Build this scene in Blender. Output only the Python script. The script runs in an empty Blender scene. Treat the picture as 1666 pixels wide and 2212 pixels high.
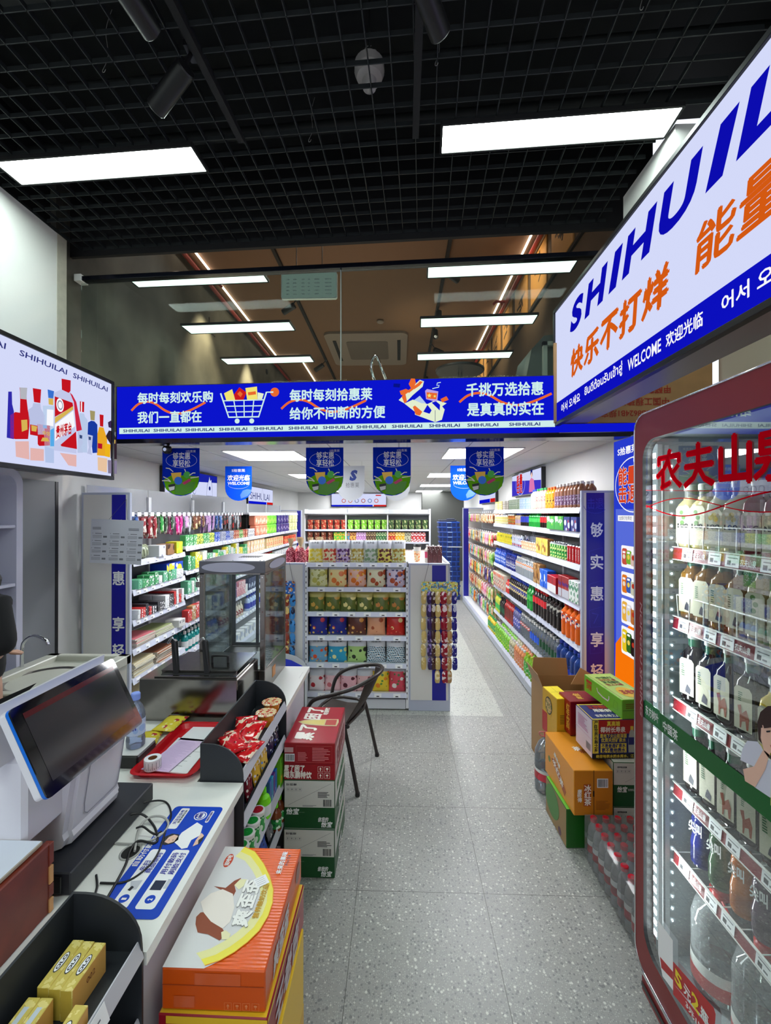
import bpy,bmesh,math,random
from mathutils import Vector,Matrix
random.seed(7)
sc=bpy.context.scene
COL=sc.collection
R=math.radians
PI=math.pi
def lin(c):
 c=c/255.0
 return c/12.92 if c<=0.04045 else((c+0.055)/1.055)**2.4
def rgb(c):
 if isinstance(c,str):
  c=c.lstrip('#');c=tuple(int(c[i:i+2],16)for i in(0,2,4))
 return(lin(c[0]),lin(c[1]),lin(c[2]),1.0)
MATS={}
def _new(name):
 m=bpy.data.materials.new(name);m.use_nodes=True
 nt=m.node_tree;nt.nodes.clear()
 out=nt.nodes.new('ShaderNodeOutputMaterial')
 return m,nt,out
def mat(name,col=(200,200,200),rough=0.5,metal=0.0,emit=0.0,noise=0.0,nscale=8.0,spec=0.5,coat=0.0,bump=0.0):
 if name in MATS:return MATS[name]
 m,nt,out=_new(name);N=nt.nodes;Lk=nt.links
 p=N.new('ShaderNodeBsdfPrincipled')
 p.inputs['Base Color'].default_value=rgb(col)
 p.inputs['Roughness'].default_value=rough
 p.inputs['Metallic'].default_value=metal
 p.inputs['Specular IOR Level'].default_value=spec
 if coat:p.inputs['Coat Weight'].default_value=coat
 if emit:
  p.inputs['Emission Color'].default_value=rgb(col)
  p.inputs['Emission Strength'].default_value=emit
 if noise or bump:
  tc=N.new('ShaderNodeTexCoord');nz=N.new('ShaderNodeTexNoise')
  nz.inputs['Scale'].default_value=nscale;nz.inputs['Detail'].default_value=4
  Lk.new(tc.outputs['Object'],nz.inputs['Vector'])
  if noise:
   mx=N.new('ShaderNodeMix');mx.data_type='RGBA';mx.blend_type='MULTIPLY'
   mx.inputs[0].default_value=1.0
   mx.inputs[6].default_value=rgb(col)
   rp=N.new('ShaderNodeValToRGB')
   rp.color_ramp.elements[0].position=0.3;rp.color_ramp.elements[0].color=(1-noise,)*3+(1,)
   rp.color_ramp.elements[1].position=0.7;rp.color_ramp.elements[1].color=(1,1,1,1)
   Lk.new(nz.outputs['Fac'],rp.inputs[0]);Lk.new(rp.outputs[0],mx.inputs[7])
   Lk.new(mx.outputs[2],p.inputs['Base Color'])
  if bump:
   b=N.new('ShaderNodeBump');b.inputs['Strength'].default_value=bump;b.inputs['Distance'].default_value=0.01
   Lk.new(nz.outputs['Fac'],b.inputs['Height']);Lk.new(b.outputs[0],p.inputs['Normal'])
 Lk.new(p.outputs[0],out.inputs[0])
 MATS[name]=m;return m
def emat(name,col,strength):
 """a surface that gives off light (lamp diffuser, back-lit film, screen)"""
 if name in MATS:return MATS[name]
 m,nt,out=_new(name)
 e=nt.nodes.new('ShaderNodeEmission');e.inputs[0].default_value=rgb(col);e.inputs[1].default_value=strength*(.86 if strength<1.05 else 1)
 nt.links.new(e.outputs[0],out.inputs[0]);MATS[name]=m;return m
def cloth(name,col,tr=.35):
 """thin sheet that lets some light through"""
 if name in MATS:return MATS[name]
 m,nt,out=_new(name);N=nt.nodes
 d=N.new('ShaderNodeBsdfDiffuse');t=N.new('ShaderNodeBsdfTranslucent');x=N.new('ShaderNodeMixShader')
 d.inputs[0].default_value=t.inputs[0].default_value=rgb(col);x.inputs[0].default_value=tr
 for i,q in((1,d),(2,t)):nt.links.new(q.outputs[0],x.inputs[i])
 nt.links.new(x.outputs[0],out.inputs[0]);MATS[name]=m;return m
def thin(name,col=(235,245,250),body=0.12,rough=0.04,gloss=1.0,bodycol=None):
 """thin clear plastic or glass: tinted see-through with a fresnel sheen and a little body"""
 if name in MATS:return MATS[name]
 m,nt,out=_new(name);N=nt.nodes;Lk=nt.links
 t=N.new('ShaderNodeBsdfTransparent');t.inputs[0].default_value=rgb(col)
 d=N.new('ShaderNodeBsdfDiffuse');d.inputs[0].default_value=rgb(bodycol or col)
 m1=N.new('ShaderNodeMixShader');m1.inputs[0].default_value=body
 Lk.new(t.outputs[0],m1.inputs[1]);Lk.new(d.outputs[0],m1.inputs[2])
 g=N.new('ShaderNodeBsdfGlossy');g.inputs['Roughness'].default_value=rough
 fr=N.new('ShaderNodeFresnel');fr.inputs[0].default_value=1.5
 mu=N.new('ShaderNodeMath');mu.operation='MULTIPLY';mu.inputs[1].default_value=gloss;mu.use_clamp=True
 Lk.new(fr.outputs[0],mu.inputs[0])
 m2=N.new('ShaderNodeMixShader');Lk.new(mu.outputs[0],m2.inputs[0])
 Lk.new(m1.outputs[0],m2.inputs[1]);Lk.new(g.outputs[0],m2.inputs[2])
 Lk.new(m2.outputs[0],out.inputs[0]);MATS[name]=m;return m
def art(name,base,spots,scale=30,top=None,topf=0.72,low=None,lowf=0.2,kind='voronoi',amount=0.45,rough=0.35,emit=0):
 """printed packaging: a base colour, coloured motifs, optional plain band at top and bottom"""
 if name in MATS:return MATS[name]
 m,nt,out=_new(name);N=nt.nodes;Lk=nt.links
 p=N.new('ShaderNodeBsdfPrincipled');p.inputs['Roughness'].default_value=rough
 tc=N.new('ShaderNodeTexCoord')
 last=None
 def mixc(fac,a,b):
  mx=N.new('ShaderNodeMix');mx.data_type='RGBA'
  Lk.new(fac,mx.inputs[0])
  if isinstance(a,tuple):mx.inputs[6].default_value=a
  else:Lk.new(a,mx.inputs[6])
  if isinstance(b,tuple):mx.inputs[7].default_value=b
  else:Lk.new(b,mx.inputs[7])
  return mx.outputs[2]
 cur=rgb(base)
 for i,s in enumerate(spots):
  mp=N.new('ShaderNodeMapping');mp.inputs['Location'].default_value=(i*3.7,i*1.3,i*2.1)
  mp.inputs['Rotation'].default_value=(0.3*i,0.5+i,0.2)
  Lk.new(tc.outputs['Object'],mp.inputs[0])
  if kind=='voronoi':
   v=N.new('ShaderNodeTexVoronoi');v.inputs['Scale'].default_value=scale*(1+0.35*i);v.inputs['Randomness'].default_value=0.55
   src=v.outputs['Distance']
   lt=N.new('ShaderNodeMath');lt.operation='LESS_THAN';lt.inputs[1].default_value=amount*(0.9 if i==0 else 0.62)
  elif kind=='noise':
   v=N.new('ShaderNodeTexNoise');v.inputs['Scale'].default_value=scale*(1+0.5*i);v.inputs['Detail'].default_value=2
   src=v.outputs['Fac']
   lt=N.new('ShaderNodeMath');lt.operation='GREATER_THAN';lt.inputs[1].default_value=0.5+0.12*(1-amount)+0.05*i
  else:
   v=N.new('ShaderNodeTexWave');v.inputs['Scale'].default_value=scale;v.inputs['Distortion'].default_value=6;v.inputs['Detail'].default_value=1
   src=v.outputs['Fac']
   lt=N.new('ShaderNodeMath');lt.operation='GREATER_THAN';lt.inputs[1].default_value=1.05-amount+0.1*i
  Lk.new(mp.outputs[0],v.inputs['Vector'])
  Lk.new(src,lt.inputs[0])
  cur=mixc(lt.outputs[0],cur,rgb(s))
 if top or low:
  sep=N.new('ShaderNodeSeparateXYZ');Lk.new(tc.outputs['Generated'],sep.inputs[0])
  if top:
   g=N.new('ShaderNodeMath');g.operation='GREATER_THAN';g.inputs[1].default_value=topf
   Lk.new(sep.outputs[2],g.inputs[0]);cur=mixc(g.outputs[0],cur,rgb(top))
  if low:
   g=N.new('ShaderNodeMath');g.operation='LESS_THAN';g.inputs[1].default_value=lowf
   Lk.new(sep.outputs[2],g.inputs[0]);cur=mixc(g.outputs[0],cur,rgb(low))
 if isinstance(cur,tuple):p.inputs['Base Color'].default_value=cur
 else:Lk.new(cur,p.inputs['Base Color'])
 Lk.new(p.outputs[0],out.inputs[0]);MATS[name]=m;return m
_TX={}
def text_data(s,bold=0.0,res=2):
 k=(s,bold,res)
 if k in _TX:return _TX[k]
 c=bpy.data.curves.new('glyphs','FONT');c.body=s;c.offset=bold;c.resolution_u=res;c.fill_mode='FRONT'
 o=bpy.data.objects.new('glyphs',c);COL.objects.link(o)
 bpy.context.view_layer.update()
 me=bpy.data.meshes.new_from_object(o.evaluated_get(bpy.context.evaluated_depsgraph_get()))
 vs=[(v.co.x,v.co.y)for v in me.vertices];fs=[tuple(p.vertices)for p in me.polygons]
 bpy.data.objects.remove(o);bpy.data.curves.remove(c);bpy.data.meshes.remove(me)
 xs=[v[0]for v in vs];ys=[v[1]for v in vs]
 bb=(min(xs),min(ys),max(xs),max(ys))if vs else(0,0,1,1)
 out=[]
 for f in fs:
  a=0
  for i in range(len(f)):
   x0,y0=vs[f[i]];x1,y1=vs[f[(i+1)%len(f)]];a+=x0*y1-x1*y0
  out.append(f if a>0 else tuple(reversed(f)))
 _TX[k]=(vs,out,bb);return _TX[k]
class MB:
 def __init__(s,org=(0,0,0)):
  s.v=[];s.f=[];s.m=[];s.sm=[];s.mats=[];s.org=Vector(org);s.M=Matrix.Identity(4)
 def mi(s,m):
  if m not in s.mats:s.mats.append(m)
  return s.mats.index(m)
 def add(s,vs,fs,m,smooth=False):
  b=len(s.v);k=s.mi(m)
  for p in vs:s.v.append(s.M@Vector(p))
  for f in fs:
   s.f.append(tuple(b+i for i in f));s.m.append(k);s.sm.append(smooth)
  return s
 def box(s,x0,x1,y0,y1,z0,z1,m,b=0.0,mt=None):
  """mt: optional dict side -> material, sides '-x','+x','-y','+y','-z','+z'"""
  if x0>x1:x0,x1=x1,x0
  if y0>y1:y0,y1=y1,y0
  if z0>z1:z0,z1=z1,z0
  c=Vector(((x0+x1)/2,(y0+y1)/2,(z0+z1)/2));h=((x1-x0)/2,(y1-y0)/2,(z1-z0)/2)
  b=min(b,min(h)*0.9)
  if b<=0:
   vs=[c+Vector((sx*h[0],sy*h[1],sz*h[2]))for sx in(-1,1)for sy in(-1,1)for sz in(-1,1)]
   F={'-x':(0,1,3,2),'+x':(4,6,7,5),'-y':(0,4,5,1),'+y':(2,3,7,6),'-z':(0,2,6,4),'+z':(1,5,7,3)}
   for k,f in F.items():
    s.add([vs[i]for i in f],[(0,1,2,3)],(mt or{}).get(k,m))
   return s
  idx={};vs=[]
  for sx in(-1,1):
   for sy in(-1,1):
    for sz in(-1,1):
     for a in range(3):
      d=[h[0]-b,h[1]-b,h[2]-b];d[a]=h[a]
      idx[(sx,sy,sz,a)]=len(vs);vs.append(c+Vector((sx*d[0],sy*d[1],sz*d[2])))
  S=(-1,1)
  def face(ids,mm):
   pts=[vs[i]for i in ids];n=(pts[1]-pts[0]).cross(pts[2]-pts[0])
   cc=sum(pts,Vector())/len(pts)-c
   if n.dot(cc)<0:ids=list(reversed(ids));pts=[vs[i]for i in ids]
   s.add(pts,[tuple(range(len(pts)))],mm)
  names='xyz'
  for a in range(3):
   for sg in S:
    o=[i for i in range(3)if i!=a];ids=[]
    for q in((-1,-1),(1,-1),(1,1),(-1,1)):
     k=[0,0,0];k[a]=sg;k[o[0]]=q[0];k[o[1]]=q[1];ids.append(idx[(k[0],k[1],k[2],a)])
    face(ids,(mt or{}).get(('-' if sg<0 else '+')+names[a],m))
  for a in range(3):
   o=[i for i in range(3)if i!=a]
   for q0 in S:
    for q1 in S:
     ids=[]
     for(e,sg)in((o[0],-1),(o[0],1),(o[1],1),(o[1],-1)):
      k=[0,0,0];k[a]=sg;k[o[0]]=q0;k[o[1]]=q1;ids.append(idx[(k[0],k[1],k[2],e)])
     face(ids,m)
  for sx in S:
   for sy in S:
    for sz in S:face([idx[(sx,sy,sz,a)]for a in range(3)],m)
  return s
 def lathe(s,prof,n=16,m=None,c=(0,0,0),cap=True,smooth=True,axis='z',sq=None):
  """prof: [(r, z[, material])]; the material of a point colours the band that starts there"""
  c=Vector(c);rings=[]
  def pt(r,z,a):
   ca,sa=math.cos(a),math.sin(a)
   if sq:
    e=sq;ca=math.copysign(abs(ca)**e,ca);sa=math.copysign(abs(sa)**e,sa)
   if axis=='z':return c+Vector((r*ca,r*sa,z))
   if axis=='x':return c+Vector((z,r*ca,r*sa))
   return c+Vector((r*sa,z,r*ca))
  for q in prof:rings.append([pt(max(q[0],1e-5),q[1],2*PI*i/n)for i in range(n)])
  cur=m
  for j in range(len(prof)-1):
   if len(prof[j])>2:cur=prof[j][2]
   vs=rings[j]+rings[j+1]
   s.add(vs,[(i,(i+1)%n,n+(i+1)%n,n+i)for i in range(n)],cur,smooth)
  if cap:
   s.add(rings[0],[tuple(reversed(range(n)))],prof[0][2]if len(prof[0])>2 else m)
   s.add(rings[-1],[tuple(range(n))],cur)
  return s
 def tube(s,pts,r,m,n=8,closed=False,smooth=True,cap=True):
  P=[Vector(p)for p in pts];rings=[];up=None;K=len(P)
  for i,p in enumerate(P):
   a=P[(i-1)%K]if(i>0 or closed)else p;b=P[(i+1)%K]if(i<K-1 or closed)else p
   t=(b-a)
   t=t.normalized()if t.length>1e-9 else Vector((0,0,1))
   if up is None:
    up=Vector((0,0,1))if abs(t.z)<0.9 else Vector((1,0,0))
   x=up-t*up.dot(t)
   if x.length<1e-4:x=t.orthogonal()
   x.normalize();up=x;y=t.cross(x)
   rr=r[i]if isinstance(r,(list,tuple))else r
   rings.append([p+x*rr*math.cos(2*PI*k/n)+y*rr*math.sin(2*PI*k/n)for k in range(n)])
  L=K if closed else K-1
  for j in range(L):
   q=(j+1)%K
   s.add(rings[j]+rings[q],[(i,(i+1)%n,n+(i+1)%n,n+i)for i in range(n)],m,smooth)
  if cap and not closed:
   s.add(rings[0],[tuple(reversed(range(n)))],m);s.add(rings[-1],[tuple(range(n))],m)
  return s
 def prism(s,pts,d,m,mt=None):
  """pts: planar 3D outline; d: extrusion vector; mt: material of the end caps"""
  P=[Vector(p)for p in pts];d=Vector(d);n=len(P)
  nn=Vector()
  for i in range(n):nn+=P[i].cross(P[(i+1)%n])
  if nn.dot(d)>0:P.reverse()
  s.add(P,[tuple(range(n))],mt or m)
  Q=[p+d for p in P]
  s.add(Q,[tuple(reversed(range(n)))],mt or m)
  for i in range(n):
   j=(i+1)%n;s.add([P[j],P[i],Q[i],Q[j]],[(0,1,2,3)],m)
  return s
 def poly(s,pts,m,o=None,u=None,w=None):
  """flat outline; with o,u,w the points are 2D in that plane"""
  if o is not None:
   o,u,w=Vector(o),Vector(u),Vector(w);pts=[o+u*p[0]+w*p[1]for p in pts]
  s.add(pts,[tuple(range(len(pts)))],m);return s
 def disc(s,c,r,m,o,u,w,n=20,ry=None):
  return s.poly([(c[0]+r*math.cos(2*PI*i/n),c[1]+(ry or r)*math.sin(2*PI*i/n))for i in range(n)],m,o,u,w)
 def stroke(s,pts,wd,m,o,u,w,closed=False):
  """flat line of width wd through 2D points"""
  P=[Vector((p[0],p[1]))for p in pts]
  if closed:P.append(P[0])
  L=[];Rr=[]
  for i,p in enumerate(P):
   a=P[i-1]if i>0 else(P[-2]if closed else p);b=P[i+1]if i<len(P)-1 else(P[1]if closed else p)
   t=(b-a);t=t.normalized()if t.length>1e-9 else Vector((1,0));nrm=Vector((-t.y,t.x))*wd/2
   L.append(p+nrm);Rr.append(p-nrm)
  for i in range(len(P)-1):s.poly([Rr[i],Rr[i+1],L[i+1],L[i]],m,o,u,w)
  return s
 def text(s,t,m,o,u,w,size,wfit=None,bold=0.0,align='l',shear=0.0,wscale=1.0,res=2,fit=False):
  """o: lower-left corner (or centre), u: reading direction, w: up; size: height of a full-size glyph"""
  cjk=any(ord(c)>0x2000 for c in t);vs,fs,bb=text_data(t,0.0 if cjk else bold,res);o,u,w=Vector(o),Vector(u).normalized(),Vector(w).normalized()
  if fit:k=size/max(bb[3]-bb[1],1e-6);y0=bb[1]
  else:k=size/0.75;y0=0.0
  wd=(bb[2]-bb[0])*k;ws=wscale
  if wfit:ws=wfit/wd
  off={'l':0,'c':-wd*ws/2,'r':-wd*ws}[align]
  P=[o+u*(((x-bb[0])*k+(y-y0)*k*shear)*ws+off)+w*((y-y0)*k)for x,y in vs]
  if cjk and bold>= .015:
   e=min(bold, .05)*k*1.1
   nn=u.cross(w)*max(.00012,size* .002)
   for i,(a,c)in enumerate(((1,0),(-1,0),(0,1),(0,-1))):s.add([p+u*(a*e*ws)+w*(c*e)+nn*(i+1)for p in P],fs,m)
  s.add(P,fs,m);return s
 def mesh(s,name):
  me=bpy.data.meshes.new(name)
  o=s.org
  me.from_pydata([(p.x-o.x,p.y-o.y,p.z-o.z)for p in s.v],[],s.f)
  for m in s.mats:me.materials.append(m)
  me.polygons.foreach_set('material_index',s.m);me.polygons.foreach_set('use_smooth',s.sm)
  me.update();return me
 def build(s,name,parent=None,label=None):
  me=s.mesh(name);o=bpy.data.objects.new(name,me);COL.objects.link(o)
  if parent is not None:o.parent=parent
  else:o.location=s.org
  if label:o['label']=label
  return o
def thing(name,label,cat,loc=(0,0,0),rz=0,group=None):
 o=bpy.data.objects.new(name,None);COL.objects.link(o);o.location=loc;o.rotation_euler=(0,0,rz)
 o.empty_display_size=0.05
 o['label']=label;o['category']=cat
 if group:o['group']=group
 return o
def tag(o,label,cat,group=None,kind=None):
 o['label']=label;o['category']=cat
 if group:o['group']=group
 if kind:o['kind']=kind
 return o
def struct(o,label=None):
 o['kind']='structure'
 if label:o['label']=label
 return o
def place(proto,loc,rz=0,label=None,cat=None,group=None,tilt=(0,0)):
 """proto: (name, mesh, [(partname, mesh, label)]) -> one top-level object with its parts"""
 name,me,parts=proto
 o=bpy.data.objects.new(name,me);COL.objects.link(o)
 o.location=loc;o.rotation_euler=(tilt[0],tilt[1],rz)
 if label:o['label']=label
 if cat:o['category']=cat
 if group:o['group']=group
 for pn,pm,pl in parts:
  c=bpy.data.objects.new(pn,pm);COL.objects.link(c);c.parent=o
  if pl:c['label']=pl
 return o
def arc(cx,cy,r,a0,a1,n=12,ry=None):
 return[(cx+r*math.cos(R(a0+(a1-a0)*i/n)),cy+(ry or r)*math.sin(R(a0+(a1-a0)*i/n)))for i in range(n+1)]
def rrect(x0,y0,x1,y1,r,n=5):
 return(arc(x1-r,y1-r,r,0,90,n)+arc(x0+r,y1-r,r,90,180,n)+arc(x0+r,y0+r,r,180,270,n)+arc(x1-r,y0+r,r,270,360,n))
def smooth_path(pts,k=6):
 """Catmull-Rom through the points"""
 P=[Vector(p)for p in pts];out=[]
 for i in range(len(P)-1):
  p0=P[max(i-1,0)];p1=P[i];p2=P[i+1];p3=P[min(i+2,len(P)-1)]
  for j in range(k):
   t=j/k
   out.append(0.5*((2*p1)+(p2-p0)*t+(2*p0-5*p1+4*p2-p3)*t*t+(3*p1-p0-3*p2+p3)*t**3))
 out.append(P[-1]);return out
WHITE=mat('white paint',(232,232,230),0.6)
WALLW=mat('white wall paint',(226,226,224),0.7,noise=0.04,nscale=2)
SHELFW=mat('white enamelled steel',(236,238,242),0.35)
RAIL=mat('clear grey price rail',(214,218,236),0.25)
GREYW=mat('pale grey panel',(212,215,222),0.45)
BEIGEP=mat('off white panel',(224,222,218),0.5)
BACKP=mat('grey perforated back panel',(150,152,156),0.5)
BLUEP=mat('royal blue print',(14,14,150),0.35)
BLACK=mat('black satin',(18,18,20),0.4)
BLACKM=mat('black matt',(14,15,17),0.75)
STEEL=mat('brushed stainless steel',(150,146,142),0.28,metal=1.0,noise=0.12,nscale=40)
CHROME=mat('chrome',(220,222,225),0.08,metal=1.0)
TAGW=mat('white price ticket',(246,247,250),0.5)
INK=mat('dark ink',(30,32,40),0.6)
GREYINK=mat('grey ink',(110,112,120),0.6)
BLUEINK=mat('blue ink',(20,30,160),0.5)
TXTW=mat('white lettering',(245,245,245),0.5)
PANEL=emat('lit ceiling panel',(238,255,246),27.0)
PANEL_IN=emat('lit ceiling panel of the shop',(250,252,255),23.0)
cam_d=bpy.data.cameras.new('camera');cam=bpy.data.objects.new('camera',cam_d);COL.objects.link(cam)
HC=1.79;FOC=940.0
cam.location=(0,0,HC)
cam.rotation_euler=(PI/2+math.atan(3/FOC),0,math.atan(29/FOC))
cam_d.sensor_fit='HORIZONTAL';cam_d.sensor_width=36.0;cam_d.lens=FOC*36.0/1666.0
cam_d.clip_start=0.02;cam_d.clip_end=100
sc.camera=cam
def floor_mat():
 m,nt,out=_new('terrazzo tiles');N=nt.nodes;Lk=nt.links
 p=N.new('ShaderNodeBsdfPrincipled');p.inputs['Roughness'].default_value=0.38
 tc=N.new('ShaderNodeTexCoord');sep=N.new('ShaderNodeSeparateXYZ');Lk.new(tc.outputs['Object'],sep.inputs[0])
 def M(op,a,b=None,c=None):
  n=N.new('ShaderNodeMath');n.operation=op
  for i,x in enumerate((a,b,c)):
   if x is None:continue
   if isinstance(x,(int,float)):n.inputs[i].default_value=x
   else:Lk.new(x,n.inputs[i])
  return n.outputs[0]
 def mix(f,a,b):
  mx=N.new('ShaderNodeMix');mx.data_type='RGBA';Lk.new(f,mx.inputs[0])
  for k,x in((6,a),(7,b)):
   if isinstance(x,tuple):mx.inputs[k].default_value=x
   else:Lk.new(x,mx.inputs[k])
  return mx.outputs[2]
 X,Y=sep.outputs[0],sep.outputs[1]
 light=M('MULTIPLY',M('LESS_THAN',X,0.925),M('GREATER_THAN',Y,3.87))  # paler zone inside the shop: sheen of the lights painted into the tiles
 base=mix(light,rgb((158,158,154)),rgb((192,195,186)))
 nz=N.new('ShaderNodeTexNoise');nz.inputs['Scale'].default_value=1.2;nz.inputs['Detail'].default_value=5;Lk.new(tc.outputs['Object'],nz.inputs['Vector'])
 rp=N.new('ShaderNodeMapRange');rp.inputs[1].default_value=0.3;rp.inputs[2].default_value=0.7;rp.inputs[3].default_value=0.9;rp.inputs[4].default_value=1.05
 Lk.new(nz.outputs['Fac'],rp.inputs[0])
 mm=N.new('ShaderNodeMix');mm.data_type='RGBA';mm.blend_type='MULTIPLY';mm.inputs[0].default_value=1
 Lk.new(base,mm.inputs[6]);Lk.new(rp.outputs[0],mm.inputs[7]);cur=mm.outputs[2]
 for sc_,thr,colr,keep,off in((130,0.30,(140,142,140),0.36,9),(140,0.28,(182,184,178),0.30,13),(62,0.25,(126,128,126),0.24,0),(60,0.23,(198,200,192),0.20,5),(34,0.19,(126,128,126),0.18,21),(32,0.16,(206,208,200),0.14,27)):
  mp=N.new('ShaderNodeMapping');mp.inputs['Location'].default_value=(off,off*0.7,0);Lk.new(tc.outputs['Object'],mp.inputs[0])
  v=N.new('ShaderNodeTexVoronoi');v.inputs['Scale'].default_value=sc_;v.voronoi_dimensions='2D';Lk.new(mp.outputs[0],v.inputs['Vector'])
  sp=N.new('ShaderNodeSeparateColor');Lk.new(v.outputs['Color'],sp.inputs[0])
  f=M('MULTIPLY',M('LESS_THAN',v.outputs['Distance'],thr),M('LESS_THAN',sp.outputs[0],keep))
  cur=mix(f,cur,rgb(colr))
 def joint(c,o):
  fr=M('FRACT',M('DIVIDE',M('SUBTRACT',c,o),0.6))
  d=M('MULTIPLY',M('MINIMUM',fr,M('SUBTRACT',1.0,fr)),0.6)
  return M('LESS_THAN',d,0.0013)
 j=M('MAXIMUM',joint(X,0.4-6),joint(Y,2.067-6))
 cur=mix(j,cur,rgb((88,88,84)))
 Lk.new(cur,p.inputs['Base Color']);Lk.new(p.outputs[0],out.inputs[0]);return m
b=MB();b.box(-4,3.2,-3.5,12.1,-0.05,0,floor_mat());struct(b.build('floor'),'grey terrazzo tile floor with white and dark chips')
FAC=Matrix.Translation((0,3.19,0))@Matrix.Rotation(-0.054,4,'Z')
def fac(x,y,z):return FAC@Vector((x,y,z))
CONC=mat('grey trowelled concrete',(104,102,92),0.75,noise=0.75,nscale=1.6)
BROWN=mat('brown ceiling board',(112,84,62),0.8)
CREAM=mat('cream wall',(196,186,168),0.7)
GREYD=mat('dark grey paint',(72,74,70),0.7)
LOWG=mat('grey laminate panel',(128,131,136),0.5)
b=MB();b.box(-2.62,-2.5,-3.5,3.16,0,3.84,WALLW)
struct(b.build('wall_left'),'white wall of the front zone, left')
b=MB();b.box(-2.5,-2.492,-3.0,3.08,0.0,2.02,LOWG);b.box(-2.5,-2.488,3.08,3.105,0,2.02,BLACK)
struct(b.build('trim_1'),'grey laminate wall panel with a dark corner strip')
b=MB();b.box(-2.57,-2.497,3.1,3.19,2.45,3.84,mat('bare plaster edge',(186,182,168),0.8,noise=0.15,nscale=20));struct(b.build('trim_2'))
b=MB();b.box(-2.92,-2.8,3.16,12.1,0,2.45,WALLW);b.box(-2.92,-2.545,3.16,3.45,0,2.36,WALLW)  # second box is a pier added so this wall strip catches front light
struct(b.build('wall_left'),'white left wall of the shop')
b=MB();b.box(1.72,1.84,3.24,12.1,0,2.45,WALLW);struct(b.build('wall_right'),'white right wall of the shop')
b=MB();b.box(-2.92,0.62,12.0,12.1,0,2.45,WALLW);struct(b.build('wall_back'),'white back wall')
b=MB();b.box(0.62,1.84,11.6,12.1,0,2.45,GREYD);struct(b.build('wall_back'),'dark grey recess at the back right')
b=MB();b.box(1.72,2.4,3.1,3.22,0,2.38,CREAM);struct(b.build('wall_front'))
b=MB();b.box(2.3,2.42,-3.5,3.2,0,4.0,CREAM);struct(b.build('wall_right'),'cream wall right of the front zone')
b=MB();b.box(1.60,2.3,0.4,2.33,3.6,3.84,WALLW);b.box(1.454,2.3,2.33,2.86,3.6,3.84,WALLW)
struct(b.build('trim_3'),'white bulkhead over the right lightbox')
def ceil_mat():
 m,nt,out=_new('white metal ceiling strips');N=nt.nodes;Lk=nt.links
 p=N.new('ShaderNodeBsdfPrincipled');p.inputs['Roughness'].default_value=0.5
 tc=N.new('ShaderNodeTexCoord');sep=N.new('ShaderNodeSeparateXYZ');Lk.new(tc.outputs['Object'],sep.inputs[0])
 def M(op,a,b_=None):
  n=N.new('ShaderNodeMath');n.operation=op
  for i,x in enumerate((a,b_)):
   if x is None:continue
   if isinstance(x,(int,float)):n.inputs[i].default_value=x
   else:Lk.new(x,n.inputs[i])
  return n.outputs[0]
 def line(c,o,per,w):
  fr=M('FRACT',M('DIVIDE',M('SUBTRACT',c,o),per));return M('LESS_THAN',M('MULTIPLY',M('MINIMUM',fr,M('SUBTRACT',1.0,fr)),per),w)
 big=M('MAXIMUM',line(sep.outputs[0],-12.0,0.6,0.006),line(sep.outputs[1],-6.03,0.6,0.004))
 fine=line(sep.outputs[1],0,0.05,0.002)
 mx=N.new('ShaderNodeMix');mx.data_type='RGBA';Lk.new(fine,mx.inputs[0]);mx.inputs[6].default_value=rgb((214,214,212));mx.inputs[7].default_value=rgb((196,196,194))
 m2=N.new('ShaderNodeMix');m2.data_type='RGBA';Lk.new(big,m2.inputs[0]);Lk.new(mx.outputs[2],m2.inputs[6]);m2.inputs[7].default_value=rgb((140,140,142))
 Lk.new(m2.outputs[2],p.inputs['Base Color']);Lk.new(p.outputs[0],out.inputs[0]);return m
CEILM=ceil_mat()
b=MB();b.prism([(-2.86,3.49,2.37),(1.78,3.245,2.37),(1.78,12.05,2.37),(-2.86,12.05,2.37)],(0,0,0.03),CEILM)
struct(b.build('ceiling'),'white strip ceiling of the shop')
for i,(x0,x1,col)in enumerate(((-1.63,-0.97,'left'),(0.45,1.1,'right'))):
 for j,y in enumerate((3.87,6.25,8.65,11.0)):
  y0=y+(0.1 if i==0 else 0)
  t=thing('ceiling_light','square ceiling panel light of the shop, %s column, %s'%(col,('closest behind the blue header','second one in','third one in','farthest one, by the back wall')[j]),'ceiling light',((x0+x1)/2,y0+ .35,2.37),group=None)
  org=t.location
  f=MB(org);
  for(a,c,d,e)in((x0- .012,x1+ .012,y0- .012,y0),(x0- .012,x1+ .012,y0+ .7,y0+ .712),(x0- .012,x0,y0,y0+ .7),(x1,x1+ .012,y0,y0+ .7)):
   f.box(a,c,d,e,2.362,2.37,WHITE)
  f.build('frame',t)
  g=MB(org);g.box(x0,x1,y0,y0+ .7,2.364,2.3695,PANEL_IN);g.build('diffuser',t)
GRIDM=mat('black grid ceiling',(30,35,36),0.6)
b=MB();b.M=FAC
for i in range(-24,14):
 x=i*0.105+0.03
 b.box(x- .0022,x+ .0022,-5.6,0.0,3.845,3.868,GRIDM)
for j in range(0,52):
 y=-j*0.11-0.003
 b.box(-2.47,1.46 if j<8 else 1.62,y- .0022,y+ .0022,3.845,3.868,GRIDM)
struct(b.build('ceiling'),'black open-cell grid ceiling over the counter')
b=MB();b.M=FAC;b.box(-2.65,2.35,-6.0,0.02,4.55,4.62,mat('black slab',(16,20,19),0.9));b.box(-2.62,1.78,0.0,0.03,3.8,4.6,BLACKM)
b.box(-2.72,-2.62,-6,0,3.84,4.6,BLACKM);b.box(2.3,2.42,-6,0,4.0,4.6,BLACKM)
struct(b.build('ceiling'),'black painted slab above the grid')
DUCT=mat('dark painted duct',(30,34,33),0.7,noise=0.2,nscale=5)
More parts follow.
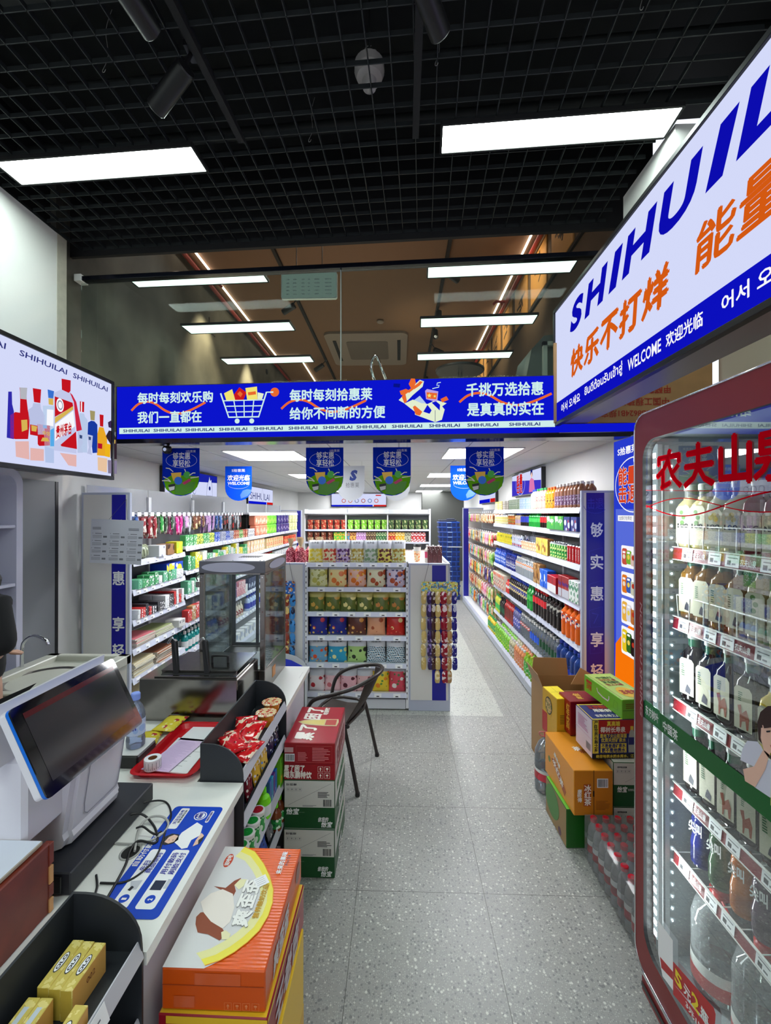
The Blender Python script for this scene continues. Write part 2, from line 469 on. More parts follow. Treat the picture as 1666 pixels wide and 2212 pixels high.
b=MB();b.M=FAC;b.box(-2.5,2.2,-1.75,-1.3,4.15,4.5,DUCT);tag(b.build('air_duct'),'dark painted duct crossing above the black grid ceiling','duct')
b=MB();b.M=FAC;b.tube([(-2.5,-.5,4.2),(2.2,-.55,4.2)], .035,DUCT);b.tube([(-2.5,-.8,4.3),(2.2,-.8,4.3)], .02,DUCT)
tag(b.build('pipe'),'dark painted pipes running above the black grid ceiling','pipe')
WIRE=mat('thin pale wire',(150,150,145),0.5)
for i,(x,y,l)in enumerate(((0.23,-1.2, .28),(-1.3,-1.3, .3),(0.75,-1.5, .32),(1.05,-1.35, .3),(1.45,-1.45, .3),(-0.45,-.85, .25),(0.30,-1.62, .3),(-1.28,-1.75, .3))):
 p=FAC@Vector((x,y,3.84))
 b=MB(p);b.tube(smooth_path([(p.x+ .03,p.y+ .02,3.84+l),(p.x+ .015,p.y,3.84+l* .6),(p.x+ .02,p.y+ .01,3.84+l* .25),(p.x,p.y,3.835),(p.x+ .008,p.y,3.828),(p.x+ .014,p.y,3.84)],4), .0012,WIRE,5)
 tag(b.build('hanger_wire'),'thin bent wire dangling through the black grid ceiling','wire','loose hanger wires of the grid ceiling')
def long_light(cx,cy,rz,label,z=3.822,L=1.2,W=.185,mt=PANEL):
 t=thing('panel_light',label,'ceiling light',(cx,cy,z),rz)
 f=MB();
 for s_ in(-1,1):f.box(-L/2,L/2,s_*W/2- .006,s_*W/2+ .006,-.004, .02,BLACKM);f.box(s_*L/2- .006,s_*L/2+ .006,-W/2,W/2,-.004, .02,BLACKM)
 f.box(-L/2,L/2,-W/2,W/2, .012, .02,BLACKM);f.build('frame',t)
 g=MB();g.box(-L/2+ .006,L/2- .006,-W/2+ .006,W/2- .006,0, .01,mt);g.build('diffuser',t)
 return t
long_light(-1.74,2.49,-.058,'long white panel light under the black grid ceiling, left side')
long_light(0.83,2.335,-.058,'long white panel light under the black grid ceiling, right side by the big lightbox')
long_light(-1.74,0.0,-.058,'long white panel light of the front zone behind the viewer, left')
long_light(0.83,-0.15,-.058,'long white panel light of the front zone behind the viewer, right')
long_light(-0.4,-1.5,-.058,'long white panel light by the entrance behind the viewer')
def spot(p0,p1,r,label,stem_to=None,m=BLACK,name='track_spotlight',lens=True):
 p0,p1=Vector(p0),Vector(p1);d=(p1-p0);L=d.length;q=d.to_track_quat('Z','Y').to_matrix().to_4x4()
 t=thing(name,label,'spotlight',p0)
 b=MB();b.M=q;b.lathe([(r* .9,0),(r, .006),(r,L- .004),(r* .93,L),(r* .86,L),(r* .82,L- .012),(r* .5,L- .02)],20,m);b.build('housing',t)
 if lens:
  b=MB();b.M=q;b.lathe([(r* .8,L- .016),(r* .5,L- .01),(0.001,L- .008)],16,CHROME,cap=False);b.build('lens',t)
 if stem_to:
  s_=Vector(stem_to)-p0;mid=d.normalized()*L* .3
  b=MB();b.tube([mid,s_], .009,m);b.box(s_.x- .02,s_.x+ .02,s_.y- .04,s_.y+ .04,s_.z- .01,s_.z+ .015,m);b.build('bracket',t)
 return t
spot((-1.02,1.50,3.72),(-0.975,1.69,3.695), .042,'black cylinder spotlight at the top left edge of the picture',(-1.0,1.58,3.84))
spot((-0.91,1.83,3.70),(-1.10,1.93,3.62), .042,'black cylinder spotlight tilted down left above the left panel light',(-0.92,1.9,3.84))
spot((0.05,1.52,3.72),(0.165,1.71,3.67), .042,'black cylinder spotlight at the top centre right of the picture',(0.08,1.6,3.84))
for(x0,y0,x1,y1,lb)in((-1.0, .4,-.86,2.35,'left'),(0.07, .4,0.09,2.35,'right')):
 b=MB();b.prism([(x0- .017,y0,3.815),(x0+ .017,y0,3.815),(x1+ .017,y1,3.815),(x1- .017,y1,3.815)],(0,0, .03),BLACKM)
 tag(b.build('light_track'),'black light track on the grid ceiling carrying the %s spotlight'%lb,'light track')
t=thing('smoke_detector','round white ceiling detector showing through the black grid','detector',(-0.145,2.13,3.93))
b=MB();b.lathe([(.055, .09),(.072, .07),(.074, .03),(.062, .0),(.035,-.012),(.032,-.05),(.012,-.062),(.0005,-.064)],24,mat('aged white plastic',(190,186,180), .5));b.build('body',t)
b=MB();b.tube(smooth_path([(.0,0, .09),(.02,0, .14),(.04,0, .12),(.045, .01, .06)],5), .002,WIRE,5);b.tube(smooth_path([(-.03,0, .08),(-.02,0, .15),(.01,0, .16)],5), .002,WIRE,5);b.tube([(0,0, .09),(0,0, .6)], .006,DUCT,6);b.build('cable',t)
b=MB();b.box(-2.72,-2.58,3.19,14,2.46,5.0,CONC);struct(b.build('wall_left'),'grey trowelled concrete wall of the hall mirrored in the glass')  # hall behind the pane: the glass reflection built as solid geometry
b=MB();b.box(1.62,1.74,3.2,14,2.5,5.0,mat('brown trowelled wall',(92,74,58), .8,noise=.3,nscale=2));struct(b.build('wall_right'),'brown wall of the hall mirrored in the glass')
b=MB();b.box(-2.7,1.74,3.3,14,4.9,5.0,BROWN);struct(b.build('ceiling'),'brown ceiling of the hall mirrored in the glass')
b=MB();b.box(-2.7,1.74,13.9,14,2.4,5.0,mat('dark brown wall',(52,42,36), .8));struct(b.build('wall_back'),'dark end wall of the hall mirrored in the glass')
b=MB();b.box(-2.7,1.74,3.5,14,2.42,2.46,WALLW);struct(b.build('trim_4'),'unseen top of the shop ceiling, white to bounce light')  # out of view, painted white to bounce light up into the hall
for i,(x,y,s_)in enumerate(((-1.745,3.735,'left'),(0.84,3.64,'right'),(-1.755,4.71,'left'),(0.83,4.62,'right'),(-1.74,5.72,'left'),(0.84,5.64,'right'))):
 long_light(x,y,-.045,'white panel light mirrored in the glass above the header, %s side, %s'%(s_,('first row','second row','third row')[i//2]),3.822,1.2,(.15, .19)[i%2]if i<2 else .22,emat('mirrored panel light',(226,255,240),2.6))  # reflections of panel lights in the pane, built as glowing panels
LED=emat('warm led strip',(255,238,215),5.0)
b=MB();b.box(-2.415,-2.395,3.4,8.5,4.87,4.885,LED);b.box(-2.4,-1.96,8.49,8.51,4.87,4.885,LED);b.box(-1.97,-1.95,8.5,10.3,4.87,4.885,LED)
tag(b.build('led_strip'),'thin white light line on the brown ceiling, left, with a kink','light strip')
b=MB();b.box(1.457,1.477,4.2,8.4,4.87,4.885,LED);tag(b.build('led_strip'),'thin white light line on the brown ceiling, right','light strip')
PIPER=mat('dark red sprinkler pipe',(120,26,16), .5)
b=MB();b.tube([(-2.52,3.4,4.84),(-2.52,10,4.84)], .028,PIPER);b.tube([(-2.52,5.7,4.84),(-2.4,5.7,4.84),(-2.35,5.7,4.80)], .018,PIPER)
tag(b.build('sprinkler_pipe'),'dark red pipe under the brown ceiling along the concrete wall','pipe')
b=MB();b.tube([(1.545,3.5,4.83),(1.545,10,4.83)], .028,PIPER)
for y in(4.55,6.3,8.2):b.tube([(1.545,y,4.83),(1.40,y,4.84),(1.36,y,4.80)], .02,PIPER);b.tube([(1.48,y,4.84),(1.48,y,4.78)], .012,PIPER)
tag(b.build('sprinkler_pipe'),'red sprinkler pipe with branches along the calligraphy panels','pipe')
for x,y0,y1,lb in((-1.47,3.5,11,'left'),(0.58,3.5,11,'right')):
 b=MB();b.box(x- .02,x+ .02,y0,y1,4.86,4.9,BLACKM);tag(b.build('light_track'),'black light track on the brown ceiling, %s of the glass joint'%lb,'light track')
HS=[((.60,5.35,4.74),(.74,5.45,4.70),'highest, beside the steel beam'),((.60,6.55,4.83),(.60,6.55,4.66),'upright by the glow'),((.60,7.2,4.8),(.60,7.1,4.66),'second upright one'),((.64,7.9,4.76),(.80,8.0,4.73),'pointing at the calligraphy'),((.60,9.6,4.8),(.60,9.6,4.66),'farthest back')]
for p0,p1,lb in HS:spot(p0,p1, .045,'black spotlight on the right track of the brown ceiling, %s'%lb,(.58,p0[1],4.87))
for p0,p1,lb in(((-1.5,6.2,4.78),(-1.68,6.25,4.70),'below the pale sign'),((-1.52,8.7,4.78),(-1.7,8.75,4.68),'beside the third panel light')):
 spot(p0,p1, .045,'small black spotlight on the left track of the brown ceiling, %s'%lb,(-1.47,p0[1],4.87))
CALB=mat('lit amber calligraphy board',(176,128,66), .6,noise=.15,nscale=4);CALI=mat('brush ink',(48,34,22), .7)
random.seed(3)
for k in range(8):
 y=4.05+k* .72
 t=thing('calligraphy_panel','amber calligraphy wall panel mirrored in the glass, number %s from the front'%('one two three four five six seven eight'.split()[k]),'wall panel',(1.62,y,4.3),group=None)
 b=MB(t.location);b.box(1.60,1.62,y,y+ .56,4.3,4.84,CALB, .004);b.build('board',t)
 c=MB(t.location);o=(1.5995,y+ .28,4.57);u=(0,-1,0);w=(0,0,1)
 for q in range(7):
  a=random.uniform(-.5, .5)+(PI/2 if q%2 else 0);cx,cy=random.uniform(-.09, .09),random.uniform(-.12, .12);L=random.uniform(.05, .13)
  c.stroke([(cx-L*math.cos(a),cy-L*math.sin(a)),(cx,cy+ .01),(cx+L*math.cos(a),cy+L*math.sin(a))],random.uniform(.02, .04),CALI,o,u,w)
 c.build('brush_character',t)
b=MB();b.box(1.595,1.62,3.5,10,4.24,4.275,BLACKM);tag(b.build('picture_rail'),'black rail under the calligraphy panels','rail')
def spotlight(name,loc,target,power,size,col=(1, .78, .5),blend=.8):
 l=bpy.data.lights.new(name,'SPOT');l.energy=power;l.spot_size=R(size);l.spot_blend=blend;l.color=col;l.shadow_soft_size= .04
 o=bpy.data.objects.new(name,l);COL.objects.link(o);o.location=loc
 o.rotation_euler=(Vector(target)-Vector(loc)).to_track_quat('-Z','Y').to_euler();return o
spotlight('hall spot beam',(-2.2,5.6,4.72),(-2.6,5.7,3.3),280,66)
spotlight('hall spot beam',(-2.2,7.3,4.72),(-2.6,7.4,3.2),420,60)
spotlight('hall spot beam',(-2.25,9.4,4.72),(-2.6,9.5,3.2),300,56)
spotlight('hall spot beam',(-1.6,6.5,4.7),(-2.6,6.6,4.2),26,100)
spotlight('hall spot beam',(-1.5,5.0,4.80),(-2.6,4.2,3.7),12,80,(.85, .95,1))  # added cool beam, stands in for front panel light on the concrete
for y in(5.0,6.6,8.2):spotlight('hall spot beam',(.8,y,4.72),(1.6,y+ .2,4.5),60,75)
spotlight('hall spot beam',(.3,6.9,4.0),(.45,6.9,4.9),10,100)  # unseen uplight added for the glow on the brown ceiling
spotlight('hall spot beam',(.9,4.2,3.9),(1.0,4.2,4.9),14,90)  # another added uplight, no fixture here
for y in(4.6,7.2,10):spotlight('added hall fill',(-.5,y,4.8),(-.5,y+ .1,2.4),150,140,(1, .86, .7))  # unseen fill lamps added to brighten the mirrored hall
b=MB((-2.6,5.9,4.3));b.box(-2.6,-2.57,5.82,6.02,4.26,4.46,mat('dark box',(60,52,44), .5), .006);tag(b.build('wall_box'),'small dark square box on the grey concrete wall mirrored in the glass','wall box')
b=MB((-2.6,8,4.3));b.lathe([(.05,-2.6),(.05,-2.57),(.04,-2.56)],16,BLACKM,c=(0,8.4,4.55),axis='x');tag(b.build('wall_sensor'),'small round dark sensor high on the concrete wall','sensor')
t=thing('hanging_sign','pale green rectangular sign with faint mirrored marks reflected in the glass','sign',(-.83,4.0,3.77))
b=MB(t.location);b.M=Matrix.Identity(4);pl=[(p[0],3.99,p[1])for p in rrect(-1.09,3.775,-.57,4.02, .02)]
b.prism(pl,(0, .03,0),mat('sign rim',(200,214,204), .3),None);b.build('rim',t)
pl=[(p[0],3.987,p[1])for p in rrect(-1.08,3.785,-.58,4.01, .015)]
b=MB(t.location);b.prism(pl,(0, .004,0),emat('sign face',(130,152,142), .55))  # slight glow imitates the sign's pale reflection in the pane
mk=mat('sign marks',(170,190,180), .5)
for q,(x,w_)in enumerate(((-1.04, .03),(-.98, .035),(-.90, .03),(-.84, .02),(-.78, .05),(-.68, .06))):
 for z in range(5):b.poly([(x,3.985,3.81+z* .034),(x+w_,3.985,3.81+z* .034),(x+w_* .9,3.985,3.82+z* .034),(x,3.985,3.82+z* .034)],mk)
b.build('face',t)
b=MB(t.location)
for x in(-.95,-.71):b.tube([(x,4.0,4.02),(x,4.0,4.9)], .004,BLACKM,6)
b.build('hanger',t)
t=thing('air_conditioner','dim ceiling cassette air conditioner on the brown ceiling mirrored at the glass joint','air conditioner',(-.55,8.2,4.9))
ACM=mat('dim white plastic',(130,118,108), .5)
b=MB(t.location);b.prism([(p[0],p[1],4.86)for p in rrect(-1.3,7.4, .15,9.0, .12)],(0,0, .04),ACM);b.build('panel',t)
b=MB(t.location);b.prism([(p[0],p[1],4.855)for p in rrect(-.95,7.75,-.2,8.65, .06)],(0,0, .01),mat('grille',(96,86,78), .6))
b.build('grille',t)
b=MB(t.location)
for s_ in(-1.15, .0):b.box(s_- .03,s_+ .03,7.7,8.7,4.853,4.862,BLACKM)
b.build('vane',t)
b=MB((-.3,7.0,4.9));b.lathe([(.06,-.02),(.05,-.035),(.02,-.04)],16,ACM,c=(-.3,7.0,4.9));tag(b.build('smoke_detector'),'tiny round detector in the middle of the brown ceiling','detector')
t=thing('chrome_rail','bent shiny chrome rail mirrored above the blue header','rail',(-.2,5.2,2.46))
b=MB(t.location)
b.tube(smooth_path([(-.17,5.4,2.46),(-.22,5.3,3.2),(-.31,5.2,3.42),(-.33,5.2,3.58),(-.30,5.2,3.66),(-.26,5.2,3.66),(-.20,5.2,3.5),(-.12,5.3,3.3),(.0,5.4,2.95),(.04,5.4,2.46)],5), .018,CHROME);b.build('rail',t)
t=thing('disc_table','dark round disc on a thin pole mirrored above the header, right of the chrome rail','table',(.78,5.6,2.46))
b=MB();b.lathe([(.3,1.14),(.31,1.15),(.31,1.17),(.28,1.18),(.001,1.19)],32,BLACK);b.build('top',t)
b=MB();b.tube([(-.02,0,0),(-.02,0,1.14)], .012,CHROME);b.tube([(.02,0,0),(.02,0,1.14)], .012,CHROME);b.build('pole',t)
t=thing('grey_cabinet','grey rounded cabinet with a pale window frame mirrored above the header, by the lightbox','cabinet',(1.38,4.1,2.46))
b=MB(t.location);b.prism([(1.12,4.3,2.46),(1.6,4.3,2.46),(1.6,4.3,3.55),(1.42,4.3,3.53),(1.3,4.3,3.40)],(0, .5,0),mat('grey green plastic',(84,90,84), .5));b.build('body',t)
b=MB(t.location);fr=mat('pale frame',(168,176,166), .4)
b.box(1.40,1.44,4.26,4.30,2.5,3.46,fr);b.box(1.40,1.6,4.26,4.30,3.42,3.46,fr);b.build('window_frame',t)
LB_WHITE=emat('back-lit white film',(216,222,254),0.98)
LB_BLUE=emat('back-lit blue film',(12,22,214),0.92)
LB_MINT=emat('back-lit pale film',(214,246,242),0.95)
LB_ORANGE=emat('back-lit orange film',(246,112,50),0.9)
LB_PALE=emat('back-lit cream film',(234,246,214),0.95)
LB_YEL=emat('back-lit yellow film',(250,236,120),0.95)
LB_RED=emat('back-lit red film',(214,30,30),0.9)
LB_NAVY=emat('back-lit navy film',(26,38,130),0.7)
LB_DEEP=emat('back-lit deep blue ink',(14,14,190),0.85)
LB_ORG2=emat('back-lit burnt orange ink',(226,96,20),0.88)
DARKFR=mat('dark bronze frame',(46,46,50),0.35,metal=0.6)
def E(name,c,s=0.9):return emat('film '+name,c,s)
def HP(px,py):
 a=(px-862)/940.0;X=a*3.19/(1+ .054*a);Y=3.19- .054*X
 return(X/math.cos(.054),1.79+(1109-py)/940.0*Y)
t=thing('header_lightbox','long blue illuminated header sign with white slogans over the shop opening','lightbox sign',(0,3.19,2.36),-.054)
o=Vector((0,-.001,-2.36));u=Vector((1,0,0));w=Vector((0,0,1))
b=MB();b.box(-2.2,1.14,0, .14,0, .415,DARKFR);b.box(1.14,1.72,0, .14, .02, .06,DARKFR);b.box(-2.2,1.72,-.004, .14,-.03,0.0,mat('polished dark trim',(40,42,54), .15,metal=.8));b.build('casing',t)
b=MB();b.poly([(-2.19,2.365),(1.125,2.365),(1.125,2.77),(-2.19,2.77)],LB_BLUE,o,u,w);b.poly([(1.125,2.365),(1.72,2.365),(1.72,2.424),(1.125,2.424)],LB_BLUE,o,u,w)
b.poly([(-2.17,2.405),(1.112,2.405),(1.112,2.452),(-2.17,2.452)],LB_MINT,o+Vector((0,-.001,0)),u,w)
o2=o+Vector((0,-.002,0));o3=o+Vector((0,-.003,0));o4=o+Vector((0,-.004,0));o5=o+Vector((0,-.005,0))
b.build('blue_face',t)
b=MB()
for px,wd in((255,59),(323,62),(394,64),(469,62),(545,64),(622,63),(697,64),(770,64),(847,65),(927,66),(1009,66),(1098,66)):
 x0,z0=HP(px,932-(px-255)* .0165);x1,_=HP(px+wd,920)
 b=MB();b.text('SHIHUILAI',LB_NAVY,o2+u*x0+w*(2.416),u,w, .024,wfit=x1-x0,bold=.02,fit=True);b.build('name_strip_lettering',t)
b=MB()
def htext(s,pl,pr,pyt,pyb,mt=LB_MINT,bo=.025):
 x0,z0=HP(pl,pyb);x1,_=HP(pr,pyb);_,z1=HP(pl,pyt)
 b.text(s,mt,o4+u*x0+w*z0,u,w,z1-z0,wfit=x1-x0,bold=bo,fit=True)
for aa in(('每时每刻欢乐购',288,455,844,868),('我们一直都在',288,430,886,911),('每时每刻拾惠莱',625,804,840,866),('给你不间断的方便',625,832,879,905),('千挑万选拾惠',1007,1170,830,858),('是真真的实在',1009,1171,872,900)):
 b=MB();htext(*aa);b.build('slogan_lettering',t)
b=MB()
wv_=[(0,883),(15,869),(34,863.5),(53,868),(75,883),(96,890),(117,888),(138,880),(165,866)]
for(pl,sx_,yo)in((273.5,1,0),(606,1.12,-1.5),(992,1.19,-13)):
 pts=[HP(pl+q.x*sx_,q.y+yo)for q in smooth_path([(a_,c_,0)for a_,c_ in wv_],4)]
 b=MB();b.stroke(pts, .017,LB_ORANGE,o2,u,w);b.build('wave_ribbon',t)
b=MB()
def HPz(zx,zy):return HP(230+zx/3.332,800+zy/3.332)
def hpoly(pts,mt,oo=o2):b.poly([HPz(*p)for p in pts],mt,oo,u,w)
def hline(pts,wd,mt,oo=o4):b.stroke([HPz(*p)for p in pts],wd,mt,oo,u,w)
hpoly([(832,155),(892,125),(915,205),(850,208)],LB_YEL);hpoly([(905,165),(945,112),(998,150),(975,205),(915,205)],LB_RED);hpoly([(930,160),(950,140),(970,160),(955,185)],LB_ORANGE,o3)
hpoly([(990,118),(1075,108),(1080,200),(1003,205)],LB_YEL,o3);hpoly([(1008,150),(1066,142),(1068,165),(1012,172)],LB_ORANGE,o4);hpoly([(1080,150),(1125,160),(1112,200),(1080,200)],LB_PALE)
hline([(808,155),(868,330),(1088,328),(1145,150),(1195,150)], .012,LB_MINT)
for a_,c_ in(((832,210),(1125,205)),((848,250),(1112,248)),((860,292),(1100,290)),((905,208),(928,330)),((980,208),(982,330)),((1052,208),(1040,330))):hline([a_,c_], .008,LB_MINT)
for c_ in((930,358),(1037,358)):b.disc(HPz(*c_), .019,LB_MINT,o4,u,w)
b.disc(HPz(1205,150), .034,LB_ORANGE,o3,u,w);hline([(1150,150),(1195,150)], .008,LB_MINT,o5)
b.build('trolley_drawing',t)
b=MB()
def HPg(zx,zy):return HP(700+zx/3.332,800+zy/3.332)
def gp(pts,mt,oo=o2):b.poly([HPg(*p)for p in pts],mt,oo,u,w)
gp([(580,240),(655,300),(655,320),(800,375),(848,358),(868,285),(850,262),(882,240),(805,215),(745,245),(640,212)],LB_PALE)
gp([(538,215),(690,70),(720,82),(710,120),(640,180),(582,240)],LB_PALE,o3)
gp([(560,190),(585,160),(598,225),(580,240)],LB_ORANGE,o4);gp([(600,150),(690,85),(700,95),(612,165)],LB_ORANGE,o4)
gp([(545,150),(590,135),(622,150),(580,180),(555,178)],LB_ORANGE,o5);gp([(610,100),(628,60),(655,62),(662,95),(635,145)],LB_ORANGE,o5);gp([(655,120),(690,80),(712,85),(690,112),(648,140)],LB_ORANGE,o5)
gp([(640,265),(655,255),(708,300),(690,328),(660,320)],LB_ORANGE,o4);gp([(838,210),(880,190),(896,215),(850,235)],LB_ORANGE,o4)
gp([(728,150),(742,137),(822,155),(815,225),(800,228),(735,210)],E('lilac',(200,170,240)),o4);gp([(738,160),(815,168),(808,212),(740,205)],LB_ORANGE,o5)
for cx,cy,rr in((758,185, .018),(797,190, .012)):
 c=HPg(cx,cy);b.poly([(c[0]+(rr if k%2==0 else rr* .45)*math.sin(k*PI/5),c[1]+(rr if k%2==0 else rr* .45)*math.cos(k*PI/5))for k in range(10)],LB_YEL,o5+Vector((0,-.001,0)),u,w)
gp([(650,215),(690,185),(735,240),(700,238)],E('paper blue',(190,215,250)),o3);gp([(715,300),(745,250),(775,290),(760,315)],LB_BLUE,o3);gp([(775,235),(805,225),(835,250),(832,292)],LB_BLUE,o3)
b.stroke([HPg(*p)for p in((780,135),(800,130),(825,125),(828,110),(812,112),(815,95),(840,90))], .006,LB_MINT,o4,u,w)
gp([(502,95),(550,98),(545,125),(500,120)],E('ghost ticket',(10,24,160), .7),o3)
b.stroke([HPg(800,290),HPg(800,372)], .003,LB_NAVY,o3,u,w)
b.build('gift_box_drawing',t)
GLASSW=thin('clear glass pane',(238,244,242), .006, .02, .06)
b=MB();b.M=FAC;b.box(-2.54,-.448, .06, .068,2.79,3.63,GLASSW);struct(b.build('window_1'),'glass pane over the header, left of the joint')
b=MB();b.M=FAC;b.box(-.438,1.66, .06, .068,2.79,3.63,GLASSW);struct(b.build('window_2'),'glass pane over the header, right of the joint')
b=MB();b.M=FAC;b.box(-.447,-.439, .055, .073,2.79,3.63,mat('glass joint sealant',(150,155,150), .4));struct(b.build('trim_5'))
t=thing('steel_beam','thin black shiny steel beam across the glass under the grid ceiling','beam',fac(0,0,3.632),-.054)
b=MB();b.box(-2.56,1.7, .03, .09,0, .035,mat('glossy black steel',(22,24,34), .15,metal=.5), .003);b.build('tube',t)
b=MB();b.box(-2.57,-2.51, .02, .10,-.006, .048,WHITE, .003);b.build('bracket',t)
t=thing('bottle_lightbox','white illuminated sign with spirit bottles printed on it, high on the left','lightbox sign',(-2.3,2.6,2.05))
b=MB(t.location);b.box(-2.5,-2.112,1.75,3.12,2.07,2.72,LOWG);b.build('casing',t)
b=MB(t.location)
for(y0,y1,z0,z1)in((1.75,3.14,2.035,2.062),(1.75,3.14,2.735,2.76),(3.118,3.14,2.062,2.735),(1.75,1.772,2.062,2.735)):b.box(-2.125,-2.094,y0,y1,z0,z1,DARKFR, .002)
b.build('frame',t)
o=Vector((-2.105,0,0));u=Vector((0,1,0));w=Vector((0,0,1))
b=MB(t.location);b.poly([(1.77,2.06),(3.12,2.06),(3.12,2.737),(1.77,2.737)],LB_WHITE,o,u,w);b.build('lit_face',t)
def OX(k):return o+Vector((.001*k,0,0))
def TV(zx,zy):
 px,py=zx/6.146,700+zy/6.146;a=(862-px)/940.0;Y=2.105/a
 return(Y,1.79+(1109-py)/940.0*Y)
b=MB(t.location)
for(y0,y1)in((1.93,2.26),(2.345,2.69),(2.742,3.075)):
 b.text('SHIHUILAI',E('sign navy',(52,58,140), .75),OX(1)+u*y0+w*(2.667 if y0>2 else 2.667),u,w, .034,wfit=y1-y0,bold=.015,fit=True,shear=.1)
tv_name=b.build('name_lettering',t)
def bottle_art(name,polys):
 bb=MB(t.location)
 for k,(pts,mt)in enumerate(polys):bb.poly([TV(*p)for p in pts],mt,OX(1+k* .5),u,w)
 bb.build(name,t)
rd=E('bottle red',(206,22,34));gl=E('glass ghost',(196,204,240));gd=E('gold',(226,190,90));wh=E('white',(250,250,255),1.0)
bottle_art('printed_bottle',[([(-40,850),(10,850),(15,1020),(40,1120),(40,1500),(-60,1480)],E('violet blue',(52,46,180)))])
bottle_art('printed_bottle',[([(118,795),(225,800),(218,860),(218,960),(235,1100),(265,1240),(240,1500),(60,1500),(-10,1480),(-10,1170),(60,1130),(125,1140),(128,950),(125,860)],rd),([(122,795),(225,800),(214,960),(132,950)],E('silver',(190,192,200))),([(140,1240),(225,1235),(230,1370),(150,1400)],gd)])
bottle_art('printed_bottle',[([(310,1010),(410,1015),(420,1090),(475,1180),(470,1440),(265,1440),(240,1100),(300,1060)],gl),([(302,805),(420,825),(408,1010),(320,995)],rd),([(265,1300),(370,1320),(375,1460),(265,1440)],rd),([(280,1310),(365,1330),(350,1400),(285,1390)],gd)])
bottle_art('printed_bottle',[([(445,1045),(605,1050),(600,1640),(470,1600)],E('ice blue',(200,220,250))),([(510,825),(600,850),(590,950),(520,940)],E('cap blue',(60,120,220))),([(520,945),(588,952),(588,1040),(525,1030)],gd),([(500,1095),(592,1105),(590,1330),(495,1310)],wh),([(545,1380),(598,1350),(600,1600),(545,1600)],E('clear blue',(90,180,245)))])
bottle_art('printed_bottle',[([(605,870),(700,830),(830,860),(865,960),(880,1100),(915,1640),(915,1700),(600,1655)],E('porcelain',(206,212,248))),([(610,920),(858,1010),(868,1060),(612,1200)],rd),([(612,1210),(865,1055),(868,1100),(612,1290)],gd),([(612,1305),(868,1115),(890,1330),(615,1530)],wh),([(690,1580),(905,1400),(918,1640),(700,1600)],rd),([(700,680),(828,705),(825,850),(800,875),(705,830)],rd),([(815,870),(850,900),(905,1000),(985,1380),(910,1400),(870,1000)],E('ribbon',(214,40,70)))])
bb=MB(t.location);y0,z0=TV(620,1480);bb.text('贵州茅台',rd,OX(6)+u*y0+w*(z0+ .0),u,Vector((0, .0,1)), .062,wfit=.125,bold=.03,shear=0)
vv=bb.v;
for p in vv:p.z+=(p.y-y0)* .42
c_=TV(675,1040);bb.disc(c_, .030,wh,OX(6),u,w,ry=.042);bb.disc(c_, .022,E('seal grey',(150,150,170)),OX(6.5),u,w,ry=.030);bb.disc(c_, .016,wh,OX(7),u,w,ry=.022)
bb.build('label_lettering',t)
bottle_art('printed_box',[([(370,1295),(545,1320),(545,1590),(395,1595),(375,1570)],rd),([(445,1310),(500,1315),(500,1360),(450,1350)],E('stamp blue',(150,190,240))),([(415,1530),(440,1480),(510,1485),(535,1535)],gd)])
bb=MB(t.location);y0,z0=TV(438,1440);bb.text('中华',gd,OX(4)+u*y0+w*z0,u,w, .022,bold=.02);bb.build('box_lettering',t)
bottle_art('printed_bottle',[([(960,1150),(1022,1160),(1030,1200),(1068,1245),(1065,1690),(930,1680),(930,1380)],E('pale blue glass',(196,214,246))),([(960,990),(1022,1000),(1018,1140),(962,1130)],rd),([(975,995),(990,997),(990,1135),(975,1132)],wh)])
bottle_art('printed_glass',[([(930,1400),(1010,1430),(1005,1560),(985,1590),(1005,1690),(930,1690),(960,1590),(935,1540)],gl),([(955,1445),(995,1455),(992,1500),(958,1492)],E('badge',(60,80,130))),([(1062,1440),(1140,1460),(1130,1600),(1110,1630),(1130,1720),(1062,1700),(1085,1620)],gl),([(1080,1470),(1115,1478),(1112,1520),(1082,1515)],E('badge',(60,80,130)))])
bottle_art('printed_bottle',[([(1075,1280),(1120,1255),(1165,1265),(1205,1310),(1210,1690),(1140,1695),(1130,1600),(1070,1440)],E('cobalt',(26,62,170))),([(1100,1115),(1172,1128),(1165,1255),(1110,1245)],E('dull gold',(170,160,110)))])
bottle_art('printed_bottle',[([(1230,1340),(1290,1350),(1320,1440),(1340,1500),(1340,1740),(1200,1725),(1205,1440)],E('amber',(246,176,40))),([(1235,1170),(1290,1180),(1285,1340),(1240,1330)],rd),([(1210,1560),(1272,1570),(1270,1640),(1210,1630)],E('deep red',(190,20,50))),([(1305,1560),(1385,1580),(1380,1755),(1310,1740)],E('box yellow',(250,190,30)))])
bottle_art('printed_bottle',[([(1365,1390),(1425,1400),(1440,1440),(1475,1540),(1475,1780),(1390,1770),(1385,1570),(1320,1470)],E('dark brown',(60,44,56), .7)),([(1350,1280),(1390,1255),(1430,1290),(1425,1370),(1360,1345)],E('purple black',(70,50,96), .7)),([(1400,1500),(1455,1520),(1450,1570),(1400,1560)],gd)])
bottle_art('printed_reflection',[([(60,1530),(250,1530),(260,1780),(70,1740)],E('pale red',(240,190,186))),([(270,1620),(460,1640),(460,1800),(270,1790)],E('pale red',(240,190,186))),([(470,1600),(600,1640),(600,1830),(480,1820)],E('pale sky',(190,208,246))),([(680,1690),(912,1720),(912,1880),(800,1860)],E('pale red',(240,190,186))),([(1205,1750),(1340,1770),(1335,1960),(1210,1930)],E('pale orange',(244,206,170))),([(1345,1790),(1475,1800),(1470,1980),(1350,1970)],E('grey lilac',(140,130,160)))])
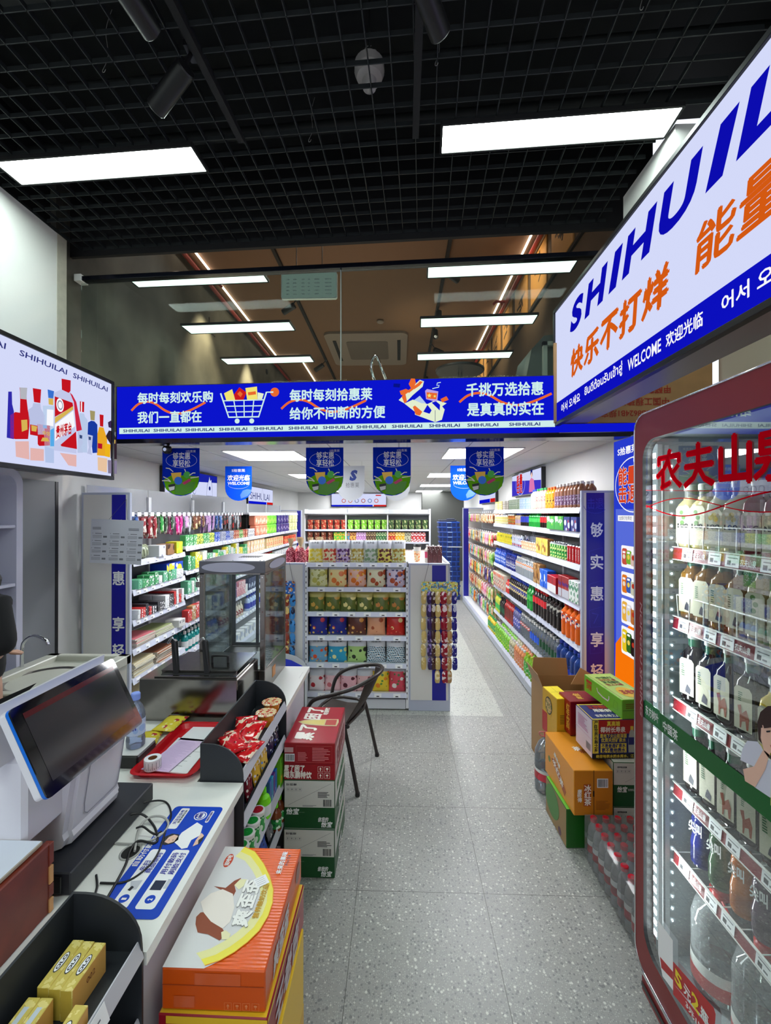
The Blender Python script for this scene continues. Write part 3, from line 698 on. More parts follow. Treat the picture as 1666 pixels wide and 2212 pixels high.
t=thing('name_lightbox','large white illuminated sign with blue and orange lettering jutting from the right wall','lightbox sign',(1.3,2.0,2.42))
b=MB(t.location);b.box(1.13,1.33, .35,3.15,2.43,3.22,mat('grey sign casing',(150,150,152), .35));b.build('casing',t)
b=MB(t.location)
for(y0,y1,z0,z1)in((.35,3.165,2.41,2.436),(.35,3.165,3.222,3.246),(3.145,3.165,2.43,3.23),(.35, .37,2.43,3.23)):b.box(1.108,1.14,y0,y1,z0,z1,DARKFR, .002)
b.build('frame',t)
o=Vector((1.12,0,0));u=Vector((0,-1,0));w=Vector((0,0,1))
def BO(k):return o+Vector((-.001*k,0,0))
b=MB(t.location);b.poly([(-3.146,2.565),(-.37,2.565),(-.37,3.224),(-3.146,3.224)],LB_WHITE,o,u,w);b.build('lit_face',t)
b=MB(t.location);b.poly([(-3.146,2.436),(-.37,2.436),(-.37,2.572),(-3.146,2.572)],E('band blue',(14,18,206), .85),BO(1),u,w);b.build('blue_band',t)
b=MB(t.location)
for ch,ya,yb in(('S',2.885,2.715),('H',2.655,2.42),('I',2.355,2.275),('H',2.215,1.975),('U',1.925,1.69),('I',1.62,1.535),('L',1.475,1.29),('A',1.23, .99),('I', .93, .85)):
 b.text(ch,LB_DEEP,BO(2)+u*(-ya)+w*2.957,u,w, .185,wfit=ya-yb,bold=.045,fit=True,shear=.22,res=5)
b.build('name_lettering',t)
b=MB(t.location)
for ch,ya in zip('快乐不打烊',(2.87,2.66,2.452,2.243,2.034)):b.text(ch,LB_ORG2,BO(2)+u*(-ya)+w*2.672,u,w, .165,wfit=.183,bold=.04,fit=True,shear=.12)
b.build('slogan_lettering',t);b=MB(t.location)
for ch,ya in zip('能量',(1.68,1.47)):b.text(ch,LB_ORG2,BO(2)+u*(-ya)+w*2.69,u,w, .165,wfit=.19,bold=.02,fit=True,shear=.12)
b.build('slogan_lettering',t)
for s_,ya,yb in(('어서 오세요',3.03,2.72),('ยินดีต้อนรับเข้าสู่',2.655,2.21),('WELCOME',2.16,1.89),('欢迎光临',1.855,1.635),('어서 오세요',1.54,1.2),('WELCOME',1.0, .74)):
 b=MB(t.location);b.text(s_,wh,BO(2)+u*(-ya)+w*2.482,u,w, .058 if 'ย' not in s_ else .075,wfit=ya-yb,bold=.02,fit=True);b.build('welcome_lettering',t)
t=thing('plywood_board','plywood board with red print upside down, between the big lightbox and the fridge','board',(1.7,3.13,2.43))
b=MB(t.location);b.box(1.1,2.2,3.12,3.135,2.43,3.0,mat('plywood',(178,138,92), .6,noise=.18,nscale=6));b.build('sheet',t)
b=MB(t.location);RDI=mat('red stencil ink',(160,44,24), .6);oo=Vector((0,3.118,0));uu=Vector((-1,0,0));ww=Vector((0,0,-1))
for s_,xr,zt,h in(('甲醛释放量E',1.91,2.685, .045),('中国工程建设',1.90,2.60, .045),('GB8624B1规定的燃烧',1.78,2.515, .042)):b.text(s_,RDI,oo+Vector((xr,0,zt)),uu,ww,h,bold=.015)
b.build('red_print',t)
t=thing('poster_lightbox','tall blue and orange illuminated poster behind the fridge','lightbox sign',(1.66,3.1, .3))
b=MB(t.location);b.box(1.625,1.72,2.70,3.335, .3,2.335,GREYW);b.build('casing',t)
o=Vector((1.62,0,0));PB=E('poster blue',(44,66,222), .85)
b=MB(t.location);b.poly([(-3.33, .32),(-2.71, .32),(-2.71,2.325),(-3.33,2.325)],PB,o,u,w);b.build('lit_face',t)
def PP(px,py):a=(px-862)/940.0;Y=1.619/a;return(-Y,1.79+(1109-py)/940.0*Y)
def PO(k):return o+Vector((-.001*k,0,0))
b=MB(t.location);b.poly([PP(1323,1100),PP(1380,1100),PP(1380,1320),PP(1323,1385)],E('poster light blue',(96,118,236), .85),PO(1),u,w)
b.poly([PP(1322.5,1385),PP(1352,1345),(-2.71, .95),(-2.71, .33),(-3.32, .33)],E('poster orange',(255,122,10), .95),PO(2),u,w);b.build('colour_fields',t)
b=MB(t.location)
y0,z0=PP(1328,986);b.text('S拾惠莱',wh,PO(3)+u*y0+w*z0,u,w, .045,wfit=.26,bold=.03)
y0,z0=PP(1330,1046);b.text('能量',E('poster red',(226,74,40)),PO(4)+u*y0+w*z0,u,w, .10,wfit=.24,bold=.03)
y0,z0=PP(1330,1084);b.text('击退',E('poster red',(226,74,40)),PO(4)+u*y0+w*z0,u,w, .10,wfit=.24,bold=.03)
b.build('lettering',t)
b=MB(t.location)
y0,z0=PP(1330,1046);b.text('能量',wh,PO(3)+u*y0+w*z0,u,w, .10,wfit=.24,bold=.07)
y0,z0=PP(1330,1084);b.text('击退',wh,PO(3)+u*y0+w*z0,u,w, .10,wfit=.24,bold=.07)
b.stroke([(-3.06+ .24*math.cos(R(a)),1.99+ .19*math.sin(R(a)))for a in range(80,290,10)], .008,wh,PO(3),u,w)
b.poly([PP(1328,1113),(-2.9,1.775),(-2.9,1.73),PP(1328,1125)],wh,PO(3),u,w);y0,z0=PP(1331,1122);b.text('全部打包带走',INK,PO(4)+u*y0+w*z0,u,w, .022)
b.build('white_lines',t)
for k,(ya,yb,c1,c2,c3)in enumerate(((1176,1222,(214,90,70),(130,190,60),(230,200,190)),(1231,1281,(240,130,40),(60,100,190),(210,210,190)),(1287,1340,(250,190,80),(230,230,240),(200,120,60)),(1345,1404,(250,214,40),(60,110,40),(40,30,30)))):
 bb=MB(t.location);z1=PP(1334,ya)[1];z0=PP(1336,yb)[1];y0=PP(1335,1200)[0]
 bb.poly(rrect(y0,z0,y0+ .42,z1, .015),wh,PO(3),u,w)
 for q,c in enumerate((c1,c2,c3)):
  bb.poly(rrect(y0+ .012+q* .06,z0+ .02+ .008*(q%2),y0+ .085+q* .06,z1- .02- .012*q, .02),E('snack %d %d'%(k,q),c, .85),PO(4+q),u,w);bb.disc((y0+ .048+q* .06,(z0+z1)/2), .018,E('snack spot %d'%q,((250,240,220),(250,220,90),(200,60,40))[q], .85),PO(8),u,w,10);bb.poly(rrect(y0+ .03+q* .06,z1- .055,y0+ .066+q* .06,z1- .04, .004),wh,PO(8),u,w)
 bb.build('product_picture',t)
BANB=cloth('banner blue',(20,54,186));BANL=mat('banner light blue',(70,110,210), .45);GRN=cloth('banner green',(116,196,34));GRN2=mat('banner dark green',(70,136,26), .5)
BANG=cloth('banner back grey',(206,210,214))
BTX=cloth('banner white print',(250,250,250), .3)
YEL=mat('print yellow',(236,186,60), .5);PNK=mat('print magenta',(186,38,96), .5)
def banner_shape(w2,h):return[(-w2,0),(-w2,-h+w2* .95)]+[(w2*math.cos(R(a)),-h+w2* .95+w2* .95*math.sin(R(a)))for a in range(195,350,15)]+[(w2,-h+w2* .95),(w2,0)]
def banner(kind,x,y,label,rz=0.0):
 t=thing('hanging_banner',label,'banner',(x,y,2.315),rz)
 sh=banner_shape(.15, .385)
 b=MB();b.prism([(p[0],0,p[1])for p in sh],(0, .002,0),BANG if kind=='C' else(BANB if kind=='A' else cloth('banner royal',(20,84,220))));b.build('sheet',t)
 b=MB();
 for s_ in(-.12, .12):b.tube([(s_, .001,0),(s_, .001, .055)], .0008,WIRE,5)
 b.build('string',t)
 o=Vector((0,-.0008,0));u=Vector((1,0,0));w=Vector((0,0,1));O=lambda k:Vector((0,-.0008- .0006*k,0))
 if kind=='A':
  b=MB();b.text('够实惠',BTX,O(1)+u*-.065+w*-.085,u,w, .045,wfit=.14,bold=.015);b.text('享轻松',BTX,O(1)+u*-.065+w*-.145,u,w, .045,wfit=.14,bold=.015)
  b.text('S拾惠莱',BTX,O(1)+u* .04+w*-.034,u,w, .017,wfit=.08,bold=.01)
  b.stroke([(.005+ .125*math.cos(R(a)),-.098+ .06*math.sin(R(a)))for a in list(range(110,420,12))], .002,BTX,O(1),u,w);b.build('lettering',t)
  b=MB()
  b.poly([(-.14,-.255),(-.07,-.215),(.12,-.225),(.148,-.24),(.135,-.31),(.09,-.355),(.02,-.38),(-.06,-.37),(-.12,-.33)],GRN,O(1),u,w)
  b.poly([(-.05,-.29),(.12,-.27),(.10,-.34),(.03,-.375),(-.05,-.365)],GRN2,O(2),u,w)
  b.poly([(-.08,-.20),(.005,-.195),(0,-.255),(-.06,-.265)],YEL,O(3),u,w);b.disc((-.02,-.262), .032,mat('print blue',(30,110,220), .5),O(4),u,w)
  b.poly([(.01,-.28),(.07,-.245),(.085,-.262),(.03,-.295)],PNK,O(4),u,w);b.disc((.05,-.215), .028,mat('print leaf',(60,170,60), .5),O(2.5),u,w)
  b.poly([(-.10,-.295),(-.045,-.285),(-.045,-.335),(-.09,-.35)],INK,O(5),u,w);b.poly([(-.098,-.315),(-.048,-.306),(-.05,-.333),(-.088,-.345)],BTX,O(6),u,w)
  for pts in(((-.12,-.16),(-.09,-.165),(-.06,-.19)),((-.14,-.23),(-.1,-.25),(-.08,-.27)),((.04,-.19),(.035,-.175),(.03,-.17)),((.07,-.22),(.1,-.20),(.12,-.2)),((.08,-.24),(.12,-.235),(.148,-.23)),((-.15,-.262),(-.1,-.262),(-.08,-.272))):
   b.stroke([(p[0],p[1])for p in pts], .007,mat('print cream',(230,226,200), .5),O(7),u,w)
  b.build('basket_drawing',t)
 elif kind=='B':
  b=MB();b.text('S拾惠莱',BTX,O(1)+u*-.075+w*-.06,u,w, .028,wfit=.15,bold=.015);b.text('欢迎光临',BTX,O(1)+u*-.125+w*-.155,u,w, .052,wfit=.25,bold=.025,shear=.1);b.text('WELCOME',BTX,O(1)+u*-.125+w*-.205,u,w, .034,wfit=.25,bold=.03,shear=.1)
  b.stroke([(.12*math.cos(R(a)),-.2+ .05*math.sin(R(a)))for a in range(190,350,12)], .0015,BTX,O(1),u,w);b.build('lettering',t)
  b=MB();b.poly([(.03,-.36),(.02,-.32),(.05,-.27),(.10,-.255),(.148,-.262),(.14,-.29),(.10,-.335)],BANL,O(1),u,w);b.build('corner_print',t)
 else:
  b=MB();b.text('S',mat('logo navy',(30,50,120), .5),O(1)+u*-.02+w*-.155,u,w, .11,bold=.06,shear=.2);b.text('拾惠莱',GREYINK,O(1)+u*-.06+w*-.235,u,w, .045,wfit=.15,bold=.01);b.build('lettering',t)
banner('A',-1.755,3.45,'blue hanging banner with white slogan and green basket, leftmost, beside the black camera', .02)
banner('A',-.592,3.45,'blue hanging banner with green basket, second from the left')
banner('A',-.056,3.45,'blue hanging banner with green basket, third from the left in the middle of the opening')
banner('A', .676,3.45,'blue hanging banner with green basket, rightmost, by the right shelving')
banner('B',-1.79,4.8,'smaller blue welcome banner hanging left, right of the leftmost basket banner')
banner('B', .715,4.8,'smaller blue welcome banner half hidden by the rightmost basket banner')
banner('C',-.53,4.8,'grey banner with a dark letter S, half hidden behind the second basket banner')
banner('C',-.03,4.8,'grey banner with only its rounded bottom showing under the third basket banner')
def small_tv(label,org,u,n,L,H,kind):
 """org: lower-left corner of the face, u along it, n out of the wall"""
 t=thing('menu_lightbox',label,'lightbox sign',org);u,n=Vector(u),Vector(n);w=Vector((0,0,1))
 b=MB();q=[Vector((0,0,0))-n* .05,u*L-n* .05,u*L-n* .05+w*H,w*H-n* .05];b.prism(q,n* .05,DARKFR);b.build('casing',t)
 o=n* .001;O=lambda k:n*(.001+ .0015*k)
 b=MB();b.poly([(.012, .012),(L- .012, .012),(L- .012,H- .012),(.012,H- .012)],LB_WHITE,O(0),u,w);b.build('lit_face',t)
 b=MB();nv=LB_NAVY
 if kind==1:
  b.poly([(.012,H* .55),(L- .012,H* .72),(L- .012,H- .012),(.012,H- .012)],E('tv blue',(30,40,180), .8),O(1),u,w)
  for x in(.5, .62, .74):b.disc((x,H* .3), .045,nv,O(2),u,w);b.disc((x,H* .3), .038,LB_WHITE,O(3),u,w)
  pts=[(1.1, .06),(1.12, .2),(1.18, .3),(1.2, .34),(1.22, .28),(1.26, .3),(1.28, .2),(1.3, .06)]
  b.poly(pts,LB_WHITE,O(3),u,w);b.stroke(pts, .008,nv,O(4),u,w,True);b.disc((1.2, .17), .03,nv,O(5),u,w)
  b.text('OK',nv,O(4)+u*1.36+w* .26,u,w, .04)
 elif kind==2:
  b.text('SHIHUILAI',nv,O(1)+u* .1+w* .1,u,w, .14,wfit=L- .35,bold=.0);b.text('SMILE',nv,O(1)+u* .08+w* .30,u,w, .03);b.poly([(.012, .012),(L* .7, .012),(L* .7, .06),(.012, .06)],LB_BLUE,O(1),u,w);b.poly([(L* .72, .012),(L- .012, .012),(L- .012, .06),(L* .72, .06)],LB_RED,O(1),u,w)
  pts=[(L* .5, .08),(L* .48, .2),(L* .52, .33),(L* .57, .2),(L* .57, .08)];b.poly(pts,LB_WHITE,O(2),u,w);b.stroke(pts, .006,nv,O(3),u,w,True)
 elif kind==3:
  for k in range(6):b.disc((.35+k* .18,H* .45), .06,E('icon %d'%k,((226,120,90),(226,150,100),(140,150,190),(200,110,90),(120,150,210),(230,120,110))[k], .8),O(1),u,w,n=10);b.disc((.35+k* .18,H* .45), .04,LB_WHITE,O(2),u,w,n=10)
  b.poly([(.012, .012),(L* .75, .012),(L* .75, .055),(.012, .055)],LB_BLUE,O(1),u,w);b.poly([(L* .77, .012),(L- .012, .012),(L- .012, .055),(L* .77, .055)],LB_RED,O(1),u,w);b.poly([(L- .3,H- .07),(L- .15,H- .07),(L- .15,H- .04),(L- .3,H- .04)],LB_RED,O(1),u,w)
 elif kind==4:
  b.poly([(.012, .012),(L- .012, .012),(L- .012,H* .5),(.012,H* .75)],E('tv violet',(70,60,214), .85),O(1),u,w)
  b.text('能量',LB_RED,O(3)+u* .28+w* .17,u,w, .11,bold=.03);b.text('能量',LB_WHITE,O(2)+u* .28+w* .17,u,w, .11,bold=.08)
  b.text('击退',LB_RED,O(3)+u* .28+w* .05,u,w, .11,bold=.03);b.text('击退',LB_WHITE,O(2)+u* .28+w* .05,u,w, .11,bold=.08)
  b.stroke([(.45+ .22*math.cos(R(a)), .16+ .15*math.sin(R(a)))for a in range(0,360,15)], .008,LB_WHITE,O(2),u,w,True)
  b.poly([(.85, .03),(.88, .18),(.95, .21),(1.05, .18),(1.1, .03)],E('pink',(236,130,190)),O(2),u,w);b.disc((.97, .25), .04,E('skin',(250,206,190)),O(3),u,w);b.poly([(.92, .24),(.93, .31),(1.0, .31),(1.02, .22),(.98, .28)],nv,O(4),u,w)
 else:
  b.poly([(.012, .012),(L* .7, .012),(L* .7, .08),(.012, .08)],LB_BLUE,O(1),u,w);b.poly([(L* .72, .012),(L- .012, .012),(L- .012, .08),(L* .72, .08)],LB_RED,O(1),u,w)
 b.build('artwork',t)
small_tv('white and blue illuminated sign on the left wall, half behind the leftmost banner',(-2.74,5.0,1.98),(0,1,0),(1,0,0),1.48, .37,1)
small_tv('illuminated sign with pale blue capital letters, farther back on the left wall',(-2.74,7.83,1.96),(0,1,0),(1,0,0),1.55, .34,2)
small_tv('illuminated menu sign with round icons on the back wall',(-1.87,11.945,1.97),(1,0,0),(0,-1,0),1.53, .37,3)
small_tv('violet and white illuminated sign on the right wall over the top bottles',(1.67,6.48,2.03),(0,-1,0),(-1,0,0),1.33, .31,4)
small_tv('small illuminated sign low on the right wall behind the welcome banner',(1.67,9.08,1.98),(0,-1,0),(-1,0,0),1.5, .34,5)
b=MB((-1.1,11.8,2.3));b.tube([(-1.1,11.9,2.32),(-1.1,11.9,2.37)], .012,BLACK);tag(b.build('sign_bracket'),'black hanger above the menu sign on the back wall','bracket')
def cctv(x,y,z,s,label,dome=False):
 t=thing('security_camera',label,'camera',(x,y,z))
 b=MB();b.tube(smooth_path([(.01*s,0, .08*s),(.03*s,0, .06*s),(0,0, .03*s)],4), .008*s,BLACK,6);b.lathe([(.03*s, .075*s),(.03*s, .085*s)],14,BLACK);b.build('mount',t)
 b=MB();b.lathe([(.001,-.03*s),(.02*s,-.028*s),(.034*s,-.012*s),(.036*s, .01*s),(.028*s, .03*s),(.001, .036*s)],18,BLACK);b.build('body',t)
 b=MB();b.lathe([(.014*s,-.037*s),(.013*s,-.03*s)],14,CHROME,axis='y');b.build('lens',t)
cctv(-1.83,3.38,2.29,1.0,'black security camera under the left end of the blue header')
cctv(-1.66,8.2,2.30,1.3,'small security camera over the far left illuminated sign')
cctv(-1.55,10.4,2.30,1.2,'tiny security camera near the back left corner of the ceiling')
cctv(1.02,4.4,2.18, .9,'tiny dark camera beside the rightmost basket banner')
def far_bottle(name,h,r,body,cap,lab,lz=(.28, .62),n=12,neck=.36,shoulder=.70,capf=.90,parts=False,wavy=False,seg=None):
 """drinks bottle; with parts=True the cap and the label are parts of the bottle"""
 pr=[(r* .80,0),(r* .97,h* .02),(r,h* .06)]
 if wavy:pr+=[(r* .97,h*lz[0]* .6),(r,h*lz[0]- .002)]
 else:pr+=[(r,h*lz[0]- .002)]
 pr+=[(r* .985,h*lz[0]),(r* .985,h*lz[1]),(r,h*lz[1]+ .002),(r,h*shoulder),(r* .86,h*(shoulder+ .06)),(r* .55,h*(shoulder+ .13)),(r*neck,h*(capf- .03)),(r*neck,h*capf)]
 b=MB();b.lathe([(p[0],p[1],body)for p in pr],n)
 L=MB()if parts else b
 L.lathe([(r*1.005,h*lz[0],lab),(r*1.005,h*lz[1])],n,cap=False)
 C_=MB()if parts else b
 C_.lathe([(r*(neck+ .07),h*capf- .001,cap),(r*(neck+ .07),h* .985),(r*(neck+ .03),h)],n)
 if parts:return(name,b.mesh(name),[('label',L.mesh('label'),None),('cap',C_.mesh('cap'),None)])
 return(name,b.mesh(name),[])
def far_can(name,h,r,body,n=12,top=None):
 b=MB();t_=top or CHROME
 b.lathe([(r* .8,0,t_),(r,h* .05,body),(r,h* .92,t_),(r* .84,h* .985),(r* .84,h),(r* .78,h* .985)],n);return(name,b.mesh(name),[])
def far_box(name,w,d,h,body,front=None,text=None,tm=None,ts=.3,bev=.002,side=None):
 b=MB();b.box(-w/2,w/2,-d/2,d/2,0,h,body,bev,{'-y':front or body,'+x':side or body,'-x':side or body})
 if text:b.text(text,tm or TXTW,(0,-d/2- .0006,h* .55),(1,0,0),(0,0,1),h*ts,wfit=w* .8,align='c',bold=.02)
 return(name,b.mesh(name),[])
def far_pouch(name,w,d,h,body,nx=6,nz=8,back=None,extra=None,handle=False):
 """pillow bag with flat seams top and bottom"""
 b=MB();V=[]
 def bul(i,j):
  s_=2*i/nx-1;t_=2*j/nz-1
  return(1-abs(s_)**2.6)** .7*(1-abs(t_)**4)** .8
 for sgn in(-1,1):
  for j in range(nz+1):
   for i in range(nx+1):
    x=(i/nx- .5)*w*(1- .06*math.sin(PI*j/nz));z=j/nz*h
    yy=sgn*d/2*bul(i,j)+ .0015*sgn+ .003*math.sin(i*2.3+j*1.7)*bul(i,j)
    V.append((x,yy,z))
 F=[];K=(nx+1)*(nz+1)
 for j in range(nz):
  for i in range(nx):
   a=j*(nx+1)+i;F.append((a,a+1,a+nx+2,a+nx+1));F.append((K+a,K+a+nx+1,K+a+nx+2,K+a+1))
 for i in range(nx):
  F.append((i+K,i+1+K,i+1,i));q=nz*(nx+1);F.append((q+i,q+i+1,K+q+i+1,K+q+i))
 for j in range(nz):
  a=j*(nx+1);F.append((a,a+nx+1,K+a+nx+1,K+a));a+=nx;F.append((a+K,K+a+nx+1,a+nx+1,a))
 b.add(V,F,body,True)
 if extra:extra(b)
 return(name,b.mesh(name),[])
def far_cup(name,h,r,body,lid,n=14):
 b=MB();b.lathe([(r* .78,0,body),(r* .8, .002),(r,h* .9,lid),(r*1.05,h* .92),(r*1.05,h* .97),(r* .98,h)],n);return(name,b.mesh(name),[])
def jug(name,h,r,body,cap,lab=None,n=14):
 """household bottle: broad body, short neck"""
 b=MB();b.lathe([(r* .85,0,body),(r,h* .04),(r,h* .55),(r* .8,h* .70),(r* .35,h* .8),(r* .33,h* .84),(r* .42,h* .84,cap),(r* .40,h* .99),(r* .3,h)],n,sq=None)
 if lab:b.lathe([(r*1.01,h* .15,lab),(r*1.01,h* .5)],n,cap=False)
 return(name,b.mesh(name),[])
def run_y(proto,y0,y1,x,z,rz,label,cat,group,pitch,jit=.004,rows=1,rowdx=.07,ang=.06):
 """a row of the same article along a shelf between y0 and y1"""
 n=max(1,int(round((y1-y0)/pitch)));st=(y1-y0)/n
 for r_ in range(rows):
  for k in range(n):
   place(proto,(x+r_*rowdx+random.uniform(-jit,jit),y0+(k+ .5)*st,z),rz+random.uniform(-ang,ang),label,cat,group)
def run_x(proto,x0,x1,y,z,label,cat,group,n,jit=.003,ang=.04,rz=0.0):
 st=(x1-x0)/n
 for k in range(n):place(proto,(x0+(k+ .5)*st,y+random.uniform(-jit,jit),z),rz+random.uniform(-ang,ang),label,cat,group)
TICK=mat('ticket print grey',(130,134,150), .6)
def bay(label,y0,y1,xf,xb,face,zs,ztop,base_xf,deck=.13,tick=True,railh=.048,side_ends=(),name='gondola_shelf'):
 """face -1 looks towards -x, +1 towards +x. zs: upper faces of the hanging shelves"""
 t=thing(name,label,'shelving',((xf+xb)/2,(y0+y1)/2,0));O=t.location
 b=MB(O);b.box(xb- .006,xb+ .006,y0+ .002,y1- .002, .02,ztop,BACKP)
 for yy in(y0+ .012,y1- .012):
  b.box(xb+face* .004,xb+face* .03,yy- .01,yy+ .01, .02,ztop,SHELFW)
 b.build('back_panel',t)
 b=MB(O);b.box(xb,base_xf-face* .012,y0+ .003,y1- .003, .09,deck,SHELFW, .003);b.box(xb,base_xf,y0+ .003,y1- .003, .012,deck- .03,SHELFW, .003,{'-x':mat('base kick grey',(186,192,204), .4),'+x':mat('base kick grey',(186,192,204), .4)})
 b.build('base',t)
 b=MB(O);b.prism([(base_xf+face* .002,y0+ .005,deck- .036),(base_xf+face* .002,y1- .005,deck- .036),(base_xf-face* .014,y1- .005,deck+ .006),(base_xf-face* .014,y0+ .005,deck+ .006)],(-face* .004,0,0),RAIL);b.build('price_rail',t)
 for k,z in enumerate(zs):
  xfk=xf[k]if isinstance(xf,(list,tuple))else xf
  s_=MB(O);s_.box(xb,xfk-face* .012,y0+ .003,y1- .003,z- .026,z,SHELFW, .002)
  for yy in(y0+ .006,y1- .006):
   s_.prism([(xb,yy,z- .026),(xb,yy,z- .09),(xb+face*abs(xfk-xb)* .7,yy,z- .027)],(0, .002,0),SHELFW)
  so=s_.build('shelf',t)
  r_=MB(O);tl= .010
  r_.prism([(xfk+face* .001,y0+ .005,z-railh+ .004),(xfk+face* .001,y1- .005,z-railh+ .004),(xfk-face*tl,y1- .005,z+ .004),(xfk-face*tl,y0+ .005,z+ .004)],(-face* .003,0,0),RAIL)
  if tick:
   yy=y0+ .05
   while yy<y1- .1:
    wd= .055
    r_.prism([(xfk+face* .0016,yy,z-railh+ .010),(xfk+face* .0016,yy+wd,z-railh+ .010),(xfk-face* .0066,yy+wd,z- .004),(xfk-face* .0066,yy,z- .004)],(face* .0004,0,0),TAGW)
    r_.prism([(xfk+face* .0012,yy+ .006,z-railh+ .014),(xfk+face* .0012,yy+ .028,z-railh+ .014),(xfk-face* .0014,yy+ .028,z-railh+ .024),(xfk-face* .0014,yy+ .006,z-railh+ .024)],(face* .0014,0,0),TICK)
    yy+=random.uniform(.09, .16)
  ro=r_.build('price_rail',so)
 return t
def end_panel(label,x0,x1,y,ztop,blue=None,zb=.0,letters=None,d=.03,frame=.018,lz=None,faint=False):
 """flat end panel of a shelving run, facing the viewer"""
 t=thing('end_panel',label,'end panel',((x0+x1)/2,y,0));O=t.location
 b=MB(O);b.box(x0,x1,y,y+d,zb,ztop,mat('blue grey frame',(186,192,212), .4), .003);b.build('frame',t)
 b=MB(O);b.box(x0+frame,x1-frame,y- .003,y,zb+ .1,ztop-frame,BEIGEP);b.build('infill',t)
 if blue:
  b=MB(O);b.box(blue[0],blue[1],y- .005,y- .0032,zb+ .1,ztop-frame,BLUEP);b.build('blue_strip',t)
 if letters:
  b=MB(O)
  for ch,z in letters:b.text(ch,TXTW,((blue[0]+blue[1])/2+(lz or 0),y- .0058,z),(1,0,0),(0,0,1), .088,wfit=.092,align='c',bold=.02)
  b.build('lettering',t)
  if faint:
   b=MB(O);fm=mat('faint blue outline',(46,48,190), .4);bw=blue[1]-blue[0]
   for z in(.35, .85,1.05,1.25,1.5):
    b.stroke([(blue[0]+bw* .15,z),(blue[1]-bw* .12,z+ .03),(blue[1]-bw* .15,z- .12),(blue[0]+bw* .2,z- .13)], .004,fm,(0,y- .0052,0),(1,0,0),(0,0,1),True)
    b.stroke([(blue[0]+bw* .3,z- .02),(blue[1]-bw* .35,z- .03),(blue[0]+bw* .4,z- .1)], .006,fm,(0,y- .0052,0),(1,0,0),(0,0,1))
   b.stroke([(blue[0]+bw* .5+ .09*math.cos(R(a)),1.86+ .07*math.sin(R(a)))for a in range(190,340,15)], .003,fm,(0,y- .0052,0),(1,0,0),(0,0,1))
   b.text('击退',fm,((blue[0]+blue[1])/2,y- .0052,1.83),(1,0,0),(0,0,1), .07,wfit=bw* .9,align='c')
   b.build('faint_outlines',t)
 return t
RZS=[.385, .755,1.075,1.385,1.645,1.835]
for(y0,y1,lb)in((3.42,4.5,'first bay'),(4.5,5.5,'middle bay'),(5.5,6.5,'last bay before the hanging snacks')):
 bay('white drinks shelving along the right wall, %s'%lb,y0,y1,1.40,1.705,-1,RZS,1.93,1.285,tick=False)
end_panel('tall white end panel with a blue strip of vertical white characters by the drinks shelving',1.395,1.715,3.37,1.965,(1.43,1.565),0,[('够',1.62),('实',1.375),('惠',1.135),('享', .785),('轻', .545),('松', .3)],faint=True,lz=.01)
t=bay('white peg shelving with hanging snack bags at the far right',6.5,8.8,1.40,1.69,-1,[],1.86,1.285,tick=False)
end_panel('far blue and white end panel closing the hanging snack shelving',1.285,1.70,8.81,1.905,(1.30,1.40))
def pal(nm,c,**k):return mat('pack '+nm,c,k.pop('rough', .3),**k)
CLEARB=thin('clear pet bottle',(226,236,246), .16, .05, .9);BLUEB=thin('blue tint bottle',(96,140,226), .35, .05, .9,(60,100,200));PURB=thin('violet tint bottle',(150,150,216), .35, .05, .9)
brown=pal('milk coffee',(150,98,70));orange=pal('orange drink',(238,150,30));pink=pal('pink drink',(238,170,160));pgreen=pal('pale green drink',(206,220,180));cola=pal('cola dark',(26,14,14),rough=.12);sprite=pal('green bottle',(24,140,50),rough=.15)
capw=pal('cap white',(236,234,232));capo=pal('cap orange',(240,110,40));capg=pal('cap green',(60,160,90));capr=pal('cap red',(196,26,30));capb=pal('cap blue',(40,70,190));capy=pal('cap lime',(170,190,40));capk=pal('cap black',(26,24,26))
redl=pal('label red',(206,30,40));blul=pal('label blue',(30,50,170));whil=pal('label white',(236,238,240));grnl=pal('label dark green',(18,80,50));pinl=pal('label pink',(214,70,110))
la1=art('label brown lilac',(120,84,120),[(210,200,220),(90,50,40)],60);la2=art('label orange art',(232,150,40),[(80,40,30),(250,220,90)],60);la3=art('label pink art',(236,160,150),[(170,30,60),(250,250,250)],50)
B_=far_bottle
rx=1.435;RZ=-PI/2
def rr(proto,y0,y1,row,label,cat,pitch,x=None,rows=1,**k):
 z=([.13]+RZS)[row]+ .001
 run_y(proto,y0,y1,x if x is not None else(rx if row else 1.33),z,RZ,label,cat,label,pitch,rows=rows,**k)
rr(B_('coffee_bottle', .21, .033,brown,capw,la1,(.12, .5)),3.42,4.0,6,'small milk coffee bottle with white cap on the top right shelf','bottle', .075,rows=2,rowdx=.075)
rr(B_('juice_bottle', .20, .034,orange,capo,la2,(.12, .48)),4.0,4.26,6,'orange juice bottle with orange cap on the top right shelf','bottle', .075,rows=2,rowdx=.075)
rr(B_('pink_drink_bottle', .205, .035,pink,capg,la3,(.35, .62)),4.26,4.55,6,'pale pink drink bottle with green cap on the top right shelf','bottle', .08,rows=2,rowdx=.08)
rr(B_('pale_drink_bottle', .205, .036,pgreen,capb,pal('label mint',(196,214,190)),(.2, .5)),4.55,4.72,6,'pale green drink bottle with blue cap on the top right shelf','bottle', .08,rows=2,rowdx=.08)
rr(far_box('drink_carton', .062, .04, .125,pal('carton ice blue',(168,196,222)),art('carton ice art',(168,196,222),[(214,226,240)],40)),4.74,5.15,6,'pale blue drink carton on the top right shelf','carton', .058,rows=2,rowdx=.05)
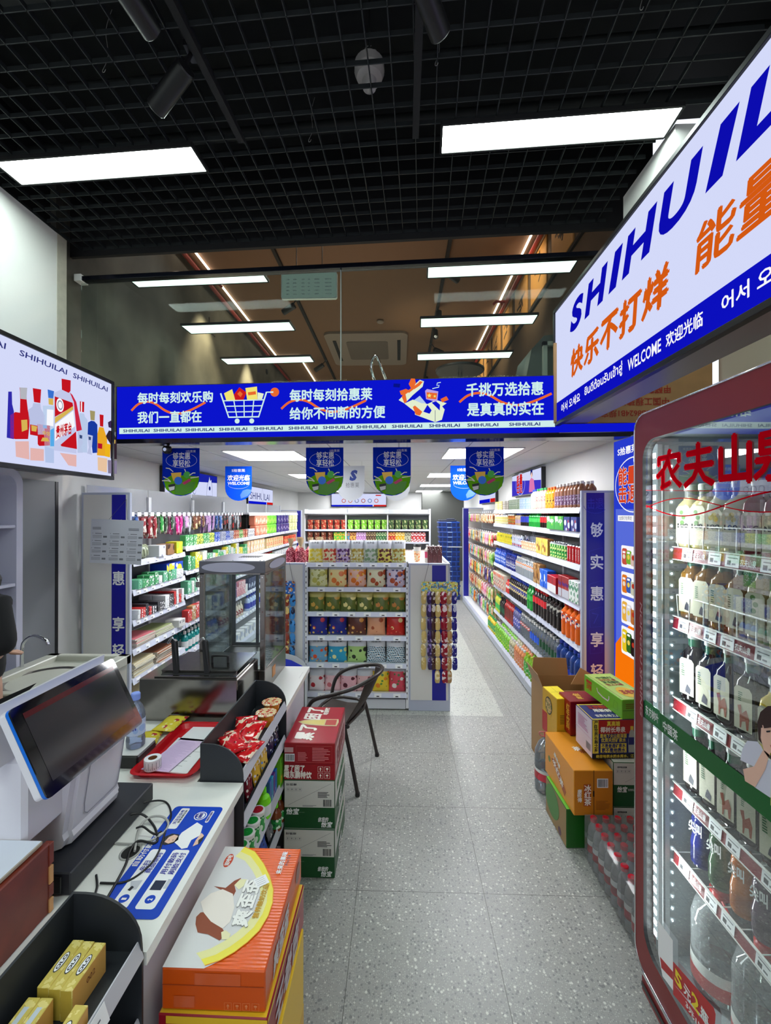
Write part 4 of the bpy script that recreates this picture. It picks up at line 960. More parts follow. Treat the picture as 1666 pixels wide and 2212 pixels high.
rr(far_box('drink_carton', .062, .04, .125,pal('carton grey green',(120,140,110)),art('carton grey green art',(150,166,130),[(60,110,60),(220,224,210)],45)),5.16,5.66,6,'grey green drink carton on the top right shelf','carton', .058,rows=2,rowdx=.05)
rr(far_box('drink_carton', .062, .04, .12,pal('carton pale',(196,190,180)),art('carton pale art',(204,198,186),[(150,130,110)],40)),5.67,6.0,6,'beige drink carton on the top right shelf','carton', .062)
rr(far_box('drink_carton', .062, .04, .12,pal('carton yellow',(240,214,90)),art('carton yellow art',(244,220,90),[(255,246,200),(214,170,40)],40)),6.01,6.42,6,'yellow drink carton on the top right shelf, farthest','carton', .06)
rr(far_box('can_multipack', .135, .1, .115,pal('pack deep blue',(16,40,130)),art('blue pack art',(16,40,130),[(214,220,235),(190,30,40)],14,amount=.4)),3.43,3.72,5,'deep blue multipack of cans on the second right shelf','multipack', .14)
rr(far_box('can_multipack', .19, .1, .12,pal('pack green',(40,140,50)),art('green pack art',(50,150,60),[(230,240,220),(120,200,40)],9,amount=.35),'7up',TXTW, .35),3.73,4.12,5,'green multipack of cans on the second right shelf','multipack', .2)
rr(B_('cola_bottle', .155, .026,cola,capr,redl,(.35, .68)),4.13,4.42,5,'cola bottle with red label on the second right shelf','bottle', .058,rows=2,rowdx=.06)
rr(B_('lemonade_bottle', .155, .027,sprite,capg,pal('label green',(60,180,80)),(.35, .6)),4.43,4.78,5,'green lemonade bottle on the second right shelf','bottle', .058,rows=2,rowdx=.06)
rr(B_('blue_label_cola_bottle', .15, .026,cola,capb,blul,(.3, .72)),4.79,5.12,5,'dark cola bottle with blue label on the second right shelf','bottle', .058,rows=2,rowdx=.06)
rr(B_('beige_drink_bottle', .14, .027,pal('beige drink',(206,176,140)),capb,pal('label lilac',(190,160,190)),(.2, .5)),5.13,5.36,5,'beige drink bottle on the second right shelf','bottle', .062)
rr(far_can('amber_can', .13, .03,art('amber can',(226,140,30),[(180,60,20),(60,130,60)],30)),5.37,5.68,5,'orange and green can on the second right shelf','can', .066)
rr(far_can('pale_yellow_can', .115, .03,art('cream can',(240,226,130),[(250,244,210)],30)),5.69,6.44,5,'pale yellow can on the second right shelf','can', .066,rows=2,rowdx=.066)
redc=pal('can red',(196,18,28));
def can_text(name,h,r,body,s_,top=None):
 b=MB();b.lathe([(r* .8,0,CHROME),(r,h* .04,body),(r,h* .94,CHROME),(r* .84,h* .985),(r* .84,h)],16)
 vs,fs,bb=text_data(s_, .02);k=h* .62/(bb[2]-bb[0]);
 P=[]
 for x,y in vs:
  zz=(x-bb[0])*k+h* .18;a=-PI/2-((y-(bb[1]+bb[3])/2)*k)/r;P.append(((r+ .0006)*math.cos(a),(r+ .0006)*math.sin(a),zz))
 b.add(P,fs,TXTW);return(name,b.mesh(name),[])
rr(can_text('cola_can', .145, .027,redc,'Coca-Cola'),3.43,3.72,4,'tall red cola can with white script on the third right shelf','can', .057,rows=2,rowdx=.06)
rr(far_can('lemonade_can', .145, .027,art('green can art',(30,156,60),[(220,236,150),(14,110,50)],36,top=(214,226,214),topf=.85)),3.73,4.12,4,'tall green lemonade can on the third right shelf','can', .057,rows=2,rowdx=.06)
rr(far_box('beer_multipack', .2, .06, .16,pal('beer brown',(150,90,40)),art('beer art',(226,196,80),[(150,84,20),(240,230,150)],10)),4.14,4.52,4,'yellow and brown pack of tins on the third right shelf','multipack', .2)
rr(far_can('beige_cup', .10, .031,art('beige cup art',(222,180,140),[(240,220,190)],30,top=(120,80,60),topf=.93)),4.54,5.06,4,'short beige drink cup on the third right shelf','cup', .068)
rr(far_can('grey_blue_can', .16, .031,art('grey blue can art',(196,204,220),[(60,80,150),(230,232,240)],26)),4.54,5.06,4,'tall white and blue can behind the beige cups on the third right shelf','can', .068,x=1.53)
rr(far_can('white_blue_can', .15, .031,art('white red blue can',(214,222,236),[(190,30,40),(40,60,160)],24)),5.08,5.5,4,'white, red and blue can on the third right shelf','can', .066,rows=2,rowdx=.066)
rr(far_can('yellow_can', .15, .031,art('yellow can art',(232,214,40),[(60,110,50),(250,240,120)],20)),5.52,6.3,4,'yellow can with green print on the third right shelf','can', .066,rows=2,rowdx=.066)
rr(far_box('tall_milk_carton', .06, .08, .17,whil,art('milk carton art',(226,232,228),[(60,140,100),(240,244,244)],26)),3.43,3.62,3,'white and green milk carton on the fourth right shelf, next to the end panel','carton', .062)
rr(far_box('red_gift_carton', .075, .08, .18,pal('gift red',(150,20,26)),art('gift red art',(150,20,26),[(190,60,40)],14,low=(196,196,206),lowf=.4),'Want',BLUEINK, .2),3.63,3.86,3,'dark red carton with grey base on the fourth right shelf','carton', .077)
rr(far_box('red_white_milk_box', .12, .1, .145,pal('box red',(180,24,40)),art('red white box art',(180,24,40),[(150,10,30)],9,low=(236,236,236),lowf=.5)),3.88,4.12,3,'red over white milk box on the fourth right shelf','box', .12)
rr(far_box('blue_bottle_pack', .11, .08, .17,pal('box blue',(20,90,200)),art('blue box art',(20,96,214),[(230,236,250)],10)),4.14,4.36,3,'bright blue drink box on the fourth right shelf','box', .11)
rr(far_box('amber_tea_pack', .11, .06, .2,pal('amber tea',(160,110,50)),art('amber tea art',(176,126,60),[(90,50,30),(226,200,150)],12)),4.38,4.6,3,'golden brown drink pack on the fourth right shelf','box', .11)
rr(B_('clear_drink_bottle', .2, .027,thin('pet pale',(214,224,230), .45, .08,1),capw,art('orange spot label',(200,210,216),[(236,150,90)],40),(.45, .75)),4.62,5.34,3,'slim clear bottle with an orange mark on the fourth right shelf','bottle', .058,rows=2,rowdx=.06)
rr(B_('dark_blue_bottle', .2, .03,pal('navy bottle',(24,34,120),rough=.15),capb,art('navy art',(40,50,150),[(190,200,230),(200,190,120)],40),(.15, .6)),5.36,5.8,3,'dark blue drink bottle on the fourth right shelf','bottle', .064,rows=2,rowdx=.064)
rr(B_('sky_blue_bottle', .215, .033,pal('sky bottle',(30,80,190),rough=.15),capb,art('sky art',(50,100,210),[(214,226,250)],30),(.15, .6)),5.82,6.44,3,'bright blue drink bottle on the fourth right shelf, farthest','bottle', .07,rows=2,rowdx=.07)
rr(B_('orange_soda_bottle', .275, .046,pal('orange soda',(226,100,20),rough=.12),capr,art('orange soda label',(226,90,30),[(250,240,230),(20,40,120)],20,amount=.4),(.45, .72),n=16),3.43,3.82,2,'large orange soda bottle on the fifth right shelf, by the end panel','bottle', .095)
rr(B_('large_cola_bottle', .27, .042,cola,capk,art('black label art',(30,24,26),[(190,190,180)],30),(.45, .72),n=16),3.84,4.2,2,'large dark cola bottle with a black label on the fifth right shelf','bottle', .088)
rr(B_('large_cola_bottle', .26, .04,cola,capr,redl,(.45, .70),n=16),4.21,4.62,2,'large cola bottle with a red label on the fifth right shelf','bottle', .082,rows=2,rowdx=.085)
rr(B_('large_lemonade_bottle', .26, .042,sprite,capg,pal('label green',(60,180,80)),(.4, .6)),4.63,4.83,2,'large green lemonade bottle on the fifth right shelf','bottle', .09,rows=2,rowdx=.085)
rr(B_('blue_label_large_bottle', .25, .034,cola,capb,art('blue yellow label',(40,50,140),[(226,206,120),(220,220,230)],34),(.3, .66)),4.84,5.62,2,'dark bottle with a blue and cream label on the fifth right shelf','bottle', .07,rows=2,rowdx=.075)
rr(B_('red_tumbler_bottle', .17, .035,pal('red jelly',(214,60,50)),capr,whil,(.4, .6)),5.63,5.8,2,'short red bottle on the fifth right shelf','bottle', .08)
rr(far_box('biscuit_box', .1, .1, .2,pal('box cream',(222,214,196)),art('cream orange art',(224,216,200),[(226,90,30),(30,40,90),(190,140,60)],18)),5.82,6.44,2,'cream and orange box on the fifth right shelf, farthest','box', .105)
rr(B_('large_blue_water_bottle', .30, .05,BLUEB,capb,art('water blue label',(20,60,190),[(120,170,240)],14),(.1, .38),n=18,wavy=True,parts=True),3.43,3.92,1,'large blue tinted water bottle on the lowest hanging right shelf','bottle', .105,rows=2,rowdx=.11)
rr(B_('water_bottle', .27, .037,CLEARB,capw,grnl,(.30, .56),n=16,wavy=True,parts=True),3.94,4.42,1,'clear water bottle with dark green label on the lowest hanging right shelf','bottle', .08,rows=2,rowdx=.085)
rr(B_('water_bottle', .26, .035,CLEARB,capw,pal('label bright blue',(30,90,220)),(.28, .56),wavy=True,parts=True),4.43,4.74,1,'clear water bottle with bright blue label on the lowest hanging right shelf','bottle', .076,rows=2,rowdx=.08)
rr(B_('water_bottle', .255, .034,CLEARB,capw,art('red white label',(240,226,222),[(200,40,40)],40),(.5, .64),wavy=True,parts=True),4.75,5.12,1,'clear water bottle with red and white label on the lowest hanging right shelf','bottle', .075,rows=2,rowdx=.08)
rr(B_('violet_water_bottle', .26, .035,PURB,capb,art('violet label',(80,90,190),[(220,210,230)],24),(.2, .6)),5.13,5.42,1,'violet tinted bottle on the lowest hanging right shelf','bottle', .078)
rr(B_('red_tea_bottle', .26, .034,pal('red tea',(170,30,20),rough=.15),capr,pal('label maroon',(120,20,20)),(.2, .7)),5.43,5.86,1,'red tea bottle on the lowest hanging right shelf','bottle', .072)
rr(B_('dark_drink_bottle', .25, .034,cola,capk,grnl,(.2, .5)),5.87,6.12,1,'dark drink bottle on the lowest hanging right shelf','bottle', .074)
rr(B_('yellow_green_bottle', .24, .034,pal('yellow green',(196,200,60)),capg,pal('label green',(60,180,80)),(.2, .5)),6.13,6.42,1,'yellow green bottle on the lowest hanging right shelf, farthest','bottle', .074)
rr(B_('black_tea_bottle', .2, .036,cola,capw,redl,(.3, .6)),3.5,3.85,0,'dark bottle with white cap on the base of the right shelving','bottle', .08)
rr(B_('iced_tea_bottle', .215, .039,pal('amber iced tea',(176,80,20),rough=.12),capy,art('tea label',(214,150,40),[(80,60,110),(240,210,100)],26),(.2, .62),n=16),3.88,4.28,0,'amber iced tea bottle with yellow green cap on the base of the right shelving','bottle', .09,rows=2,rowdx=.085)
rr(B_('green_tea_bottle', .215, .036,pal('green tea',(120,170,40),rough=.15),capy,art('green tea label',(60,170,60),[(220,230,200)],22),(.15, .62),n=14),4.3,4.6,0,'green tea bottle with lime cap on the base of the right shelving','bottle', .082,rows=2,rowdx=.085)
rr(B_('peach_tea_bottle', .21, .035,pal('peach tea',(206,130,80),rough=.15),capw,art('peach label',(214,130,90),[(226,200,180),(150,60,40)],22),(.15, .62)),4.62,4.98,0,'peach coloured tea bottle with white cap on the base of the right shelving','bottle', .08,rows=2,rowdx=.085)
rr(B_('grey_tea_bottle', .21, .035,pal('pale tea',(176,170,130),rough=.15),capw,art('pale tea label',(196,196,180),[(80,90,60)],24),(.15, .62)),5.0,5.2,0,'grey green tea bottle with white cap on the base of the right shelving','bottle', .08,rows=2,rowdx=.085)
rr(B_('lime_tea_bottle', .21, .035,pal('lime tea',(120,190,40),rough=.15),capw,art('lime label',(110,190,50),[(240,230,90),(50,140,60)],22),(.15, .62)),5.22,5.95,0,'lime green tea bottle on the base of the right shelving','bottle', .08,rows=2,rowdx=.085)
rr(B_('yellow_tea_bottle', .2, .035,pal('yellow tea',(220,190,50),rough=.15),capg,art('yellow label',(60,160,90),[(230,220,80)],22),(.15, .62)),5.97,6.42,0,'yellow tea bottle with green label on the base of the right shelving, farthest','bottle', .08)
HK=mat('zinc hook wire',(190,192,196), .3,metal=.7)
ROWZ=(1.79,1.49,1.20, .92, .65, .38)
rowname=('top','second','third','fourth','fifth','lowest')
snack_cols=[((222,60,60),(240,230,220)),((40,120,120),(200,220,210)),((226,110,150),(250,230,230)),((206,196,180),(120,70,50)),((196,150,90),(230,220,200)),((120,180,50),(230,240,200)),((40,30,70),(120,100,160)),((190,80,20),(240,170,60)),((226,210,160),(160,60,40)),((90,160,200),(240,240,220)),((176,40,30),(230,200,150)),((60,50,40),(180,160,120)),((216,176,60),(250,240,200)),((60,140,50),(210,230,150)),((214,214,206),(150,120,90)),((196,20,26),(250,240,230))]
cname=['red and white','teal','pink','beige','tan','light green','dark violet','orange brown','cream and red','pale blue','brick red','dark brown','golden','green','grey white','bright red']
SN={}
def hang_proto(ci,w=.13,h=.19,d=.03):
 k=(ci,w,h)
 if k not in SN:
  c=snack_cols[ci];m_=art('snack bag %s'%cname[ci],c[0],[c[1],tuple(int((a+b_)/2)for a,b_ in zip(*c))],9,amount=.5,kind='noise',rough=.22)
  p=far_pouch('snack_bag',w,d,h,m_,5,6);me=p[1]
  for v in me.vertices:v.co.z-=h+ .012
  SN[k]=('snack_bag',me,[])
 return SN[k]
random.seed(11)
for r_,z in enumerate(ROWZ):
 t_=thing('peg_hook_row','row of wire display hooks at the far right, %s row'%rowname[r_],'display hooks',(1.68,7.65,z));
 hb=MB(t_.location);hb.box(1.672,1.684,6.52,8.78,z- .012,z+ .012,SHELFW);hb.build('crossbar',t_)
 y=6.62
 while y<8.72:
  ci=random.randrange(16)
  if r_==0 and y<7.1:ci=random.choice((3,4,8))
  h_= .15 if r_==0 else .2
  hk=MB(t_.location);hk.tube([(1.675,y,z),(1.40,y,z+ .005),(1.385,y,z+ .02)], .0025,HK,5);hk.box(1.383,1.386,y- .018,y+ .018,z+ .008,z+ .03,TAGW);hk.build('hook',t_)
  for q in range(4):
   x=1.405+q* .05
   w_= .12
   o=place(hang_proto(ci,w_,h_),(x,y+random.uniform(-.004, .004),z+ .006),RZ+random.uniform(-.1, .1),'%s snack bag hanging on the %s hook row of the far right shelving'%(cname[ci],rowname[r_]),'snack bag','%s bags on the %s hook row'%(cname[ci],rowname[r_]),(random.uniform(-.06, .06),0))
  y+=random.uniform(.145, .175)
LX=-2.125;LB=-2.64
z0s=[.455, .69, .925,1.17,1.405]
z1s=[.395, .69, .975,1.215,1.455]
lb_=[(3.42,4.28,z0s,1.95,'nearest bay'),(4.28,5.2,z1s,1.95,'second bay'),(5.2,6.12,z1s,1.95,'third bay'),(6.12,7.1,z1s+[1.80],1.95,'fourth bay'),(7.1,8.1,z1s+[1.80],1.95,'fifth bay'),(8.1,9.1,z1s+[1.80],1.95,'farthest bay')]
for y0,y1,zs,zt,lb in lb_:
 bay('white shelving along the left wall, %s'%lb,y0,y1,LX,LB+ .12,1,zs,zt,LX+ .08,tick=True)
end_panel('pale end panel with a blue strip of white vertical characters at the left shelving',-2.51,-2.12,3.365,1.955,(-2.262,-2.15),0,[('够',1.64),('惠',1.235),('享', .875),('轻', .665),('松', .42)])
end_panel('far blue and white end panel of the left shelving',-2.5,-2.05,9.12,1.86,(-2.15,-2.07))
for y0,y1,n in((3.42,4.28,'nearest'),(4.28,5.2,'second'),(5.2,6.12,'third'),(6.12,7.1,'fourth')):
 b=MB((LB+ .13,(y0+y1)/2,1.9));b.box(LB+ .125,LB+ .128,y0+ .01,y1- .01,1.72,2.02,thin('frosted acrylic',(238,240,244), .35, .15, .8));tag(b.build('acrylic_panel'),'clear acrylic upstand above the left shelving, %s'%n,'panel')
LR=PI/2
def ll(proto,y0,y1,z,label,cat,pitch,x=-2.175,rows=1,rowdx=-.09,**k):run_y(proto,y0,y1,x,z+ .001,LR,label,cat,label,pitch,rows=rows,rowdx=rowdx,**k)
t_=thing('peg_hook_row','row of display hooks with white ticket holders at the top of the left shelving','display hooks',(-2.5,4.8,1.79))
hb=MB(t_.location);hb.box(-2.512,-2.498,3.45,6.1,1.78,1.80,SHELFW);hb.build('crossbar',t_)
hang=[('red_card_pack',(150,24,40),(240,236,226),'dark red carded item'),('green_blister_pack',(40,150,60),(200,230,190),'green blister item'),('dark_green_roll',(34,70,44),(210,214,206),'dark green and white tube'),('magenta_pack',(206,30,130),(250,180,220),'magenta foil pack'),('lilac_pack',(196,150,206),(240,220,240),'lilac foil pack'),('brown_pack',(110,60,40),(220,200,160),'brown printed pack'),('black_tool_pack',(40,40,46),(190,40,40),'dark carded tool'),('blue_pack',(60,110,190),(220,220,230),'blue carded item'),('silver_pack',(180,184,190),(90,90,100),'silver carded tool')]
hp=[]
for nm,c1,c2,lb in hang:
 m_=art('hang '+nm,c1,[c2,tuple(int(a* .6)for a in c1)],22,amount=.5,kind='noise');p=far_pouch(nm, .075, .018, .2,m_,4,5)
 for v in p[1].vertices:v.co.z-= .215
 hp.append((p[0],p[1],[]));
seq=[7,7,0,0,0,1,2,2,3,3,4,8,5,5,5,4,4,4,7,7,6,6,8,6,8,8,6]
for k,s_ in enumerate(seq):
 y=3.5+k* .096
 hk=MB(t_.location);hk.tube([(-2.5,y,1.79),(-2.2,y,1.795),(-2.185,y,1.81)], .0025,HK,5);hk.box(-2.186,-2.183,y- .028,y+ .028,1.765,1.80,TAGW);hk.build('hook',t_)
 hs_=random.uniform(.62,1.12)
 for q in range(3):
  place(hp[s_],(-2.21-q* .05,y+random.uniform(-.01, .01),1.792),LR+random.uniform(-.25, .25),'%s hanging over the left shelving'%hang[s_][3],'hanging pack','%s on the left hooks'%hang[s_][3],(random.uniform(-.08, .08),0)).scale=(1,1,hs_)
def sbox(nm,w,d,h,c,spots,sc_=22,**k):return far_box(nm,w,d,h,mat('side '+nm+str(c),c, .4),art('art '+nm+str(c),c,spots,sc_,**k))
zz=1.405
place(far_pouch('folded_bag', .2, .12, .12,art('striped sage',(170,180,150),[(90,100,70)],8,kind='wave'),5,5),(-2.2,3.62,zz),LR,'folded sage green patterned bag on the top left shelf behind the price sheet','bag')
ll(sbox('white_box', .12, .12, .1,(226,228,232),[(120,130,160)]),3.75,3.9,zz,'white box on the top left shelf of the nearest bay','box', .13)
ll(sbox('brown_box', .11, .11, .1,(160,118,80),[(70,50,40)],10),3.93,4.06,zz,'brown box on the top left shelf of the nearest bay','box', .12)
ll(sbox('yellow_box', .11, .11, .11,(236,226,50),[(180,220,60)],12),4.07,4.24,zz,'yellow green box on the top left shelf of the nearest bay','box', .12)
zz=1.455
for(ya,yb,c,s2,nm)in((4.32,4.56,(70,160,90),[(200,226,200)],'green'),(4.56,4.72,(214,220,100),[(60,120,60)],'yellow green'),(4.72,4.86,(70,160,90),[(200,226,200)],'green'),(4.86,5.0,(214,220,100),[(60,120,60)],'yellow green'),(5.0,5.16,(50,90,200),[(200,210,240)],'blue'),(5.2,5.34,(196,200,216),[(120,130,170)],'grey white'),(5.34,5.46,(50,90,200),[(200,210,240)],'blue'),(5.46,5.58,(196,200,216),[(120,130,170)],'grey white'),(5.58,5.78,(176,60,40),[(230,200,170)],'red brown'),(5.78,5.92,(80,150,60),[(230,240,200)],'green'),(5.92,6.1,(176,60,40),[(230,200,170)],'red brown'),(6.14,6.5,(232,234,236),[(90,100,120)],'white')):
 p=sbox('small_carton', .075, .06, .055,c,s2,30)
 for lv in range(2):ll(p,ya,yb,zz+lv* .056,'%s little carton stacked on the fifth left shelf at %s'%(nm,'the nearer end' if ya<4.8 else('the middle' if ya<5.6 else 'the far end')),'carton', .078)
def tissue(nm,c,spots,**k):return far_box(nm, .19, .1, .15,mat('tis '+nm,c, .45),art('tissue '+nm,c,spots,12,**k),bev=.012)
for(ya,yb,p,lb,lv_)in((6.4,6.95,tissue('tissue_pack_salmon',(240,140,110),[(250,200,180)]),'salmon tissue pack stacked on the left shelf',2),(6.98,7.5,tissue('tissue_pack_lime',(110,210,40),[(180,230,100)]),'lime green tissue pack stacked on the left shelf',2),(7.55,8.35,tissue('tissue_pack_violet',(50,36,130),[(226,220,240)],amount=.3),'violet tissue pack with white swirls on the left shelf',2),(8.38,9.05,tissue('tissue_pack_cream',(232,234,170),[(190,200,120),(250,250,230)]),'cream tissue pack at the far end of the left shelf',2)):
 for lv in range(lv_):ll(p,ya,yb,1.455+lv* .152,lb,'tissue pack', .2)
random.seed(5)
cols=[((236,238,240),'white'),((196,214,226),'pale blue'),((214,60,60),'red'),((80,170,110),'green'),((40,80,180),'blue'),((236,220,60),'yellow'),((110,190,150),'mint'),((226,226,220),'off white'),((60,60,66),'dark'),((190,150,100),'tan'),((226,150,160),'rose')]
def pick(*ix):i=random.choice(ix);return cols[i]
def clutter(y0,y1,z,ixs,wr,hr,dr,lab,cat,nm,rows=2,x=-2.15,stack=1):
 y=y0
 while y<y1:
  c,cn=pick(*ixs);w=random.uniform(*wr);h=random.uniform(*hr);d=random.uniform(*dr)
  p=far_box(nm,w,d,h,mat('box '+cn,c, .4),art('front '+cn+str(len(MATS)%3),c,[(250,250,250),tuple(int(v* .55)for v in c)],40,amount=.42),bev=.0015)
  for r_ in range(rows):
   for s_ in range(stack):
    place(p,(x-d/2+ .03-r_*(d+ .01),y+w/2,z+ .001+s_*(h+ .0005)),LR+random.uniform(-.07, .07),'%s %s'%(cn,lab),cat,'%s %s'%(cn,lab))
  y+=w+random.uniform(.002, .012)
clutter(3.48,4.2,1.17,(0,7,1,3,6,0),(.05, .09),(.05, .12),(.05, .08),'stationery box on the fourth shelf of the nearest left bay','box','stationery_box',stack=1)
place(far_box('display_tray', .30, .16, .15,mat('tray blue',(24,60,190), .35),art('tray art',(30,80,200),[(240,230,60),(240,240,240)],8)),(-2.22,4.1,1.171),LR,'blue and yellow display tray on the fourth shelf of the nearest left bay','display box')
clutter(3.48,4.22, .925,(8,8,2,0,8),(.03, .07),(.03, .07),(.1, .16),'pen pack on the third shelf of the nearest left bay','pen pack','pen_pack',stack=2)
def nb(y,z,c,cn,n,w=.2,d=.28,th=.012):
 p=far_box('notebook',d,w,th,mat('notebook '+cn,c, .6),mat('page edge',(226,222,206), .7),bev=.001,side=mat('page edge',(226,222,206), .7))
 for k in range(n):place(p,(-2.24+random.uniform(-.012, .012),y+random.uniform(-.01, .01),z+ .001+k*(th+ .0006)),LR+random.uniform(-.05, .05),'%s notebook in a stack on a lower shelf of the nearest left bay'%cn,'notebook','%s notebooks in the nearest left bay'%cn)
nb(3.62, .69,(206,110,120),'rose',6);nb(3.93, .69,(150,160,110),'olive',5);nb(3.60, .455,(214,200,160),'cream',9);nb(3.93, .455,(150,90,60),'brown',8)
nb(3.62, .13,(214,200,160),'cream',14);nb(3.95, .13,(190,170,130),'tan',12)
b=MB((-2.13,4.17, .75));place(far_box('white_tray_box', .12, .14, .07,WHITE,WHITE,'12',GREYINK, .3),(-2.18,4.18, .691),LR,'white open box beside the notebooks in the nearest left bay','box')
specs=[(1.215,(3,5,7,0,6),'household box on the fourth left shelf'),(.975,(3,0,6,4,7),'carton on the third left shelf'),(.69,(4,2,0,9,10),'toiletry box on the second left shelf')]
for z,ix,lab in specs:clutter(4.32,6.0,z,ix,(.05, .09),(.11, .19),(.05, .08),lab,'box','goods_box',rows=1)
for(ya,yb,z,c,cc,lab,h)in((6.1,6.9,1.215,(240,200,160),(250,250,250),'peach and white packet on the fourth left shelf', .18),(7.0,8.0,1.215,(226,200,150),(240,90,50),'cream and orange packet on the fourth left shelf', .16),(8.1,9.0,1.215,(214,60,40),(250,220,120),'red and yellow packet on the fourth left shelf, far end', .14)):
 ll(far_box('packet', .11, .06,h,mat('pk'+lab,c, .4),art('pk '+lab,c,[cc,(250,240,220)],14)),ya,yb,z,lab,'packet', .125)
J=jug
ll(J('detergent_bottle', .2, .036,pal('teal liquid',(10,130,130),rough=.15),capw,whil),4.32,4.85, .395,'teal bottle on the lowest left shelf','bottle', .08,rows=2)
ll(J('detergent_bottle', .2, .036,pal('blue liquid',(30,110,210),rough=.15),capw,whil),4.87,5.1, .395,'blue bottle on the lowest left shelf','bottle', .08,rows=2)
ll(J('shampoo_bottle', .2, .034,pal('cream bottle',(226,214,196)),capw,art('red brown label',(150,60,60),[(240,230,220)],30)),5.22,5.95, .395,'cream coloured bottle with red label on the lowest left shelf','bottle', .085,rows=2)
ll(J('soap_bottle', .22, .042,pal('white blue bottle',(190,206,236)),capb,blul),6.14,6.7, .395,'white and blue detergent bottle on the lowest left shelf','bottle', .1,rows=1)
ll(J('soap_bottle', .24, .045,pal('yellow jug',(236,220,60)),pal('cap yellow',(240,210,40)),art('yel lab',(240,236,150),[(60,120,60)],20)),6.72,7.2, .395,'yellow detergent bottle on the lowest left shelf','bottle', .1)
ll(J('soap_bottle', .2, .04,pal('navy jug',(36,50,140)),capw,whil),7.22,8.0, .395,'navy and white detergent bottle on the lowest left shelf','bottle', .095)
ll(J('green_soap_bottle', .17, .035,pal('green soap',(60,180,70)),capr,whil),6.14,7.4, .975,'green soap bottle on the third left shelf','bottle', .085)
ll(sbox('red_gift_box', .2, .1, .17,(180,30,30),[(240,230,220)],10),7.42,8.2, .69,'red and white box on the second left shelf','box', .21)
ll(sbox('navy_tin', .1, .08, .16,(40,50,90),[(210,220,240)],14),6.14,7.3, .69,'navy tin on the second left shelf','box', .12)
ll(sbox('white_tin', .12, .08, .15,(220,224,226),[(130,150,180)],14),7.45,9.0, .975,'white carton on the third left shelf, far end','box', .13)
ll(sbox('grey_carton', .12, .08, .14,(206,206,210),[(214,90,70)],12),8.05,9.0, .395,'grey carton on the lowest left shelf, far end','box', .13)
ll(sbox('pale_carton', .12, .09, .12,(226,226,228),[(160,170,200)],12),4.3,9.0, .13,'pale carton on the base of the left shelving','carton', .16,x=-2.1)
t=thing('price_sheet','grey sheet of product labels hanging in front of the left end panel','paper sheet',(-2.135,3.2,1.42), .0,None)
b=MB();sh=[(-.175, .0),(-.19,-.33),(.205,-.345),(.225,-.015)]
o=Vector((0,0, .33));u=Vector((1,0,0));w=Vector((0,0,1))
b.prism([(p[0],0, .33+p[1])for p in sh],(0, .0015,0),mat('sheet paper',(200,202,212), .6));b.build('sheet',t)
b=MB()
for cx in range(3):
 for cy in range(4):
  x=-.165+cx* .135- .004*cy;z=-.12-cy* .055- .004*cx
  b.text('F',INK,o+u*x+w*(z+ .008)+Vector((0,-.001,0)),u,w, .008);b.poly([(x+ .02,z+ .009),(x+ .07,z+ .008),(x+ .07,z+ .012),(x+ .02,z+ .013)],GREYINK,o+Vector((0,-.001,0)),u,w)
  for q in range(4):b.poly([(x,z- .004-q* .006),(x+ .07,z- .005-q* .006),(x+ .07,z- .0035-q* .006),(x,z- .0025-q* .006)],GREYINK,o+Vector((0,-.001,0)),u,w)
  for q in range(8):b.poly([(x+ .082+q* .0036,z- .022),(x+ .084+q* .0036,z- .022),(x+ .084+q* .0036,z- .008),(x+ .082+q* .0036,z- .008)],INK,o+Vector((0,-.001,0)),u,w)
for q in range(3):b.poly([(-.165,-.065-q* .007),(-.10,-.066-q* .007),(-.10,-.063-q* .007),(-.165,-.062-q* .007)],GREYINK,o+Vector((0,-.001,0)),u,w);b.poly([(.11,-.075-q* .007),(.19,-.078-q* .007),(.19,-.075-q* .007),(.11,-.072-q* .007)],GREYINK,o+Vector((0,-.001,0)),u,w)
b.build('print',t)
b=MB();b.tube([(-.04, .0, .325),(-.01, .16, .48)], .0012,INK,5);b.tube([(.1, .0, .325),(-.01, .16, .48)], .0012,INK,5);b.build('string',t)
ISL=(-1.23, .46)
t=thing('display_island','low white island unit in the middle of the shop with shelves at its end','display unit',(-.39,4.6,0));O=t.location
b=MB(O);b.box(-1.21, .44,4.30,5.3,0.02,1.315,SHELFW, .004);b.box(-1.22,-.86,3.985,4.30, .02,1.315,SHELFW, .003);b.box(.09, .45,3.985,4.30, .02,1.315,SHELFW, .003);b.build('body',t)
b=MB(O)
for(x0,x1,y0,y1)in((-1.23, .46,5.28,5.30),(-1.23,-1.21,3.99,5.3),(.44, .46,3.99,5.3)):b.box(x0,x1,y0,y1,1.31,1.34,SHELFW, .002)
b.build('rim',t)
b=MB(O);b.box(-.845,-.835,3.99,4.3, .06,1.31,mat('dark side',(60,60,62), .5));b.box(.07, .08,3.99,4.3, .06,1.31,MATS['dark side']);b.box(-.835, .07,4.285,4.3, .06,1.31,BACKP);b.build('back_panel',t)
for xa,xt in((-.86,-.852),(.063, .070)):
 b=MB(O);b.box(xa,xa+ .025,3.955,3.985, .02,1.30,SHELFW, .002)
 for k in range(24):z= .1+ .05*k;b.box(xt,xt+ .006,3.953,3.956,z,z+ .018,BLACKM)
 b.build('upright',t)
b=MB(O);b.box(-.835, .06,3.96,4.285, .012, .098,mat('base kick pale',(214,216,224), .4), .003);b.build('plinth',t)
IZ=[.155, .42, .67, .888,1.113,1.337]
